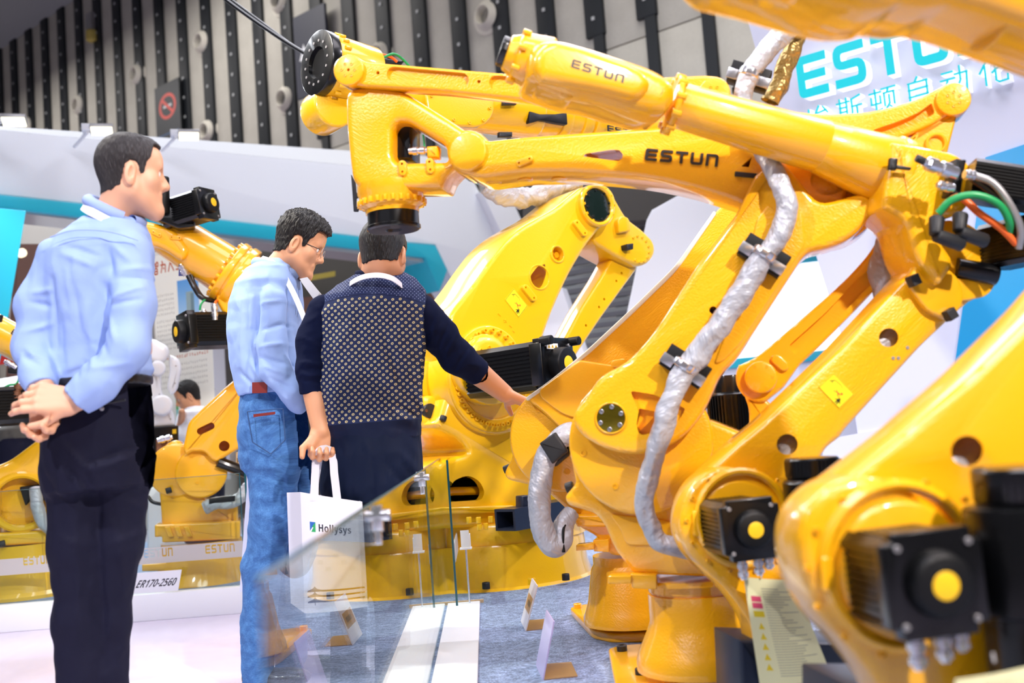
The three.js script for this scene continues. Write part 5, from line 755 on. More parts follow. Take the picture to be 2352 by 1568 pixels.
  wire('black_cable', F.path([[432, 633, zf + 0.05], [446, 660, zf + 0.06], [462, 682, zf + 0.08], [490, 690, zf + 0.05], [510, 685, zf]]), 0.014, mat.cable, o); wire('black_cable', F.path([[440, 630, zf + 0.03], [446, 650, zf + 0.04], [470, 685, zf + 0.05], [505, 688, zf]]), 0.01, mat.cable, o);
}
{
  const F = new Frame(52, 1154, 5.95, 20, PT), o = F.thing('articulated_robot', 'bright yellow robot with a ring shaped hip opening and white hose', 'robot');
  const Y = mat.lemon;
  part('hip_ring', F.ring(48, 1152, 70, 54, -0.08, 0.06, 0.012, 56), Y, o, { label: 'wide ring opening' }); part('ring_floor', F.disc(48, 1152, 58, -0.12, -0.06, 0.004), mat.lemon, o);
  boltCircle(o, F, 48, 1165, 42, -0.06, 12, 180, 350, 0.012, 0.015, Y);
  part('upper_arm', F.slab([[-40, 1080, 20], [20, 1060, 20], [93, 1005, 10], [160, 900, 10], [180, 1000, 20], [128, 1130, 30], [110, 1105, 20], [48, 1082, 40], [-10, 1110, 40]], 0.05, 0.2, { b: 0.02 }), Y, o); part('hip_block', F.slab([[-60, 1100], [0, 1090], [0, 1230], [-60, 1240]], 0.02, 0.3, { r: 10, b: 0.02 }), Y, o);
  part('hip_foot', F.slab([[-40, 1226], [132, 1216], [132, 1246], [-40, 1256]], 0.06, 0.36, { r: 6, b: 0.015 }), Y, o); part('base_drum', F.turn(60, -0.14, [[0, 1246], [92, 1246], [94, 1300], [104, 1350], [112, 1358], [112, 1370], [0, 1370]], 48), mat.lemon, o);
  part('cable_guide', F.slab([[44, 1118], [96, 1112], [104, 1150], [70, 1148], [58, 1162]], 0.03, 0.08, { r: 4 }), mat.blackMatte, o); sleeve('hose_sleeve', F.path([[82, 1120, 0.06], [86, 1160, 0.09], [100, 1200, 0.1], [128, 1222, 0.08]]), 0.035, mat.sleeve, o, { seed: 41, fold: 0.5 });
  part('bump_stop', F.rod([-4, 1250], 0.1, [12, 1246], 0.1, 7), mat.rubber, o); { const w = F.local(G(76, 1362, PT + 0.02)); bolt(o, w.x, w.y, w.z, 0.018, 0.03, mat.rubber, 'foot_bolt', 'y'); }
  // its forearm with lettering and the motor under it
  const zf = 0.2, k = F.s(20, 770, zf), fp = (x, y, z = zf) => F.at(x, y, z);
  part('forearm_tube', rodAB(fp(-60, 735), fp(90, 815), 40 / k, 40 / k, 0.01, 40), Y, o); part('forearm_lug', rodAB(fp(8, 730), fp(11, 742), 8 / k), Y, o); part('forearm_clamp', F.slab([[-14, 722], [6, 722], [4, 750], [-14, 750]], zf + 0.08, 0.06, { r: 2 }), mat.blackMatte, o);
  letters(o, F, [24, 766], [86, 800], 13, zf + 41 / k + 0.004, 0.003, mat.ink);
  const m = servo('servo_motor', o, 0.22, 0.4, { label: 'black motor under the forearm' }); { const q = F.at(110, 928, zf); m.position.copy(q); m.rotation.set(0.05, -1.15, 0.1); }
  for (const [x, y, x2, y2] of [[6, 928, 12, 892], [36, 916, 44, 880]]) { const c = connector(o, F.at(x, y, zf + 0.15), F.at(x2, y2, zf + 0.15), 0.024); c.material = mat.brass; }
  connector(o, F.at(38, 845, zf + 0.1), F.at(10, 828, zf + 0.1), 0.018); part('plug_bracket', F.slab([[18, 845], [44, 848], [42, 858], [18, 856]], zf + 0.1, 0.05, { r: 1, b: 0.003 }), mat.blackMatte, o); wire('green_cable', F.path([[10, 890, zf + 0.15], [22, 884, zf + 0.15], [36, 882, zf + 0.14], [46, 866, zf + 0.1]]), 0.006, mat.green, o);
  part('forearm_drop', F.slab([[26, 810], [60, 815], [60, 870], [40, 860]], zf + 0.02, 0.1, { r: 2 }), mat.blackMatte, o);
}
{ // small white robot on a black stand
  const F = new Frame(372, 900, 7.6, 20, 0), o = F.thing('small_robot', 'small white desktop robot between the two blue shirted visitors', 'robot');
  const k = F.s(372, 900, 0), p = (x, y, z = 0) => F.at(x, y, z), W = mat.whiteGloss;
  part('upper_shell', F.slab([[330, 782, 8], [352, 776, 8], [388, 795, 10], [390, 815, 8], [376, 832, 8], [340, 830, 8], [332, 815, 6]], 0.06, 0.14, { b: 0.03 }), W, o); part('fore_shell', F.slab([[388, 812, 8], [412, 822, 10], [418, 845, 10], [408, 895, 10], [394, 908, 8], [384, 890, 8], [390, 850, 8]], 0.05, 0.12, { b: 0.03 }), W, o);
  part('elbow', F.disc(362, 845, 18, -0.06, 0.08, 0.02), W, o); part('lower_shell', F.slab([[344, 840, 8], [370, 842, 8], [372, 900, 10], [400, 950, 10], [404, 978, 8], [350, 982, 8], [340, 920, 10]], 0.05, 0.16, { b: 0.03 }), W, o); part('shoulder', F.disc(372, 930, 24, -0.08, 0.1, 0.02), W, o);
  part('stand', F.slab([[346, 980], [410, 976], [412, 1180], [348, 1180]], 0.06, 0.2, { r: 2 }), mat.black, o, { label: 'black stand' }); part('stand_panel', F.slab([[340, 1120], [420, 1110], [420, 1280], [340, 1290]], 0.1, 0.3, { r: 2 }), mat.white, o); part('yellow_tag', F.slab([[396, 986], [405, 985], [405, 995], [396, 996]], 0.065, 0.005, { r: 0, b: 0 }), mat.disc, o);
  for (const [x, y] of [[352, 862], [366, 905], [355, 955], [392, 962], [404, 840], [402, 880]]) part('cover_screw', F.disc(x, y, 1.6, 0.05, 0.054, 0, 8), mat.steelDull, o);
}
// ================= PEOPLE =================
// signed-distance modelling: tapered bones and stacked cross-sections joined smoothly, meshed with surface nets
const clamp01 = (t) => t < 0 ? 0 : t > 1 ? 1 : t;
const smin = (a, b, k) => { const h = Math.max(k - Math.abs(a - b), 0) / k; return Math.min(a, b) - h * h * k * 0.25; };
function cone(a, b, ra, rb = ra) { const bx = b.x - a.x, by = b.y - a.y, bz = b.z - a.z, L = bx * bx + by * by + bz * bz || 1e-9; return (x, y, z) => { const px = x - a.x, py = y - a.y, pz = z - a.z, t = clamp01((px * bx + py * by + pz * bz) / L), dx = px - bx * t, dy = py - by * t, dz = pz - bz * t; return Math.sqrt(dx * dx + dy * dy + dz * dz) - (ra + (rb - ra) * t); }; }
function ell(c, rx, ry, rz) { return (x, y, z) => { const a = (x - c.x) / rx, b = (y - c.y) / ry, d = (z - c.z) / rz, k0 = Math.sqrt(a * a + b * b + d * d), k1 = Math.sqrt(a * a / rx / rx + b * b / ry / ry + d * d / rz / rz) || 1e-9; return k0 * (k0 - 1) / k1; }; }
function stack(sl, yaw = 0) { // sl: {y, x, z, rx, rz} from top to bottom
  const s = [...sl].sort((p, q) => p.y - q.y), cy = Math.cos(yaw), sy = Math.sin(yaw);
  return (x, y, z) => {
    let i = 0; while (i < s.length - 2 && y > s[i + 1].y) i++;
    const a = s[i], b = s[i + 1]; let t = clamp01((y - a.y) / (b.y - a.y)); t = t * t * (3 - 2 * t) * 0.4 + t * 0.6;
    const cx = a.x + (b.x - a.x) * t, cz = a.z + (b.z - a.z) * t, rx = a.rx + (b.rx - a.rx) * t, rz = a.rz + (b.rz - a.rz) * t;
    let dx = x - cx, dz = z - cz; const qx = dx * cy - dz * sy, qz = dx * sy + dz * cy;
    const k = Math.pow(Math.pow(Math.abs(qx) / rx, 2.3) + Math.pow(Math.abs(qz) / rz, 2.3), 1 / 2.3), d = (k - 1) * Math.min(rx, rz);
    const over = Math.max(s[0].y - y, y - s[s.length - 1].y); return over > 0 ? Math.max(d, 0) + over : Math.max(d, over);
  };
}
const union = (list, k) => (x, y, z) => { let d = 1e9; for (const f of list) d = d > 1e8 ? f(x, y, z) : smin(d, f(x, y, z), k); return d; };
function nets(sdf, lo, hi, h, uvFn) {
  const nx = Math.ceil((hi.x - lo.x) / h) + 1, ny = Math.ceil((hi.y - lo.y) / h) + 1, nz = Math.ceil((hi.z - lo.z) / h) + 1, v = new Float32Array(nx * ny * nz), id = (i, j, k) => i + nx * (j + ny * k);
  for (let k = 0; k < nz; k++) for (let j = 0; j < ny; j++) for (let i = 0; i < nx; i++) v[id(i, j, k)] = sdf(lo.x + i * h, lo.y + j * h, lo.z + k * h);
  const vi = new Int32Array(nx * ny * nz).fill(-1), pos = [], idx = [], E = [[0, 1], [2, 3], [4, 5], [6, 7], [0, 2], [1, 3], [4, 6], [5, 7], [0, 4], [1, 5], [2, 6], [3, 7]];
  for (let k = 0; k < nz - 1; k++) for (let j = 0; j < ny - 1; j++) for (let i = 0; i < nx - 1; i++) {
    const c = []; let m = 0; for (let q = 0; q < 8; q++) { const val = v[id(i + (q & 1), j + (q >> 1 & 1), k + (q >> 2))]; c.push(val); if (val < 0) m |= 1 << q; }
    if (m === 0 || m === 255) continue; let x = 0, y = 0, z = 0, n = 0;
    for (const [a, b] of E) { if ((m >> a & 1) === (m >> b & 1)) continue; const t = c[a] / (c[a] - c[b]); x += (a & 1) + ((b & 1) - (a & 1)) * t; y += (a >> 1 & 1) + ((b >> 1 & 1) - (a >> 1 & 1)) * t; z += (a >> 2) + ((b >> 2) - (a >> 2)) * t; n++; }
    vi[id(i, j, k)] = pos.length / 3; pos.push(lo.x + (i + x / n) * h, lo.y + (j + y / n) * h, lo.z + (k + z / n) * h);
  }
  const quad = (a, b, c, d, f) => { if (a < 0 || b < 0 || c < 0 || d < 0) return; if (f) idx.push(a, b, c, a, c, d); else idx.push(a, c, b, a, d, c); };
  for (let k = 1; k < nz - 1; k++) for (let j = 1; j < ny - 1; j++) for (let i = 1; i < nx - 1; i++) {
    const s = v[id(i, j, k)] < 0;
    if (s !== v[id(i + 1, j, k)] < 0) quad(vi[id(i, j - 1, k - 1)], vi[id(i, j, k - 1)], vi[id(i, j, k)], vi[id(i, j - 1, k)], s);
    if (s !== v[id(i, j + 1, k)] < 0) quad(vi[id(i - 1, j, k - 1)], vi[id(i - 1, j, k)], vi[id(i, j, k)], vi[id(i, j, k - 1)], s);
    if (s !== v[id(i, j, k + 1)] < 0) quad(vi[id(i - 1, j - 1, k)], vi[id(i, j - 1, k)], vi[id(i, j, k)], vi[id(i - 1, j, k)], s);
  }
  const g = new THREE.BufferGeometry(), n = pos.length / 3, nor = new Float32Array(n * 3), uv = new Float32Array(n * 2), e = h * 0.5;
  for (let q = 0; q < n; q++) { const x = pos[q * 3], y = pos[q * 3 + 1], z = pos[q * 3 + 2], w = V3(sdf(x + e, y, z) - sdf(x - e, y, z), sdf(x, y + e, z) - sdf(x, y - e, z), sdf(x, y, z + e) - sdf(x, y, z - e)).normalize(); nor.set([w.x, w.y, w.z], q * 3); const t = uvFn ? uvFn(x, y, z) : [x + z * 0.6, y]; uv[q * 2] = t[0]; uv[q * 2 + 1] = t[1]; }
  g.setAttribute('position', new THREE.Float32BufferAttribute(pos, 3)); g.setAttribute('normal', new THREE.BufferAttribute(nor, 3)); g.setAttribute('uv', new THREE.BufferAttribute(uv, 2)); g.setIndex(idx); return g;
}
// head looking along +z, origin between the ears; metres for a head about 0.235 tall
function headField(o = {}) {
  const skull = ell(V3(0, 0.035, -0.014), 0.077, 0.086, 0.098), L = [skull, ell(V3(0, -0.028, 0.034), 0.061, 0.082, 0.062), cone(V3(0.046, -0.05, 0.0), V3(0.012, -0.098, 0.07), 0.026, 0.022), cone(V3(-0.046, -0.05, 0.0), V3(-0.012, -0.098, 0.07), 0.026, 0.022), ell(V3(0, 0.05, 0.05), 0.062, 0.05, 0.05)];
  const base = union(L, 0.03);
  const nose = union([cone(V3(0, 0.016, 0.088), V3(0, -0.024, 0.111), 0.008, 0.012), ell(V3(0.013, -0.03, 0.098), 0.009, 0.008, 0.011), ell(V3(-0.013, -0.03, 0.098), 0.009, 0.008, 0.011)], 0.01);
  const brow = cone(V3(-0.034, 0.026, 0.077), V3(0.034, 0.026, 0.077), 0.014), lips = union([cone(V3(-0.02, -0.057, 0.083), V3(0.02, -0.057, 0.083), 0.011), cone(V3(-0.017, -0.069, 0.082), V3(0.017, -0.069, 0.082), 0.0105)], 0.006), chin = ell(V3(0, -0.1, 0.078), 0.022, 0.018, 0.018);
  const cheeks = [ell(V3(0.043, -0.018, 0.055), 0.025, 0.025, 0.025), ell(V3(-0.043, -0.018, 0.055), 0.025, 0.025, 0.025)];
  const eyes = [ell(V3(0.031, 0.007, 0.098), 0.017, 0.012, 0.016), ell(V3(-0.031, 0.007, 0.098), 0.017, 0.012, 0.016)];
  const ears = [1, -1].map((s) => { const e = ell(V3(0, 0, 0), 0.009, 0.033, 0.019), c = ell(V3(0, 0.002, 0), 0.007, 0.019, 0.009), lobe = ell(V3(0, -0.024, 0.004), 0.007, 0.012, 0.009); return (x, y, z) => { let X = (x - s * 0.079) * s, Y = y + 0.006, Z = z + 0.012; const t = 0.25, X2 = X * Math.cos(t) + Z * Math.sin(t), Z2 = -X * Math.sin(t) + Z * Math.cos(t), b = 0.15, Y3 = Y * Math.cos(b) + Z2 * Math.sin(b), Z3 = -Y * Math.sin(b) + Z2 * Math.cos(b); return Math.max(smin(e(X2, Y3, Z3), lobe(X2, Y3, Z3), 0.01), -c(X2 - 0.008, Y3, Z3 - 0.002)); }; });
  const neck = cone(V3(0, -0.04, -0.03), o.neck || V3(0, -0.17, -0.045), 0.056, 0.06);
  const f = (x, y, z) => { let d = smin(base(x, y, z), neck(x, y, z), 0.035); for (const c of cheeks) d = smin(d, c(x, y, z), 0.02); d = smin(d, brow(x, y, z), 0.016); d = smin(d, nose(x, y, z), 0.012); d = smin(d, lips(x, y, z), 0.008); d = smin(d, chin(x, y, z), 0.02); for (const e of eyes) d = -smin(-d, e(x, y, z), 0.008); for (const e of ears) d = smin(d, e(x, y, z), 0.006); return d; };
  return { f, base: (x, y, z) => smin(base(x, y, z), neck(x, y, z), 0.035) };
}
function hairField(base, o) { // cap of hair outside the skull, cut along a hairline
  const line = (z) => { const K = [[-0.2, -0.052], [-0.07, -0.05], [-0.04, -0.036], [-0.026, 0.02], [-0.01, 0.034], [0.012, 0.03], [0.02, -0.005], [0.032, -0.002], [0.042, 0.032], [0.056, 0.046], [0.066, o.front || 0.078], [0.2, (o.front || 0.078) + 0.02]]; for (let i = 0; i < K.length - 1; i++) if (z <= K[i + 1][0]) { const t = clamp01((z - K[i][0]) / (K[i + 1][0] - K[i][0])); return K[i][1] + (K[i + 1][1] - K[i][1]) * t; } return 0.1; };
  return (x, y, z) => {
    const top = clamp01((y - 0.02) / 0.09), sp = o.spike || 1, n = N3(x * 60 * sp, y * 40, z * 60 * sp) * 0.5 + N3(x * 150 * sp, y * 50, z * 150 * sp) * 0.6;
    const th = o.side + (o.top - o.side) * top + n * (o.rough || 0.002) * (0.4 + top) - (o.fade ? o.fade * clamp01(0.7 - top * 2) : 0);
    const edge = line(z) + N3(x * 90, z * 90, 2) * 0.006 - y; return Math.max(base(x, y, z) - th, edge * 0.7, -(base(x, y, z) + 0.012));
  };
}
function handPrims(W, dir, nrm, side, curl, o = {}) {
  dir = dir.clone().normalize(); nrm = nrm.clone().sub(dir.clone().multiplyScalar(nrm.dot(dir))).normalize(); const ac = dir.clone().cross(nrm).multiplyScalar(side), s = o.s || 1, at = (a, b, c) => W.clone().addScaledVector(dir, a * s).addScaledVector(ac, b * s).addScaledVector(nrm, c * s), out = [];
  const off = [0.032, 0.011, -0.01, -0.03], len = [0.072, 0.08, 0.074, 0.058];
  const palm = []; for (let i = 0; i < 4; i++) palm.push(cone(at(0.004, off[i] * 0.62, 0), at(0.082 - Math.abs(i - 1) * 0.004, off[i], 0), 0.0175 * s, 0.012 * s)); palm.push(cone(at(0.02, 0.022, 0.006), at(0.05, 0.034, 0.01), 0.017 * s, 0.014 * s)); out.push(union(palm, 0.014));
  for (let i = 0; i < 4; i++) { let p = at(0.082 - Math.abs(i - 1) * 0.004, off[i], 0), a = 0; const segs = []; [0.46, 0.3, 0.24].forEach((q, k) => { a += curl[i] * (k === 0 ? 0.9 : 1.05); const d = dir.clone().multiplyScalar(Math.cos(a)).addScaledVector(nrm, Math.sin(a)).addScaledVector(ac, off[i] * (o.spread || 1.2)); const e = p.clone().addScaledVector(d.normalize(), len[i] * q * s); segs.push(cone(p, e, (0.0098 - k * 0.0009) * s, (0.0092 - k * 0.0011) * s)); p = e; }); out.push(union(segs, 0.004)); }
  const t0 = at(0.03, 0.034, 0.006), t1 = t0.clone().addScaledVector(dir.clone().multiplyScalar(0.65).addScaledVector(ac, 0.62).addScaledVector(nrm, o.thumbIn || 0.35).normalize(), 0.042 * s), t2 = t1.clone().addScaledVector(dir.clone().multiplyScalar(0.85).addScaledVector(ac, 0.1).addScaledVector(nrm, (o.thumbIn || 0.35) * 1.4).normalize(), 0.032 * s);
  out.push(union([cone(t0, t1, 0.0135 * s, 0.0112 * s), cone(t1, t2, 0.0112 * s, 0.009 * s)], 0.004)); return out;
}
function fieldMesh(prims, k, pad, h) { // bounds from a coarse search
  const f = union(prims, k); return f;
}
class Person {
  constructor(px, d, label) { const b = P(px, 1000, d); this.base = V3(b.x, 0, b.z); this.g = thing('person', label, 'person', this.base); this.d = d; this.skin = []; }
  L(px, py, d) { return P(px, py, d === undefined ? this.d : d).sub(this.base); }
  s(d) { return FPX / (d || this.d); }
  slices(rows, d) { return rows.map(([py, px, hw, rz, dd]) => { const c = this.L(px, py, dd || d); return { y: c.y, x: c.x, z: c.z, rx: hw / this.s(dd || d), rz }; }); }
  creases(rows, d, zLo = -9) { // stitched-in folds: [x0, y0, x1, y1, height mm, width mm] on the side that faces the visitors
    const S = rows.map(([x0, y0, x1, y1, a, w]) => { const p = this.L(x0, y0, d), q = this.L(x1, y1, d); return [p.x, p.y, q.x - p.x, q.y - p.y, a / 1000, (w || 9) / 1000]; });
    return (x, y, z) => { if (z < zLo) return 0; let r = 0; for (const [px, py, dx, dy, a, w] of S) { const ex = x - px, ey = y - py, L2 = dx * dx + dy * dy, t = clamp01((ex * dx + ey * dy) / L2), ux = ex - dx * t, uy = ey - dy * t, q = (ux * ux + uy * uy) / (w * w); if (q < 6) r += a * Math.exp(-q) * Math.sin(Math.PI * (0.12 + 0.76 * t)); } return r; };
  }
  cloth(name, f0, m, lo, hi, h, o = {}) { // with folds
    const cr = o.creases, f = cr ? (x, y, z) => f0(x, y, z) - cr(x, y, z) : f0;
    const A = o.fold === undefined ? 0.006 : o.fold, F = o.freq || [9, 5, 9], dirs = o.dirs || 0.6, ridge = (v) => 1 - Math.abs(v) * 2.4;
    const g = nets((x, y, z) => f(x, y, z) + A * (N3(x * F[0] + y * dirs * F[1], y * F[1] - x * dirs * 4, z * F[2]) - 0.55 * ridge(N3(x * F[0] * 1.5 - y * 4, y * F[1] * 1.7 + x * 6, z * F[2] * 1.4 + 3)) + 0.35 * ridge(N3(x * F[0] * 1.2 + y * 7 + 5, y * F[1] * 2.6 - x * 7, z * F[2] + 9)) + 0.25 * N3(x * 40, y * 28, z * 40)), lo, hi, h, o.uv);
    return part(name, g, m, this.g, { keepUV: true, label: o.label });
  }
  head(px, py, d, yaw, pitch, roll, sc, m, hairM, hair, neckTo) {
    const c = this.L(px, py, d), mtx = new THREE.Matrix4().compose(c, new THREE.Quaternion().setFromEuler(new THREE.Euler(pitch, yaw, roll, 'YXZ')), V3(sc * 0.97, sc, sc * 0.88)), inv = mtx.clone().invert();
    const nk = neckTo.clone().applyMatrix4(inv), { f, base } = headField({ neck: nk });
    const lo = V3(Math.min(-0.1, nk.x - 0.07), Math.min(-0.14, nk.y - 0.06), Math.min(-0.125, nk.z - 0.07)), hi = V3(Math.max(0.1, nk.x + 0.07), 0.14, Math.max(0.135, nk.z + 0.07));
    this.skin.push(nets(f, lo, hi, 0.0042).applyMatrix4(mtx));
    this.hairG = nets(hairField(base, hair), V3(-0.12, -0.1, -0.15), V3(0.12, 0.17, 0.15), 0.0042, (x, y, z) => [Math.atan2(x, z + 0.02) * 0.1, y]).applyMatrix4(mtx);
    part('hair', this.hairG, hairM, this.g, { keepUV: true });
    for (const s of [-1, 1]) { const e = part('eye', new THREE.SphereGeometry(0.0118, 16, 12).translate(s * 0.031, 0.006, 0.078).applyMatrix4(mtx), mat.eyeWhite, this.g, { keepUV: true }); part('iris', new THREE.SphereGeometry(0.006, 12, 8).translate(s * 0.031, 0.006, 0.0845).applyMatrix4(mtx), mat.eyeDark, e, { keepUV: true });
      part('eyebrow', rodAB(V3(s * 0.016, 0.029, 0.0925), V3(s * 0.045, 0.03, 0.078), 0.0045, 0.003, 0, 8).applyMatrix4(mtx), hairM, this.g); }
    part('mouth', rodAB(V3(-0.02, -0.063, 0.089), V3(0.02, -0.063, 0.089), 0.0045, 0.0045, 0, 8).applyMatrix4(mtx), mat.lip, this.g);
    this.mtx = mtx; return mtx;
  }
  flesh(prims, k, h = 0.0042) { // find bounds by sampling the cones' own ends
    const f = union(prims.map((p) => p.f || p), k), b = new THREE.Box3(); for (const p of this.pts) b.expandByPoint(p); b.expandByScalar(0.03); this.skin.push(nets(f, b.min, b.max, h));
  }
  finishBody(m, inner) { // a slim inner body joins head and hands under the clothes
    const f = union(inner.map(([a, b, r0, r1]) => cone(a, b, r0, r1)), 0.05), b = new THREE.Box3(); for (const [a, c] of inner) { b.expandByPoint(a); b.expandByPoint(c); } b.expandByScalar(0.1); this.skin.push(nets(f, b.min, b.max, 0.014));
    const o = part('body', mergeGeometries(this.skin), m, this.g, { keepUV: true }); return o;
  }
}
function bounds(pts, padv) { const b = new THREE.Box3(); for (const p of pts) b.expandByPoint(p); b.expandByScalar(padv); return [b.min, b.max]; }
function ribbon(pts, nrm, w, t) { // flat strap along points
  const c = new THREE.CatmullRomCurve3(pts, false, 'centripetal'), n = 40, pos = [], idx = [];
  for (let i = 0; i <= n; i++) { const p = c.getPointAt(i / n), d = c.getTangentAt(i / n), nn = (typeof nrm === 'function' ? nrm(i / n, p) : nrm).clone(), s = d.clone().cross(nn).normalize(), k = s.clone().cross(d).normalize(); for (const [a, b] of [[-1, -1], [1, -1], [1, 1], [-1, 1]]) { const q = p.clone().addScaledVector(s, a * w / 2).addScaledVector(k, b * t / 2); pos.push(q.x, q.y, q.z); } }
  for (let i = 0; i < n; i++) for (let j = 0; j < 4; j++) { const a = i * 4 + j, b = i * 4 + (j + 1) % 4; idx.push(a, b, a + 4, b, b + 4, a + 4); }
  const g = new THREE.BufferGeometry(); g.setAttribute('position', new THREE.Float32BufferAttribute(pos, 3)); g.setIndex(idx); const f = g.toNonIndexed(); f.computeVertexNormals(); return boxUV(f);
}
// ---- man in blue shirt and dark trousers, hands clasped behind his back ----
{
  const p = new Person(215, 2.79, 'man in light blue shirt and dark trousers, hands clasped behind his back'), L = (x, y, d) => p.L(x, y, d), s = p.s();
  p.head(302, 408, 2.79, 2.0, 0.02, 0, 0.9, mat.skin, mat.hairGrey, { side: 0.004, top: 0.013, rough: 0.002, front: 0.085, fade: 0.002 }, L(252, 520, 2.79));
  const lw = L(97, 905, 2.62), rw = L(168, 922, 2.6);
  // hands
  const lh = handPrims(lw.clone().add(V3(0, 0.0, 0.0)), L(104, 985, 2.6).sub(lw), V3(-0.25, 0.05, 1), -1, [0.75, 0.6, 0.75, 0.9], { s: 0.98, thumbIn: 0.5 });
  p.pts = [lw, L(20, 1010, 2.5), L(150, 1030, 2.7), L(60, 890, 2.5), L(130, 900, 2.75)]; p.flesh([...lh, cone(L(98, 870, 2.64), lw, 0.028, 0.026)], 0.006);
  const rh = handPrims(rw.clone(), L(110, 915, 2.575).sub(rw), V3(-0.1, -0.45, -1), 1, [0.35, 0.5, 0.6, 0.7], { s: 0.98, thumbIn: 0.3 });
  p.pts = [rw, L(40, 890, 2.5), L(220, 1000, 2.7), L(60, 860, 2.75)]; p.flesh([...rh, cone(L(215, 900, 2.62), rw, 0.03, 0.028)], 0.006);
  p.finishBody(mat.skinPale, [[L(252, 520), L(228, 880), 0.05, 0.06], [L(245, 560), L(140, 605, 2.77), 0.045, 0.024], [L(140, 605, 2.77), L(74, 790, 2.72), 0.024, 0.022], [L(74, 790, 2.72), L(98, 880, 2.64), 0.022, 0.024], [L(252, 530), L(305, 590, 2.74), 0.05, 0.03], [L(305, 590, 2.74), L(315, 800, 2.66), 0.025, 0.025], [L(315, 800, 2.66), L(200, 905, 2.62), 0.025, 0.025]]);
  // shirt: torso, sleeves with cuffs
  const torso = stack(p.slices([[505, 252, 62, 0.075], [522, 248, 84, 0.092], [545, 240, 104, 0.108], [580, 230, 119, 0.123], [640, 224, 118, 0.13], [720, 226, 112, 0.125], [800, 229, 108, 0.12], [850, 231, 112, 0.125], [885, 232, 106, 0.122]], 2.79));
  const la = [cone(L(130, 588, 2.76), L(86, 700, 2.74), 0.048, 0.046), cone(L(84, 700, 2.74), L(72, 795, 2.72), 0.045, 0.042), cone(L(72, 795, 2.72), L(88, 860, 2.66), 0.042, 0.038), cone(L(88, 860, 2.66), L(96, 893, 2.63), 0.037, 0.036)];
  const ra = [cone(L(298, 582, 2.73), L(303, 700, 2.68), 0.055, 0.052), cone(L(303, 700, 2.68), L(292, 800, 2.64), 0.051, 0.048), cone(L(292, 800, 2.64), L(225, 880, 2.61), 0.048, 0.042), cone(L(225, 880, 2.61), L(178, 918, 2.6), 0.041, 0.04)];
  const cutL = L(96, 893, 2.63), cutR = L(178, 918, 2.6), dl = L(96, 893, 2.63).sub(L(88, 860, 2.66)).normalize(), dr = cutR.clone().sub(L(225, 880, 2.61)).normalize();
  const arms = union(la, 0.04), armsR = union(ra, 0.04), cut = (f, c, n) => (x, y, z) => Math.max(f(x, y, z), (x - c.x) * n.x + (y - c.y) * n.y + (z - c.z) * n.z);
  const fa = cut(arms, cutL, dl), fb = cut(armsR, cutR, dr), [lo, hi] = bounds([L(20, 470), L(370, 920), L(220, 700, 2.5), L(220, 700, 2.99), L(150, 960, 2.5)], 0.06);
  p.cloth('shirt', (x, y, z) => smin(smin(torso(x, y, z), fa(x, y, z), 0.016), fb(x, y, z), 0.016), mat.shirt, lo, hi, 0.006, { fold: 0.0045, freq: [11, 4.5, 11], label: 'light blue long sleeved shirt', creases: p.creases([[138, 580, 215, 610, 6, 9], [140, 560, 225, 588, -5, 8], [238, 565, 262, 640, -8, 10], [255, 560, 300, 600, 7, 9], [225, 640, 262, 700, -6, 10], [150, 620, 168, 720, 5, 9], [165, 650, 182, 760, -5, 9], [200, 700, 210, 840, 5, 11], [128, 700, 140, 830, -6, 10], [115, 640, 122, 800, -9, 8], [250, 660, 258, 760, -8, 9], [262, 690, 330, 660, 7, 8], [268, 705, 330, 690, -6, 7], [255, 720, 290, 790, 7, 9], [240, 760, 275, 820, -6, 8], [215, 800, 250, 850, 6, 8], [190, 830, 215, 870, -5, 7], [60, 668, 108, 662, 6, 8], [55, 690, 105, 700, -6, 8], [50, 760, 105, 740, 6, 8], [58, 800, 108, 822, 7, 8], [60, 820, 105, 842, -6, 7], [230, 850, 330, 838, 5, 9], [150, 860, 200, 840, -4, 8], [170, 570, 172, 640, 4, 10], [280, 620, 330, 612, 6, 9], [275, 640, 325, 640, -6, 8]], 2.66, -0.1) });
  // collar, lanyard, seam
  const ringAt = (cx, cy, rx, tilt, rz, sag) => [...Array(19)].map((_, i) => { const a = i / 18 * TAU * 0.94 + 0.9; return L(cx + rx * Math.cos(a), cy + tilt * Math.cos(a) + sag * Math.sin(a), 2.79).add(V3(0, 0, rz * Math.sin(a))); });
  part('collar', hose(ringAt(264, 486, 56, 26, 0.068, 8), 0.016, { wrinkle: 0.03, n: 90 }), mat.collar, p.g, { keepUV: true });
  part('lanyard', ribbon(ringAt(264, 504, 66, 32, 0.088, 10), (t, q) => q.clone().sub(L(264, 470, 2.79)).setY(0.05), 0.022, 0.003), mat.strap, p.g, { label: 'white lanyard' });
  part('yoke_seam', tube([L(115, 545, 2.66), L(160, 530, 2.655), L(215, 528, 2.655), L(265, 535, 2.655), L(318, 552, 2.67)], 0.0016), mat.collar, p.g, { keepUV: true });
  // trousers, belt, shoes
  const hips = stack(p.slices([[872, 230, 110, 0.125], [930, 228, 117, 0.14], [1000, 228, 118, 0.15], [1070, 226, 116, 0.15], [1120, 228, 108, 0.14]], 2.79));
  const legs = [cone(L(172, 1080, 2.76), L(170, 1250, 2.75), 0.074, 0.06), cone(L(170, 1250, 2.75), L(172, 1420, 2.76), 0.06, 0.052), cone(L(172, 1420, 2.76), L(185, 1760, 2.78), 0.052, 0.05), cone(L(276, 1080, 2.8), L(262, 1250, 2.8), 0.08, 0.068), cone(L(262, 1250, 2.8), L(246, 1420, 2.82), 0.067, 0.058), cone(L(246, 1420, 2.82), L(245, 1760, 2.84), 0.057, 0.053)];
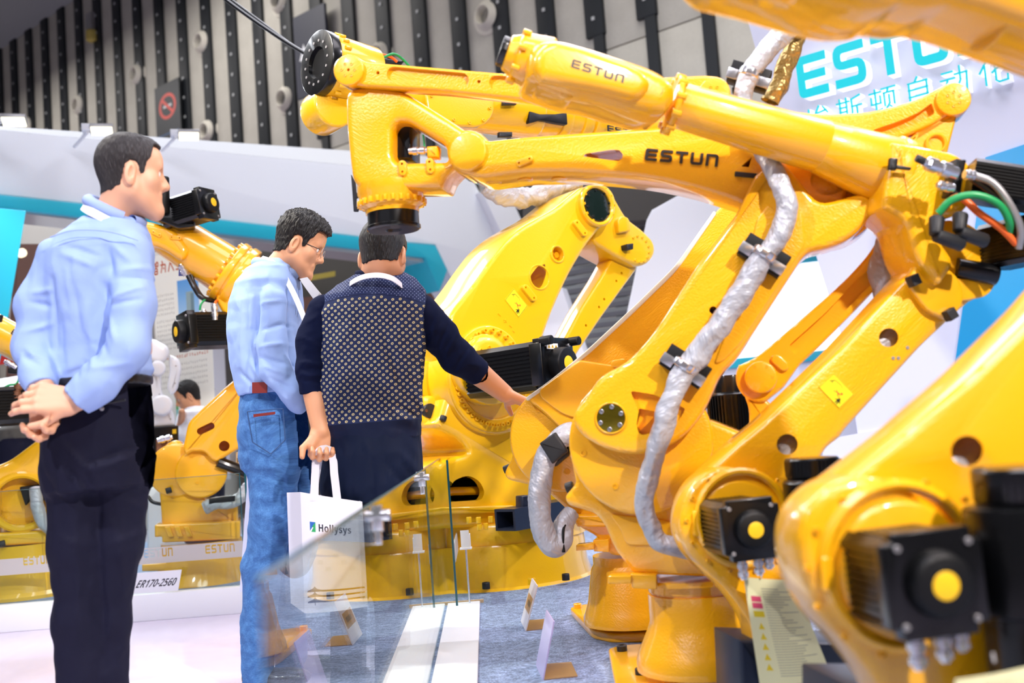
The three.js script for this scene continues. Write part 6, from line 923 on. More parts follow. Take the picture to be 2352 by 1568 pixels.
  const lg = union([hips, ...legs], 0.03), [l2, h2] = bounds([L(90, 860), L(370, 1790), L(220, 1000, 2.58), L(220, 1000, 3.0)], 0.02);
  p.cloth('trousers', lg, mat.trousers, l2, h2, 0.0095, { fold: 0.005, freq: [12, 4, 12], label: 'dark trousers with crease', creases: p.creases([[205, 1090, 200, 1560, -7, 10], [210, 1080, 330, 1040, 8, 12], [205, 1065, 320, 1015, -6, 10], [150, 1020, 205, 1075, 7, 11], [140, 1060, 200, 1110, -6, 10], [165, 1150, 160, 1500, 4, 9], [260, 1140, 240, 1520, 4, 9], [220, 1130, 300, 1180, 5, 11], [130, 1240, 190, 1260, 4, 10], [225, 1260, 300, 1230, 4, 10]], 2.66, -0.1) });
  const belt = (x, y, z) => Math.max(stack(p.slices([[860, 230, 113, 0.128], [905, 229, 115, 0.133]], 2.79))(x, y, z), 0); const bs = p.slices([[868, 231, 112.5, 0.128], [890, 230, 113.5, 0.131]], 2.79); { const f = stack(bs); const [a, b] = bounds([L(110, 855), L(350, 900), L(220, 880, 2.6), L(220, 880, 2.98)], 0.02); part('belt', nets(f, a, b, 0.008), mat.belt, p.g, { keepUV: true }); }
  part('pocket_welt', rodAB(L(198, 935, 2.645), L(288, 918, 2.655), 0.003), mat.ink, p.g); part('pocket_button', new THREE.SphereGeometry(0.006, 10, 8).translate(...L(234, 938, 2.638).toArray()), mat.steelDull, p.g);
  for (const [x, d] of [[190, 2.76], [250, 2.82]]) { const a = L(x, 1760, d); part('shoe', nets(union([ell(V3(a.x, 0.045, a.z), 0.05, 0.045, 0.055), ell(V3(a.x + 0.09, 0.032, a.z - 0.05), 0.075, 0.034, 0.05)], 0.05), V3(a.x - 0.1, -0.0, a.z - 0.16), V3(a.x + 0.2, 0.12, a.z + 0.1), 0.009), mat.black, p.g, { keepUV: true }); }
}
// ---- man in blue shirt and jeans, glasses, looking down ----
{
  const p = new Person(625, 3.9, 'man with glasses and lanyard in light blue shirt and faded jeans'), L = (x, y, d) => p.L(x, y, (d === undefined ? 3.75 : d) + 0.15);
  const mtx = p.head(688, 566, 3.9, 1.68, 0.42, 0, 0.95, mat.skin, mat.hair, { side: 0.007, top: 0.026, rough: 0.009, spike: 1.7, front: 0.075 }, L(618, 640, 3.75));
  p.finishBody(mat.skin, [[L(625, 640), L(620, 900), 0.05, 0.06], [L(625, 660), L(622, 850, 3.58), 0.03, 0.03], [L(622, 850, 3.58), L(668, 895, 3.57), 0.03, 0.03]]);
  const torso = stack(p.slices([[600, 628, 34, 0.07], [622, 622, 58, 0.12], [655, 616, 72, 0.17], [700, 612, 79, 0.19], [760, 610, 82, 0.19], [830, 614, 80, 0.18], [885, 622, 75, 0.17], [905, 626, 72, 0.17]], 3.9));
  const ra = union([cone(L(622, 690, 3.6), L(622, 790, 3.57), 0.057, 0.051), cone(L(622, 790, 3.57), L(634, 850, 3.56), 0.05, 0.047), cone(L(634, 850, 3.56), L(668, 895, 3.57), 0.047, 0.042), cone(L(668, 895, 3.57), L(684, 925, 3.59), 0.041, 0.038)], 0.04);
  const hem = union([cone(L(665, 890, 3.64), L(690, 925, 3.64), 0.045, 0.03)], 0.02);
  const [lo, hi] = bounds([L(510, 590), L(735, 960), L(620, 700, 3.48), L(620, 700, 4.02)], 0.03);
  p.cloth('shirt', (x, y, z) => smin(smin(torso(x, y, z), ra(x, y, z), 0.014), hem(x, y, z), 0.02), mat.shirtLight, lo, hi, 0.0065, { fold: 0.0045, freq: [10, 5, 10], label: 'light blue shirt with rolled sleeve', creases: p.creases([[585, 665, 570, 800, 6, 9], [600, 670, 590, 840, -9, 8], [555, 690, 548, 840, 5, 10], [575, 760, 560, 860, -5, 9], [600, 700, 650, 690, 5, 8], [612, 760, 655, 745, -6, 8], [605, 800, 655, 790, 6, 8], [608, 822, 660, 838, -7, 8], [615, 842, 665, 862, 7, 8], [630, 870, 680, 895, -6, 7], [660, 700, 668, 800, -8, 8], [575, 830, 600, 880, 5, 9], [545, 850, 580, 885, -4, 8], [680, 700, 692, 820, 5, 9]], 3.72, -0.05) });
  const neckC = L(636, 612, 3.75); part('collar', hose([...Array(15)].map((_, i) => { const a = i / 14 * TAU * 0.9 + 0.3; return neckC.clone().add(V3(Math.cos(a) * 0.072, -0.012 - 0.03 * Math.cos(a), Math.sin(a) * 0.075)); }), 0.02, { wrinkle: 0.03, n: 80 }), mat.shirtLight, p.g, { keepUV: true });
  part('lanyard', ribbon([L(600, 592, 3.69), L(622, 600, 3.665), L(645, 622, 3.65), L(662, 650, 3.64), L(682, 690, 3.62), L(700, 735, 3.6)], V3(0.3, 0.4, 1), 0.02, 0.003), mat.strap, p.g, { label: 'white lanyard' });
  // glasses
  const gm = mat.steelDull, put = (g) => g.applyMatrix4(mtx); part('glasses_temple', put(rodAB(V3(0.07, 0.012, 0.0), V3(0.066, 0.008, 0.098), 0.0016, 0.0016, 0, 8)), mat.ink, p.g); part('glasses_temple', put(rodAB(V3(-0.07, 0.012, 0.0), V3(-0.066, 0.008, 0.098), 0.0016, 0.0016, 0, 8)), mat.ink, p.g);
  for (const q of [-1, 1]) part('glasses_lens', put(new THREE.TorusGeometry(0.021, 0.0014, 8, 28).scale(1.25, 0.85, 1).translate(q * 0.034, 0.003, 0.107)), gm, p.g, { keepUV: true }); part('glasses_bridge', put(rodAB(V3(-0.01, 0.008, 0.108), V3(0.01, 0.008, 0.108), 0.0014, 0.0014, 0, 8)), gm, p.g);
  // jeans
  const hips = stack(p.slices([[882, 630, 68, 0.15], [930, 630, 76, 0.16], [1000, 630, 79, 0.17], [1070, 634, 74, 0.16]], 3.9));
  const legs = [cone(L(628, 1050, 3.68), L(628, 1200, 3.66), 0.098, 0.078), cone(L(628, 1200, 3.66), L(602, 1300, 3.68), 0.078, 0.068), cone(L(602, 1300, 3.68), L(585, 1610, 3.7), 0.066, 0.062), cone(L(668, 1050, 3.85), L(668, 1220, 3.84), 0.09, 0.072), cone(L(668, 1220, 3.84), L(664, 1300, 3.86), 0.072, 0.066), cone(L(664, 1300, 3.86), L(668, 1610, 3.88), 0.064, 0.06)];
  const [l2, h2] = bounds([L(530, 880), L(730, 1630), L(620, 1000, 3.5), L(620, 1000, 4.0)], 0.02);
  p.cloth('jeans', union([hips, ...legs], 0.035), mat.denim, l2, h2, 0.0105, { fold: 0.006, freq: [10, 7, 10], label: 'faded blue jeans', creases: p.creases([[575, 1060, 660, 1090, 8, 12], [585, 1085, 660, 1120, -7, 11], [590, 1180, 650, 1200, 7, 11], [585, 1210, 650, 1240, -7, 10], [570, 1290, 630, 1270, 7, 11], [570, 1340, 620, 1320, 6, 10], [640, 1060, 645, 1300, -9, 10], [580, 1140, 640, 1150, 6, 12]], 3.7, -0.05) });
  { const f = stack(p.slices([[880, 630, 71, 0.158], [903, 630, 73, 0.16]], 3.9)), [a, b] = bounds([L(545, 875), L(715, 910), L(630, 890, 3.55), L(630, 890, 3.95)], 0.02); part('belt', nets(f, a, b, 0.009), mat.belt, p.g, { keepUV: true }); }
  part('belt_patch', sheet([L(579, 903, 3.565), L(613, 902, 3.56), L(613, 877, 3.56), L(579, 878, 3.565)], 0.006), mat.leather, p.g, { keepUV: true, label: 'reddish brown leather patch' });
  const pk = [[568, 945], [650, 938], [655, 1010], [622, 1042], [580, 1015]], zf = 3.548; for (let i = 0; i < pk.length; i++) { const a = pk[i], b = pk[(i + 1) % pk.length]; part('pocket_seam', rodAB(L(a[0], a[1], zf + 0.01), L(b[0], b[1], zf + 0.005), 0.0022, 0.0022, 0, 6), mat.denimDark, p.g); }
  part('pocket_label', sheet([L(582, 958, zf), L(632, 951, zf), L(632, 945, zf), L(582, 951, zf)], 0.002), mat.leather, p.g, { keepUV: true });
  for (const [x, d] of [[592, 3.7], [672, 3.88]]) { const a = L(x, 1600, d); part('shoe', nets(union([ell(V3(a.x, 0.045, a.z), 0.055, 0.045, 0.05), ell(V3(a.x + 0.11, 0.034, a.z), 0.09, 0.036, 0.048)], 0.05), V3(a.x - 0.1, 0, a.z - 0.1), V3(a.x + 0.24, 0.12, a.z + 0.1), 0.01), mat.black, p.g, { keepUV: true }); }
}
// ---- man in patterned pullover, reaching towards the robot ----
{
  const p = new Person(850, 3.65, 'man seen from behind in dark blue pullover with ring pattern, reaching out'), L = (x, y, d) => p.L(x, y, d);
  p.head(880, 590, 3.62, 3.0, 0.32, 0.0, 0.98, mat.skin, mat.hair, { side: 0.005, top: 0.014, rough: 0.003, front: 0.08, fade: 0.001 }, L(872, 655, 3.66));
  const lw = L(738, 990, 3.58), rw = L(1158, 903, 3.86);
  const lh = handPrims(lw, L(738, 1042, 3.56).sub(lw), V3(0.35, 0.0, 1), 1, [1.25, 1.2, 1.15, 1.15], { s: 1.02, thumbIn: 0.2 }); p.pts = [lw, L(690, 1075, 3.48), L(800, 1075, 3.48), L(730, 880, 3.7), L(760, 960, 3.75)]; p.flesh([...lh, cone(L(722, 895, 3.62), lw, 0.042, 0.032)], 0.006);
  const rh = handPrims(rw, L(1210, 925, 3.9).sub(rw), V3(-0.2, -1, 0.1), 1, [0.2, 0.25, 0.3, 0.35], { s: 1.02, thumbIn: 0.5 }); p.pts = [rw, L(1270, 980, 3.95), L(1240, 880, 3.8), L(1080, 830, 3.8)]; p.flesh([...rh, cone(L(1090, 850, 3.78), rw, 0.046, 0.033)], 0.006);
  p.finishBody(mat.skin, [[L(872, 655), L(856, 1000), 0.05, 0.06], [L(872, 680), L(745, 725), 0.05, 0.03], [L(745, 725), L(718, 830), 0.03, 0.03], [L(718, 830), L(724, 905, 3.62), 0.03, 0.03], [L(872, 680), L(965, 720), 0.05, 0.03], [L(965, 720), L(1040, 815, 3.72), 0.03, 0.03], [L(1040, 815, 3.72), L(1100, 858, 3.78), 0.03, 0.03]]);
  // pullover back with printed pattern: yoke of fine dots, rings below, plain hem
  const yTop = L(860, 625).y, yHem = L(858, 1012).y, xL = L(690, 800).x, xR = L(1030, 800).x;
  const yYoke = L(855, 685).y, yBand = L(858, 970).y;
  const tex = printTex(1536, 1536, (g, w, h) => {
    g.fillStyle = '#232f55'; g.fillRect(0, 0, w, h); const X = (x) => (x - xL) / (xR - xL) * w, Y = (y) => (1 - (y - yHem) / (yTop - yHem)) * h, stp = 0.0245, sx = w / (xR - xL), sy = h / (yTop - yHem), yk = (x) => yYoke - 0.9 * Math.pow(x - (xL + xR) / 2 + 0.02, 2);
    for (let j = 0; j < 80; j++) for (let i = -1; i < 40; i++) { const x = xL + (i + (j & 1) * 0.5) * stp, y = yTop - j * stp * 0.46; if (y < yk(x) - 0.006 && y > yBand) { g.fillStyle = '#d8cc98'; g.beginPath(); g.ellipse(X(x), Y(y), 0.0049 * sx, 0.0042 * sy, -0.2, 0, 7); g.fill(); g.fillStyle = '#2a2c3c'; g.beginPath(); g.ellipse(X(x), Y(y), 0.0021 * sx, 0.0014 * sy, -0.3, 0, 7); g.fill(); } }
    for (let j = 0; j < 60; j++) for (let i = -1; i < 90; i++) { const x = xL + (i + (j & 1) * 0.5) * 0.0115, y = yTop - j * 0.0062; if (y > yk(x) + 0.003) { g.fillStyle = '#8f9cc0'; g.beginPath(); g.arc(X(x), Y(y), 0.0014 * sx, 0, 7); g.fill(); } }
    g.fillStyle = '#0f1a36'; g.fillRect(0, Y(yBand), w, h);
    g.strokeStyle = '#0d1530'; g.lineWidth = 5; g.beginPath(); for (let i = 0; i <= 40; i++) { const x = xL + (xR - xL) * i / 40; g.lineTo(X(x), Y(yk(x))); } g.stroke();
  });
  const torso = stack(p.slices([[632, 872, 62, 0.08], [650, 868, 92, 0.1], [675, 862, 116, 0.115], [715, 857, 128, 0.125], [780, 855, 126, 0.13], [860, 853, 119, 0.128], [930, 855, 115, 0.126], [970, 857, 115, 0.128], [985, 858, 112, 0.125], [1012, 858, 111, 0.124]], 3.65));
  { const [lo, hi] = bounds([L(715, 615), L(1000, 1025), L(860, 800, 3.45), L(860, 800, 3.82)], 0.03); p.cloth('pullover', torso, M({ map: tex, roughness: 0.62, specularIntensity: 0.4 }), lo, hi, 0.0065, { fold: 0.006, freq: [8, 4, 8], label: 'dark blue pullover with pale ring pattern', creases: p.creases([[900, 760, 960, 900, 6, 12], [880, 760, 930, 920, -6, 11], [930, 860, 975, 960, 6, 10], [770, 860, 790, 960, 5, 12], [820, 700, 830, 800, -4, 12], [760, 760, 765, 900, -5, 11], [910, 930, 970, 970, -5, 10], [840, 900, 960, 985, 5, 12]], 3.53, 0), uv: (x, y, z) => [(x - xL) / (xR - xL), (y - yHem) / (yTop - yHem)] }); }
  const sl = [cone(L(748, 718, 3.64), L(722, 780, 3.63), 0.064, 0.058), cone(L(722, 780, 3.63), L(718, 850, 3.62), 0.058, 0.052), cone(L(718, 850, 3.62), L(722, 902, 3.62), 0.052, 0.047)], sr = [cone(L(962, 718, 3.66), L(1010, 770, 3.7), 0.068, 0.06), cone(L(1010, 770, 3.7), L(1050, 818, 3.74), 0.06, 0.056), cone(L(1050, 818, 3.74), L(1100, 858, 3.79), 0.056, 0.05)];
  const cut = (f, c, n) => (x, y, z) => Math.max(f(x, y, z), (x - c.x) * n.x + (y - c.y) * n.y + (z - c.z) * n.z);
  { const c = L(722, 902, 3.62), n = c.clone().sub(L(718, 850, 3.62)).normalize(), [lo, hi] = bounds([L(680, 670, 3.5), L(800, 930, 3.75)], 0.05); p.cloth('sleeve', cut(union(sl, 0.03), c, n), mat.navyKnit, lo, hi, 0.008, { fold: 0.004, freq: [8, 12, 8], creases: p.creases([[690, 832, 752, 838, 7, 7], [690, 846, 752, 852, -7, 6], [690, 860, 750, 864, 6, 6], [700, 780, 750, 800, 5, 9], [692, 872, 750, 880, -5, 6]], 3.57, -1) }); }
  { const c = L(1100, 858, 3.79), n = c.clone().sub(L(1050, 818, 3.74)).normalize(), [lo, hi] = bounds([L(930, 660, 3.5), L(1140, 910, 3.95)], 0.05); p.cloth('sleeve', cut(union(sr, 0.03), c, n), mat.navyKnit, lo, hi, 0.008, { fold: 0.004, freq: [8, 9, 8], creases: p.creases([[1010, 730, 990, 800, 6, 8], [1030, 750, 1005, 815, -6, 7], [1050, 770, 1020, 830, 6, 7], [1075, 800, 1045, 850, -5, 7]], 3.7, -1) }); }
  const nc = L(872, 640, 3.65); part('neckband', hose([...Array(17)].map((_, i) => { const a = i / 16 * TAU; return nc.clone().add(V3(Math.cos(a) * 0.072, 0.022 - 0.012 * Math.sin(a), Math.sin(a) * 0.074)); }), 0.013, { wrinkle: 0.02, n: 80 }), mat.navyKnit, p.g, { keepUV: true });
  part('lanyard', ribbon([L(793, 662, 3.59), L(812, 646, 3.54), L(838, 635, 3.515), L(870, 632, 3.508), L(898, 638, 3.515), L(918, 651, 3.54), L(932, 668, 3.59)], (t, q) => V3((t - 0.5) * 1.2, 0.45, 1), 0.019, 0.003), mat.strap, p.g, { label: 'white lanyard' });
  const hips = stack(p.slices([[985, 858, 110, 0.13], [1040, 856, 114, 0.145], [1110, 856, 114, 0.15], [1150, 856, 106, 0.14]], 3.66)), legs = [cone(L(800, 1110, 3.66), L(800, 1340, 3.66), 0.088, 0.066), cone(L(800, 1340, 3.66), L(800, 1620, 3.68), 0.064, 0.06), cone(L(906, 1110, 3.66), L(904, 1340, 3.66), 0.088, 0.066), cone(L(904, 1340, 3.66), L(900, 1620, 3.68), 0.064, 0.06)];
  { const [lo, hi] = bounds([L(720, 985), L(1000, 1650), L(856, 1050, 3.45), L(856, 1050, 3.85)], 0.03); p.cloth('trousers', union([hips, ...legs], 0.03), mat.navyTrousers, lo, hi, 0.0105, { fold: 0.005, freq: [10, 4, 10], label: 'navy trousers', creases: p.creases([[856, 1060, 850, 1300, -8, 10], [920, 1040, 960, 1100, 7, 12], [880, 1060, 950, 1140, -6, 11], [790, 1050, 800, 1200, 5, 12]], 3.5, 0) }); }
  for (const x of [800, 900]) { const a = L(x, 1620, 3.68); part('shoe', nets(union([ell(V3(a.x, 0.045, a.z), 0.05, 0.045, 0.055), ell(V3(a.x + 0.02, 0.034, a.z - 0.1), 0.05, 0.036, 0.085)], 0.05), V3(a.x - 0.1, 0, a.z - 0.22), V3(a.x + 0.12, 0.12, a.z + 0.1), 0.01), mat.black, p.g, { keepUV: true }); }
}
// ---- visitors far behind ----
{
  const p = new Person(440, 8.2, 'small distant man in white shirt and glasses looking down behind the robots'), L = (x, y, d) => p.L(x, y, d);
  p.head(432, 912, 8.2, -1.2, 0.35, 0, 1.0, mat.skin, mat.hair, { side: 0.006, top: 0.015, rough: 0.004 }, L(446, 938));
  p.finishBody(mat.skin, [[L(446, 938), L(452, 1010), 0.05, 0.07], [L(440, 970), L(415, 985, 8.1), 0.035, 0.03], [L(415, 985, 8.1), L(418, 945, 8.0), 0.03, 0.025]]);
  const [lo, hi] = bounds([L(395, 925), L(500, 1090), L(450, 980, 7.9), L(450, 980, 8.5)], 0.1); p.cloth('shirt', union([stack(p.slices([[932, 448, 16, 0.08], [945, 452, 34, 0.16], [980, 454, 40, 0.18], [1040, 454, 38, 0.17]], 8.2)), cone(L(425, 960), L(420, 1000, 8.05), 0.06, 0.05)], 0.05), mat.white, lo, hi, 0.02, { fold: 0.008 });
  part('trousers', rodAB(L(454, 1035), L(454, 1300), 0.15, 0.12, 0.02), mat.trousers, p.g);
  const q = new Person(467, 8.7, 'distant person with dark hair half hidden behind the yellow arm'), K = (x, y, d) => q.L(x, y, d); q.head(468, 915, 8.7, 2.6, 0.1, 0, 0.95, mat.skin, mat.hair, { side: 0.008, top: 0.018, rough: 0.004 }, K(470, 945)); q.finishBody(mat.skin, [[K(470, 945), K(475, 1010), 0.05, 0.07]]); part('jacket', rodAB(K(475, 1010), K(472, 955), 0.2, 0.14, 0.05), mat.trousers, q.g); part('trousers', rodAB(K(475, 1300), K(475, 1005), 0.12, 0.16, 0.02), mat.trousers, q.g);
  const r = new Person(35, 7.6, 'distant person in grey jacket and dark vest before the lit counter'), J = (x, y, d) => r.L(x, y, d); const [a, b] = bounds([J(-10, 960), J(90, 1110), J(30, 1000, 7.3), J(30, 1000, 7.9)], 0.1);
  r.head(60, 930, 7.6, 2.9, 0.1, 0, 0.95, mat.skin, mat.hair, { side: 0.006, top: 0.015, rough: 0.003 }, J(56, 965)); r.finishBody(mat.skin, [[J(56, 965), J(50, 1030), 0.05, 0.07]]);
  r.cloth('jacket', union([stack(r.slices([[968, 50, 20, 0.08], [985, 46, 40, 0.15], [1010, 44, 42, 0.16]], 7.6)), cone(J(12, 995), J(8, 1045, 7.5), 0.06, 0.05)], 0.05), mat.dark, a, b, 0.02); r.cloth('vest', stack(r.slices([[1000, 44, 40, 0.15], [1040, 44, 42, 0.17], [1090, 44, 42, 0.17]], 7.6)), mat.trousers, a, b, 0.02); part('trousers', rodAB(J(46, 1080), J(46, 1280), 0.15, 0.12, 0.02), mat.trousers, r.g);
}
// ================= SMALL THINGS =================
{ // shopping bag
  const D = 3.5, o = P(750, 1400, D); const base = V3(o.x, 0.28, o.z), t = thing('shopping_bag', 'white fabric shopping bag with green and blue logo held by the man in pullover', 'bag', base), L = (x, y, d = D) => P(x, y, d).sub(base);
  const tex = printTex(1024, 1536, (g, w, h) => {
    g.fillStyle = '#f3f4fd'; g.fillRect(0, 0, w, h); const y = 360; g.fillStyle = '#2f6fc4'; g.beginPath(); g.moveTo(140, y); g.lineTo(235, y); g.lineTo(140, y + 120); g.fill(); g.fillStyle = '#37b36a'; g.beginPath(); g.moveTo(235, y); g.lineTo(235, y + 130); g.lineTo(160, y + 130); g.lineTo(200, y + 70); g.lineTo(170, y + 70); g.fill(); g.fillStyle = '#1f2430'; g.font = 'bold 138px sans-serif'; g.fillText('Hollysys', 275, y + 118);
    for (let i = 0; i < 3; i++) { const yy = 1235 + i * 70; g.fillStyle = '#1f2246'; g.beginPath(); g.moveTo(60, yy + 18); g.lineTo(150, yy - 10); g.lineTo(185, yy - 40); g.lineTo(220, yy - 10); g.lineTo(310, yy + 6); g.lineTo(310, yy + 24); g.lineTo(60, yy + 36); g.fill(); const gr = g.createLinearGradient(300, 0, 1000, 0); gr.addColorStop(0, '#1f2246'); gr.addColorStop(0.4, '#6d3327'); gr.addColorStop(1, '#8a4a3a'); g.fillStyle = gr; g.fillRect(300, yy + 4, 690, 24); } g.fillStyle = '#1f2246'; g.fillRect(178, 1210, 14, 230);
    g.fillStyle = '#dfe2ea'; for (let i = 0; i < 6; i++) g.fillRect(120 + i * 130, 760 + (i % 3) * 90, 90, 60); });
  part('front_panel', sheet([L(700, 1408), L(845, 1392), L(832, 1152), L(690, 1130)], 0.002, 0.02, 12), M({ map: tex, roughness: 0.7 }), t, { keepUV: true, label: 'printed front' });
  part('side_panel', sheet([L(668, 1385, D + 0.11), L(700, 1408), L(690, 1130), L(659, 1131, D + 0.11)], 0.002), mat.bag, t, { keepUV: true }); part('side_panel', sheet([L(845, 1392), L(812, 1372, D + 0.11), L(800, 1140, D + 0.11), L(832, 1152)], 0.002), mat.bag, t, { keepUV: true });
  part('back_panel', sheet([L(812, 1372, D + 0.11), L(668, 1385, D + 0.11), L(659, 1131, D + 0.11), L(800, 1140, D + 0.11)], 0.002), mat.bag, t, { keepUV: true }); part('bag_floor', sheet([L(668, 1385, D + 0.11), L(812, 1372, D + 0.11), L(845, 1392), L(700, 1408)], 0.002), mat.bag, t, { keepUV: true });
  part('handle', ribbon([L(722, 1150, D - 0.004), L(724, 1090, D + 0.02), L(730, 1040, D + 0.04), L(745, 1030, D + 0.045), L(762, 1044, D + 0.04), L(768, 1090, D + 0.02), L(775, 1150, D - 0.004)], V3(0, 0, 1), 0.026, 0.003), mat.bag, t); part('handle', ribbon([L(718, 1150, D + 0.1), L(728, 1080, D + 0.07), L(738, 1038, D + 0.055), L(752, 1030, D + 0.055), L(766, 1050, D + 0.06), L(780, 1110, D + 0.08), L(792, 1150, D + 0.1)], V3(0, 0, 1), 0.026, 0.003), mat.bag, t);
}
{ // second bag beyond, brochure in the other man's hand
  const D = 4.2, c = P(565, 1350, D), base = V3(c.x, 0.2, c.z), t = thing('shopping_bag', 'plain white bag hanging behind the jeans of the man with glasses', 'bag', base), L = (x, y, d = D) => P(x, y, d).sub(base);
  part('front_panel', sheet([L(550, 1360), L(600, 1350), L(602, 1135), L(566, 1130)], 0.002, 0.01), mat.bag, t, { keepUV: true }); part('back_panel', sheet([L(556, 1355, D + 0.08), L(605, 1345, D + 0.08), L(606, 1135, D + 0.08), L(570, 1130, D + 0.08)], 0.002, 0.0), mat.bag, t, { keepUV: true }); part('side_panel', sheet([L(556, 1355, D + 0.08), L(550, 1360), L(566, 1130), L(570, 1130, D + 0.08)], 0.002), mat.bag, t, { keepUV: true });
  part('handle', ribbon([L(572, 1135), L(578, 1050), L(592, 1050), L(598, 1135)], V3(0, 0, 1), 0.02, 0.003), mat.bag, t);
  const b = P(705, 670, 3.86), q = thing('brochure', 'white folded brochure held in front of the man with glasses', 'brochure', b), B = (x, y, d = 3.86) => P(x, y, d).sub(b);
  part('cover', sheet([B(688, 640), B(722, 688), B(735, 672), B(706, 636)], 0.002, 0.004), mat.paper, q, { keepUV: true }); part('pages', sheet([B(690, 645, 3.875), B(724, 692, 3.875), B(738, 676, 3.875), B(708, 640, 3.875)], 0.006, 0.002), mat.paper, q, { keepUV: true });
}
{ // paper dockets hanging from the motors
  const tex = printTex(512, 640, (g, w, h) => { g.fillStyle = '#ece8b4'; g.fillRect(0, 0, w, h); const R = rnd(5); g.fillStyle = '#d94a6a'; g.fillRect(40, 110, 90, 34); g.fillRect(40, 150, 90, 34); g.fillStyle = '#e8cc20'; g.fillRect(40, 200, 90, 36); for (let i = 0; i < 5; i++) { g.beginPath(); g.moveTo(60, 310 + i * 62); g.lineTo(85, 268 + i * 62); g.lineTo(110, 310 + i * 62); g.fill(); } g.fillStyle = '#8d8c74'; for (let i = 0; i < 34; i++) g.fillRect(150, 60 + i * 16, 120 + R() * 200, 4); });
  const mk = (label, c4, d, bow, knot) => { const b = P(c4[3][0], c4[3][1], d), o = thing('paper_docket', label, 'paper', b, 0, 'papers tied to the motors'); part('sheet', sheet(c4.map((p) => P(p[0], p[1], d + (p[2] || 0)).sub(b)), 0.001, bow, 12), M({ map: tex, roughness: 0.75 }), o, { keepUV: true }); part('string', tube([P(knot[0], knot[1], d).sub(b), P(knot[0] + 4, knot[1] + 22, d - 0.01).sub(b)], 0.002, 8), mat.steelDull, o, { keepUV: true }); };
  mk('pale yellow printed sheet hanging under the motor of the lettered robot', [[1745, 1570], [1912, 1556], [1822, 1332], [1708, 1325]], 2.36, 0.02, [1745, 1305]);
  mk('pale yellow printed sheet cut by the frame below the large near motor', [[2170, 1700], [2420, 1680], [2400, 1520], [2195, 1560]], 1.27, 0.02, [2280, 1500]);
}
{ // type plates behind the glass, acrylic cards on the carpet
  const txt = (s, it, w = 512, h = 160) => printTex(w, h, (g) => { g.fillStyle = '#eef0f4'; g.fillRect(0, 0, w, h); g.fillStyle = '#23262e'; g.font = (it ? 'italic bold ' : '') + Math.round(h * 0.5) + 'px sans-serif'; g.textAlign = 'center'; g.textBaseline = 'middle'; if (it) { g.setTransform(1, 0, -0.18, 1, h * 0.09, 0); } g.fillText(s, w / 2, h * 0.55); });
  const mk = (name, label, cat, c4, d, tex, t = 0.004) => { const b = P(c4[0][0], c4[0][1], d), o = thing(name, label, cat, b); part('plate', sheet(c4.map((p) => P(p[0], p[1], d + (p[2] || 0)).sub(b)), t), tex.isMaterial ? tex : M({ map: tex, roughness: 0.35 }), o, { keepUV: true }); return o; };
  mk('type_plate', 'white plate with dark slanted type number at the foot of the platform glass', 'sign', [[298, 1364], [409, 1356], [417, 1308], [312, 1316]], 5.63, txt('ER170-2560', true));
  mk('type_plate', 'small white type card beside the black shaft behind the jeans', 'sign', [[542, 1076], [590, 1072], [590, 1036], [542, 1038]], 6.4, txt('ER6-600', false, 256, 192));
  const cardTex = printTex(128, 256, (g, w, h) => { g.fillStyle = '#e3dbe0'; g.fillRect(0, 0, w, h); g.fillStyle = '#b98a5c'; g.fillRect(10, 80, w - 20, 90); g.fillStyle = '#6b5142'; g.fillRect(30, 110, 60, 30); });
  const leanCard = (px, py, label, h, right, deep, m) => { const q = G(px, py, PT), o = thing('display_card', label, 'card', q, 0, 'acrylic cards on the carpet'), far = fwd.clone().multiplyScalar(deep).add(V3(-0.01, 0, 0)), up = V3(right, h, 0); part('print_panel', sheet([V3(0, 0, 0), far, far.clone().add(up), up], 0.004), m, o, { keepUV: true }); part('card_foot', prism([V2(0, 0), V2(0.1, 0.01), V2(0.09, deep), V2(-0.01, deep)], 0.003, 0.003, 0).rotateX(-Math.PI / 2), M({ color: '#caa98a', transmission: 0.5, roughness: 0.1, thickness: 0 }), o); };
  leanCard(1209, 1449, 'tilted display card with brown print beside the large robot base', 0.158, 0.055, 0.2, M({ map: cardTex, roughness: 0.3 })); leanCard(1249, 1562, 'pale tilted display card before the palletising robot base', 0.165, 0.045, 0.2, M({ color: '#cfc4f0', roughness: 0.25, transmission: 0.2, thickness: 0 }));
  // white cards standing at the large robot's base
  const c = P(1068, 1238, 4.5), o = thing('info_stand', 'small white folded card standing behind the short glass pane', 'card', V3(c.x, c.y - 0.05, c.z)); part('front_leaf', box(0.036, 0.075, 0.003, 0, 0.05, 0), mat.paper, o); part('side_leaf', box(0.003, 0.06, 0.04, 0.02, 0.04, -0.02), mat.paper, o); part('holder', box(0.05, 0.006, 0.05, 0.0, 0.01, -0.02), mat.white, o); part('holder_rod', rodAB(V3(0, PT - c.y + 0.05, -0.02), V3(0, 0.01, -0.02), 0.004), mat.steel, o);
}
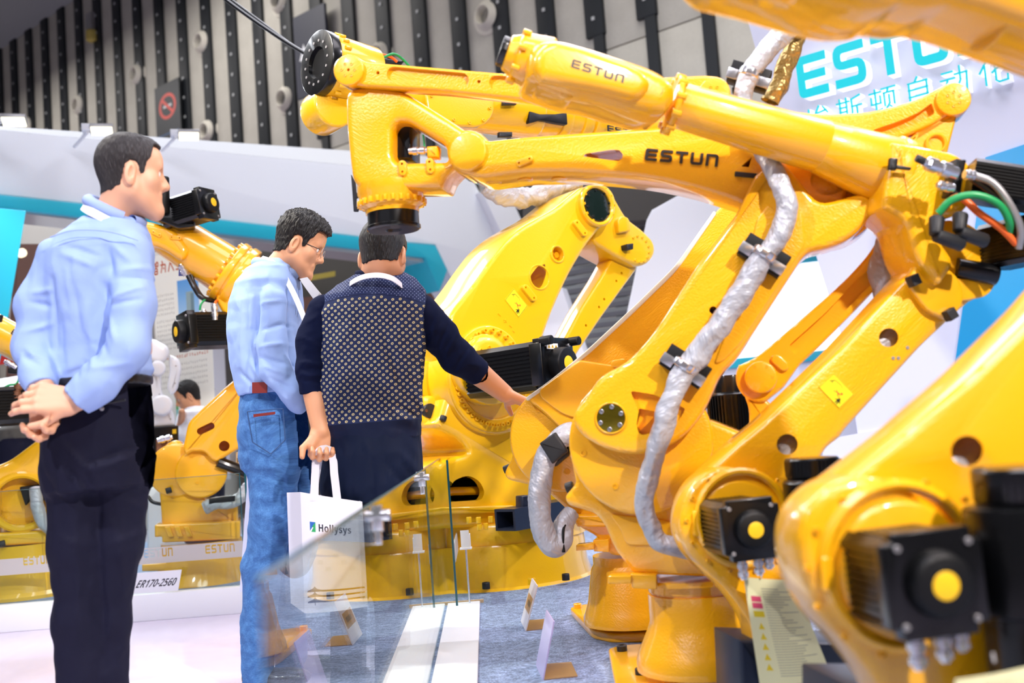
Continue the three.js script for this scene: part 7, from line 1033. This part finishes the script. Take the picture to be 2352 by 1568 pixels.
{ // poster banner beyond the robot
  const D = 8.4, b = P(345, 930, D), o = thing('banner', 'tall cream banner with red heading and a picture of a tower', 'banner', b), L = (x, y, d = D) => P(x, y, d).sub(b);
  const tex = printTex(512, 1024, (g, w, h) => { g.fillStyle = '#eeeee2'; g.fillRect(0, 0, w, h); const R = rnd(9); const glyph = (x, y, s, col) => { g.strokeStyle = col; g.lineWidth = s * 0.11; for (let i = 0; i < 5; i++) { g.beginPath(); const v = R() < 0.5; const a = R() * s * 0.8, c = R() * s; g.moveTo(x + (v ? a : 0.05 * s), y + (v ? 0.05 * s : c)); g.lineTo(x + (v ? a : s * 0.85), y + (v ? s * 0.95 : c)); g.stroke(); } };
    // heading characters, stroke by stroke
    const CHS = { wei: [[0.3, 0.05, 0.4, 0.2], [0.05, 0.35, 0.85, 0.35], [0.85, 0.35, 0.8, 0.95], [0.45, 0.15, 0.1, 0.95], [0.5, 0.55, 0.6, 0.7]], ren: [[0.5, 0.05, 0.05, 0.95], [0.48, 0.35, 0.95, 0.95]], gong: [[0.1, 0.15, 0.9, 0.15], [0.5, 0.15, 0.5, 0.88], [0.02, 0.88, 0.98, 0.88]], zhi: [[0.2, 0.02, 0.1, 0.2], [0.05, 0.2, 0.5, 0.2], [0.3, 0.1, 0.08, 0.45], [0.35, 0.3, 0.5, 0.45], [0.6, 0.1, 0.6, 0.4], [0.6, 0.1, 0.9, 0.1], [0.9, 0.1, 0.9, 0.4], [0.6, 0.4, 0.9, 0.4], [0.25, 0.55, 0.25, 0.98], [0.25, 0.55, 0.75, 0.55], [0.75, 0.55, 0.75, 0.98], [0.25, 0.76, 0.75, 0.76], [0.25, 0.97, 0.75, 0.97]], neng: [[0.2, 0.02, 0.05, 0.28], [0.05, 0.28, 0.45, 0.26], [0.1, 0.42, 0.1, 0.95], [0.1, 0.42, 0.42, 0.42], [0.42, 0.42, 0.42, 0.92], [0.1, 0.6, 0.42, 0.6], [0.1, 0.76, 0.42, 0.76], [0.58, 0.02, 0.58, 0.4], [0.58, 0.4, 0.95, 0.4], [0.9, 0.1, 0.6, 0.22], [0.58, 0.52, 0.58, 0.92], [0.58, 0.92, 0.95, 0.92], [0.9, 0.6, 0.6, 0.72]] };
    g.strokeStyle = '#b8532f'; g.lineWidth = 9; let k = 0; for (const s of ['zhi', 'wei', 'ren', 'gong', 'zhi', 'neng', 'ren']) { for (const [a, c, d, e] of CHS[s]) { g.beginPath(); g.moveTo(10 + k * 68 + a * 56, 30 + c * 74); g.lineTo(10 + k * 68 + d * 56, 30 + e * 74); g.stroke(); } k++; }
    for (let j = 0; j < 12; j++) for (let i = 0; i < 9; i++) glyph(20 + i * 19, 220 + j * 26 + (j > 4 ? 14 : 0), 13, '#a9a79c');
    g.fillStyle = '#7fb7e6'; g.fillRect(220, 160, 190, 370); const gr = g.createLinearGradient(0, 160, 0, 500); gr.addColorStop(0, '#5a9ad8'); gr.addColorStop(1, '#d6e8f2'); g.fillStyle = gr; g.fillRect(220, 160, 190, 330); g.fillStyle = '#8fa6a8'; g.fillRect(295, 230, 62, 250); g.fillStyle = '#6c8890'; g.fillRect(335, 240, 30, 240); g.fillStyle = '#c8b878'; g.fillRect(290, 440, 70, 40); g.fillStyle = '#4c7a3a'; for (let i = 0; i < 30; i++) { g.beginPath(); g.arc(220 + i * 6.5, 478 + R() * 14, 12, 0, 7); g.fill(); } g.fillStyle = '#7aa0a0'; g.fillRect(220, 500, 190, 34);
    for (let i = 0; i < 20; i++) glyph(20 + i * 23, 570, 17, '#b8532f'); for (let j = 0; j < 5; j++) for (let i = 0; i < 22; i++) glyph(24 + i * 20, 615 + j * 30, 13, '#a9a79c'); g.fillStyle = '#6cc06a'; g.fillRect(150, 800, 22, 70); g.fillStyle = '#8fd0c8'; g.fillRect(150, 870, 22, 40); g.fillStyle = '#f0c860'; g.fillRect(150, 910, 22, 20); for (let j = 0; j < 4; j++) for (let i = 0; i < 6; i++) glyph(240 + i * 18, 800 + j * 34, 11, '#c3c1b6'); });
  part('print', sheet([L(372, 1010), L(496, 990), L(478, 565), L(346, 590)], 0.01), M({ map: tex, roughness: 0.6 }), o, { keepUV: true }); part('banner_pole', rodAB(L(345, 560, D + 0.03), L(375, 1200, D + 0.03), 0.015), mat.steelDull, o);
}
scene.traverse((o) => { if (o.isMesh) { o.castShadow = true; o.receiveShadow = true; } });
renderer.render(scene, camera);
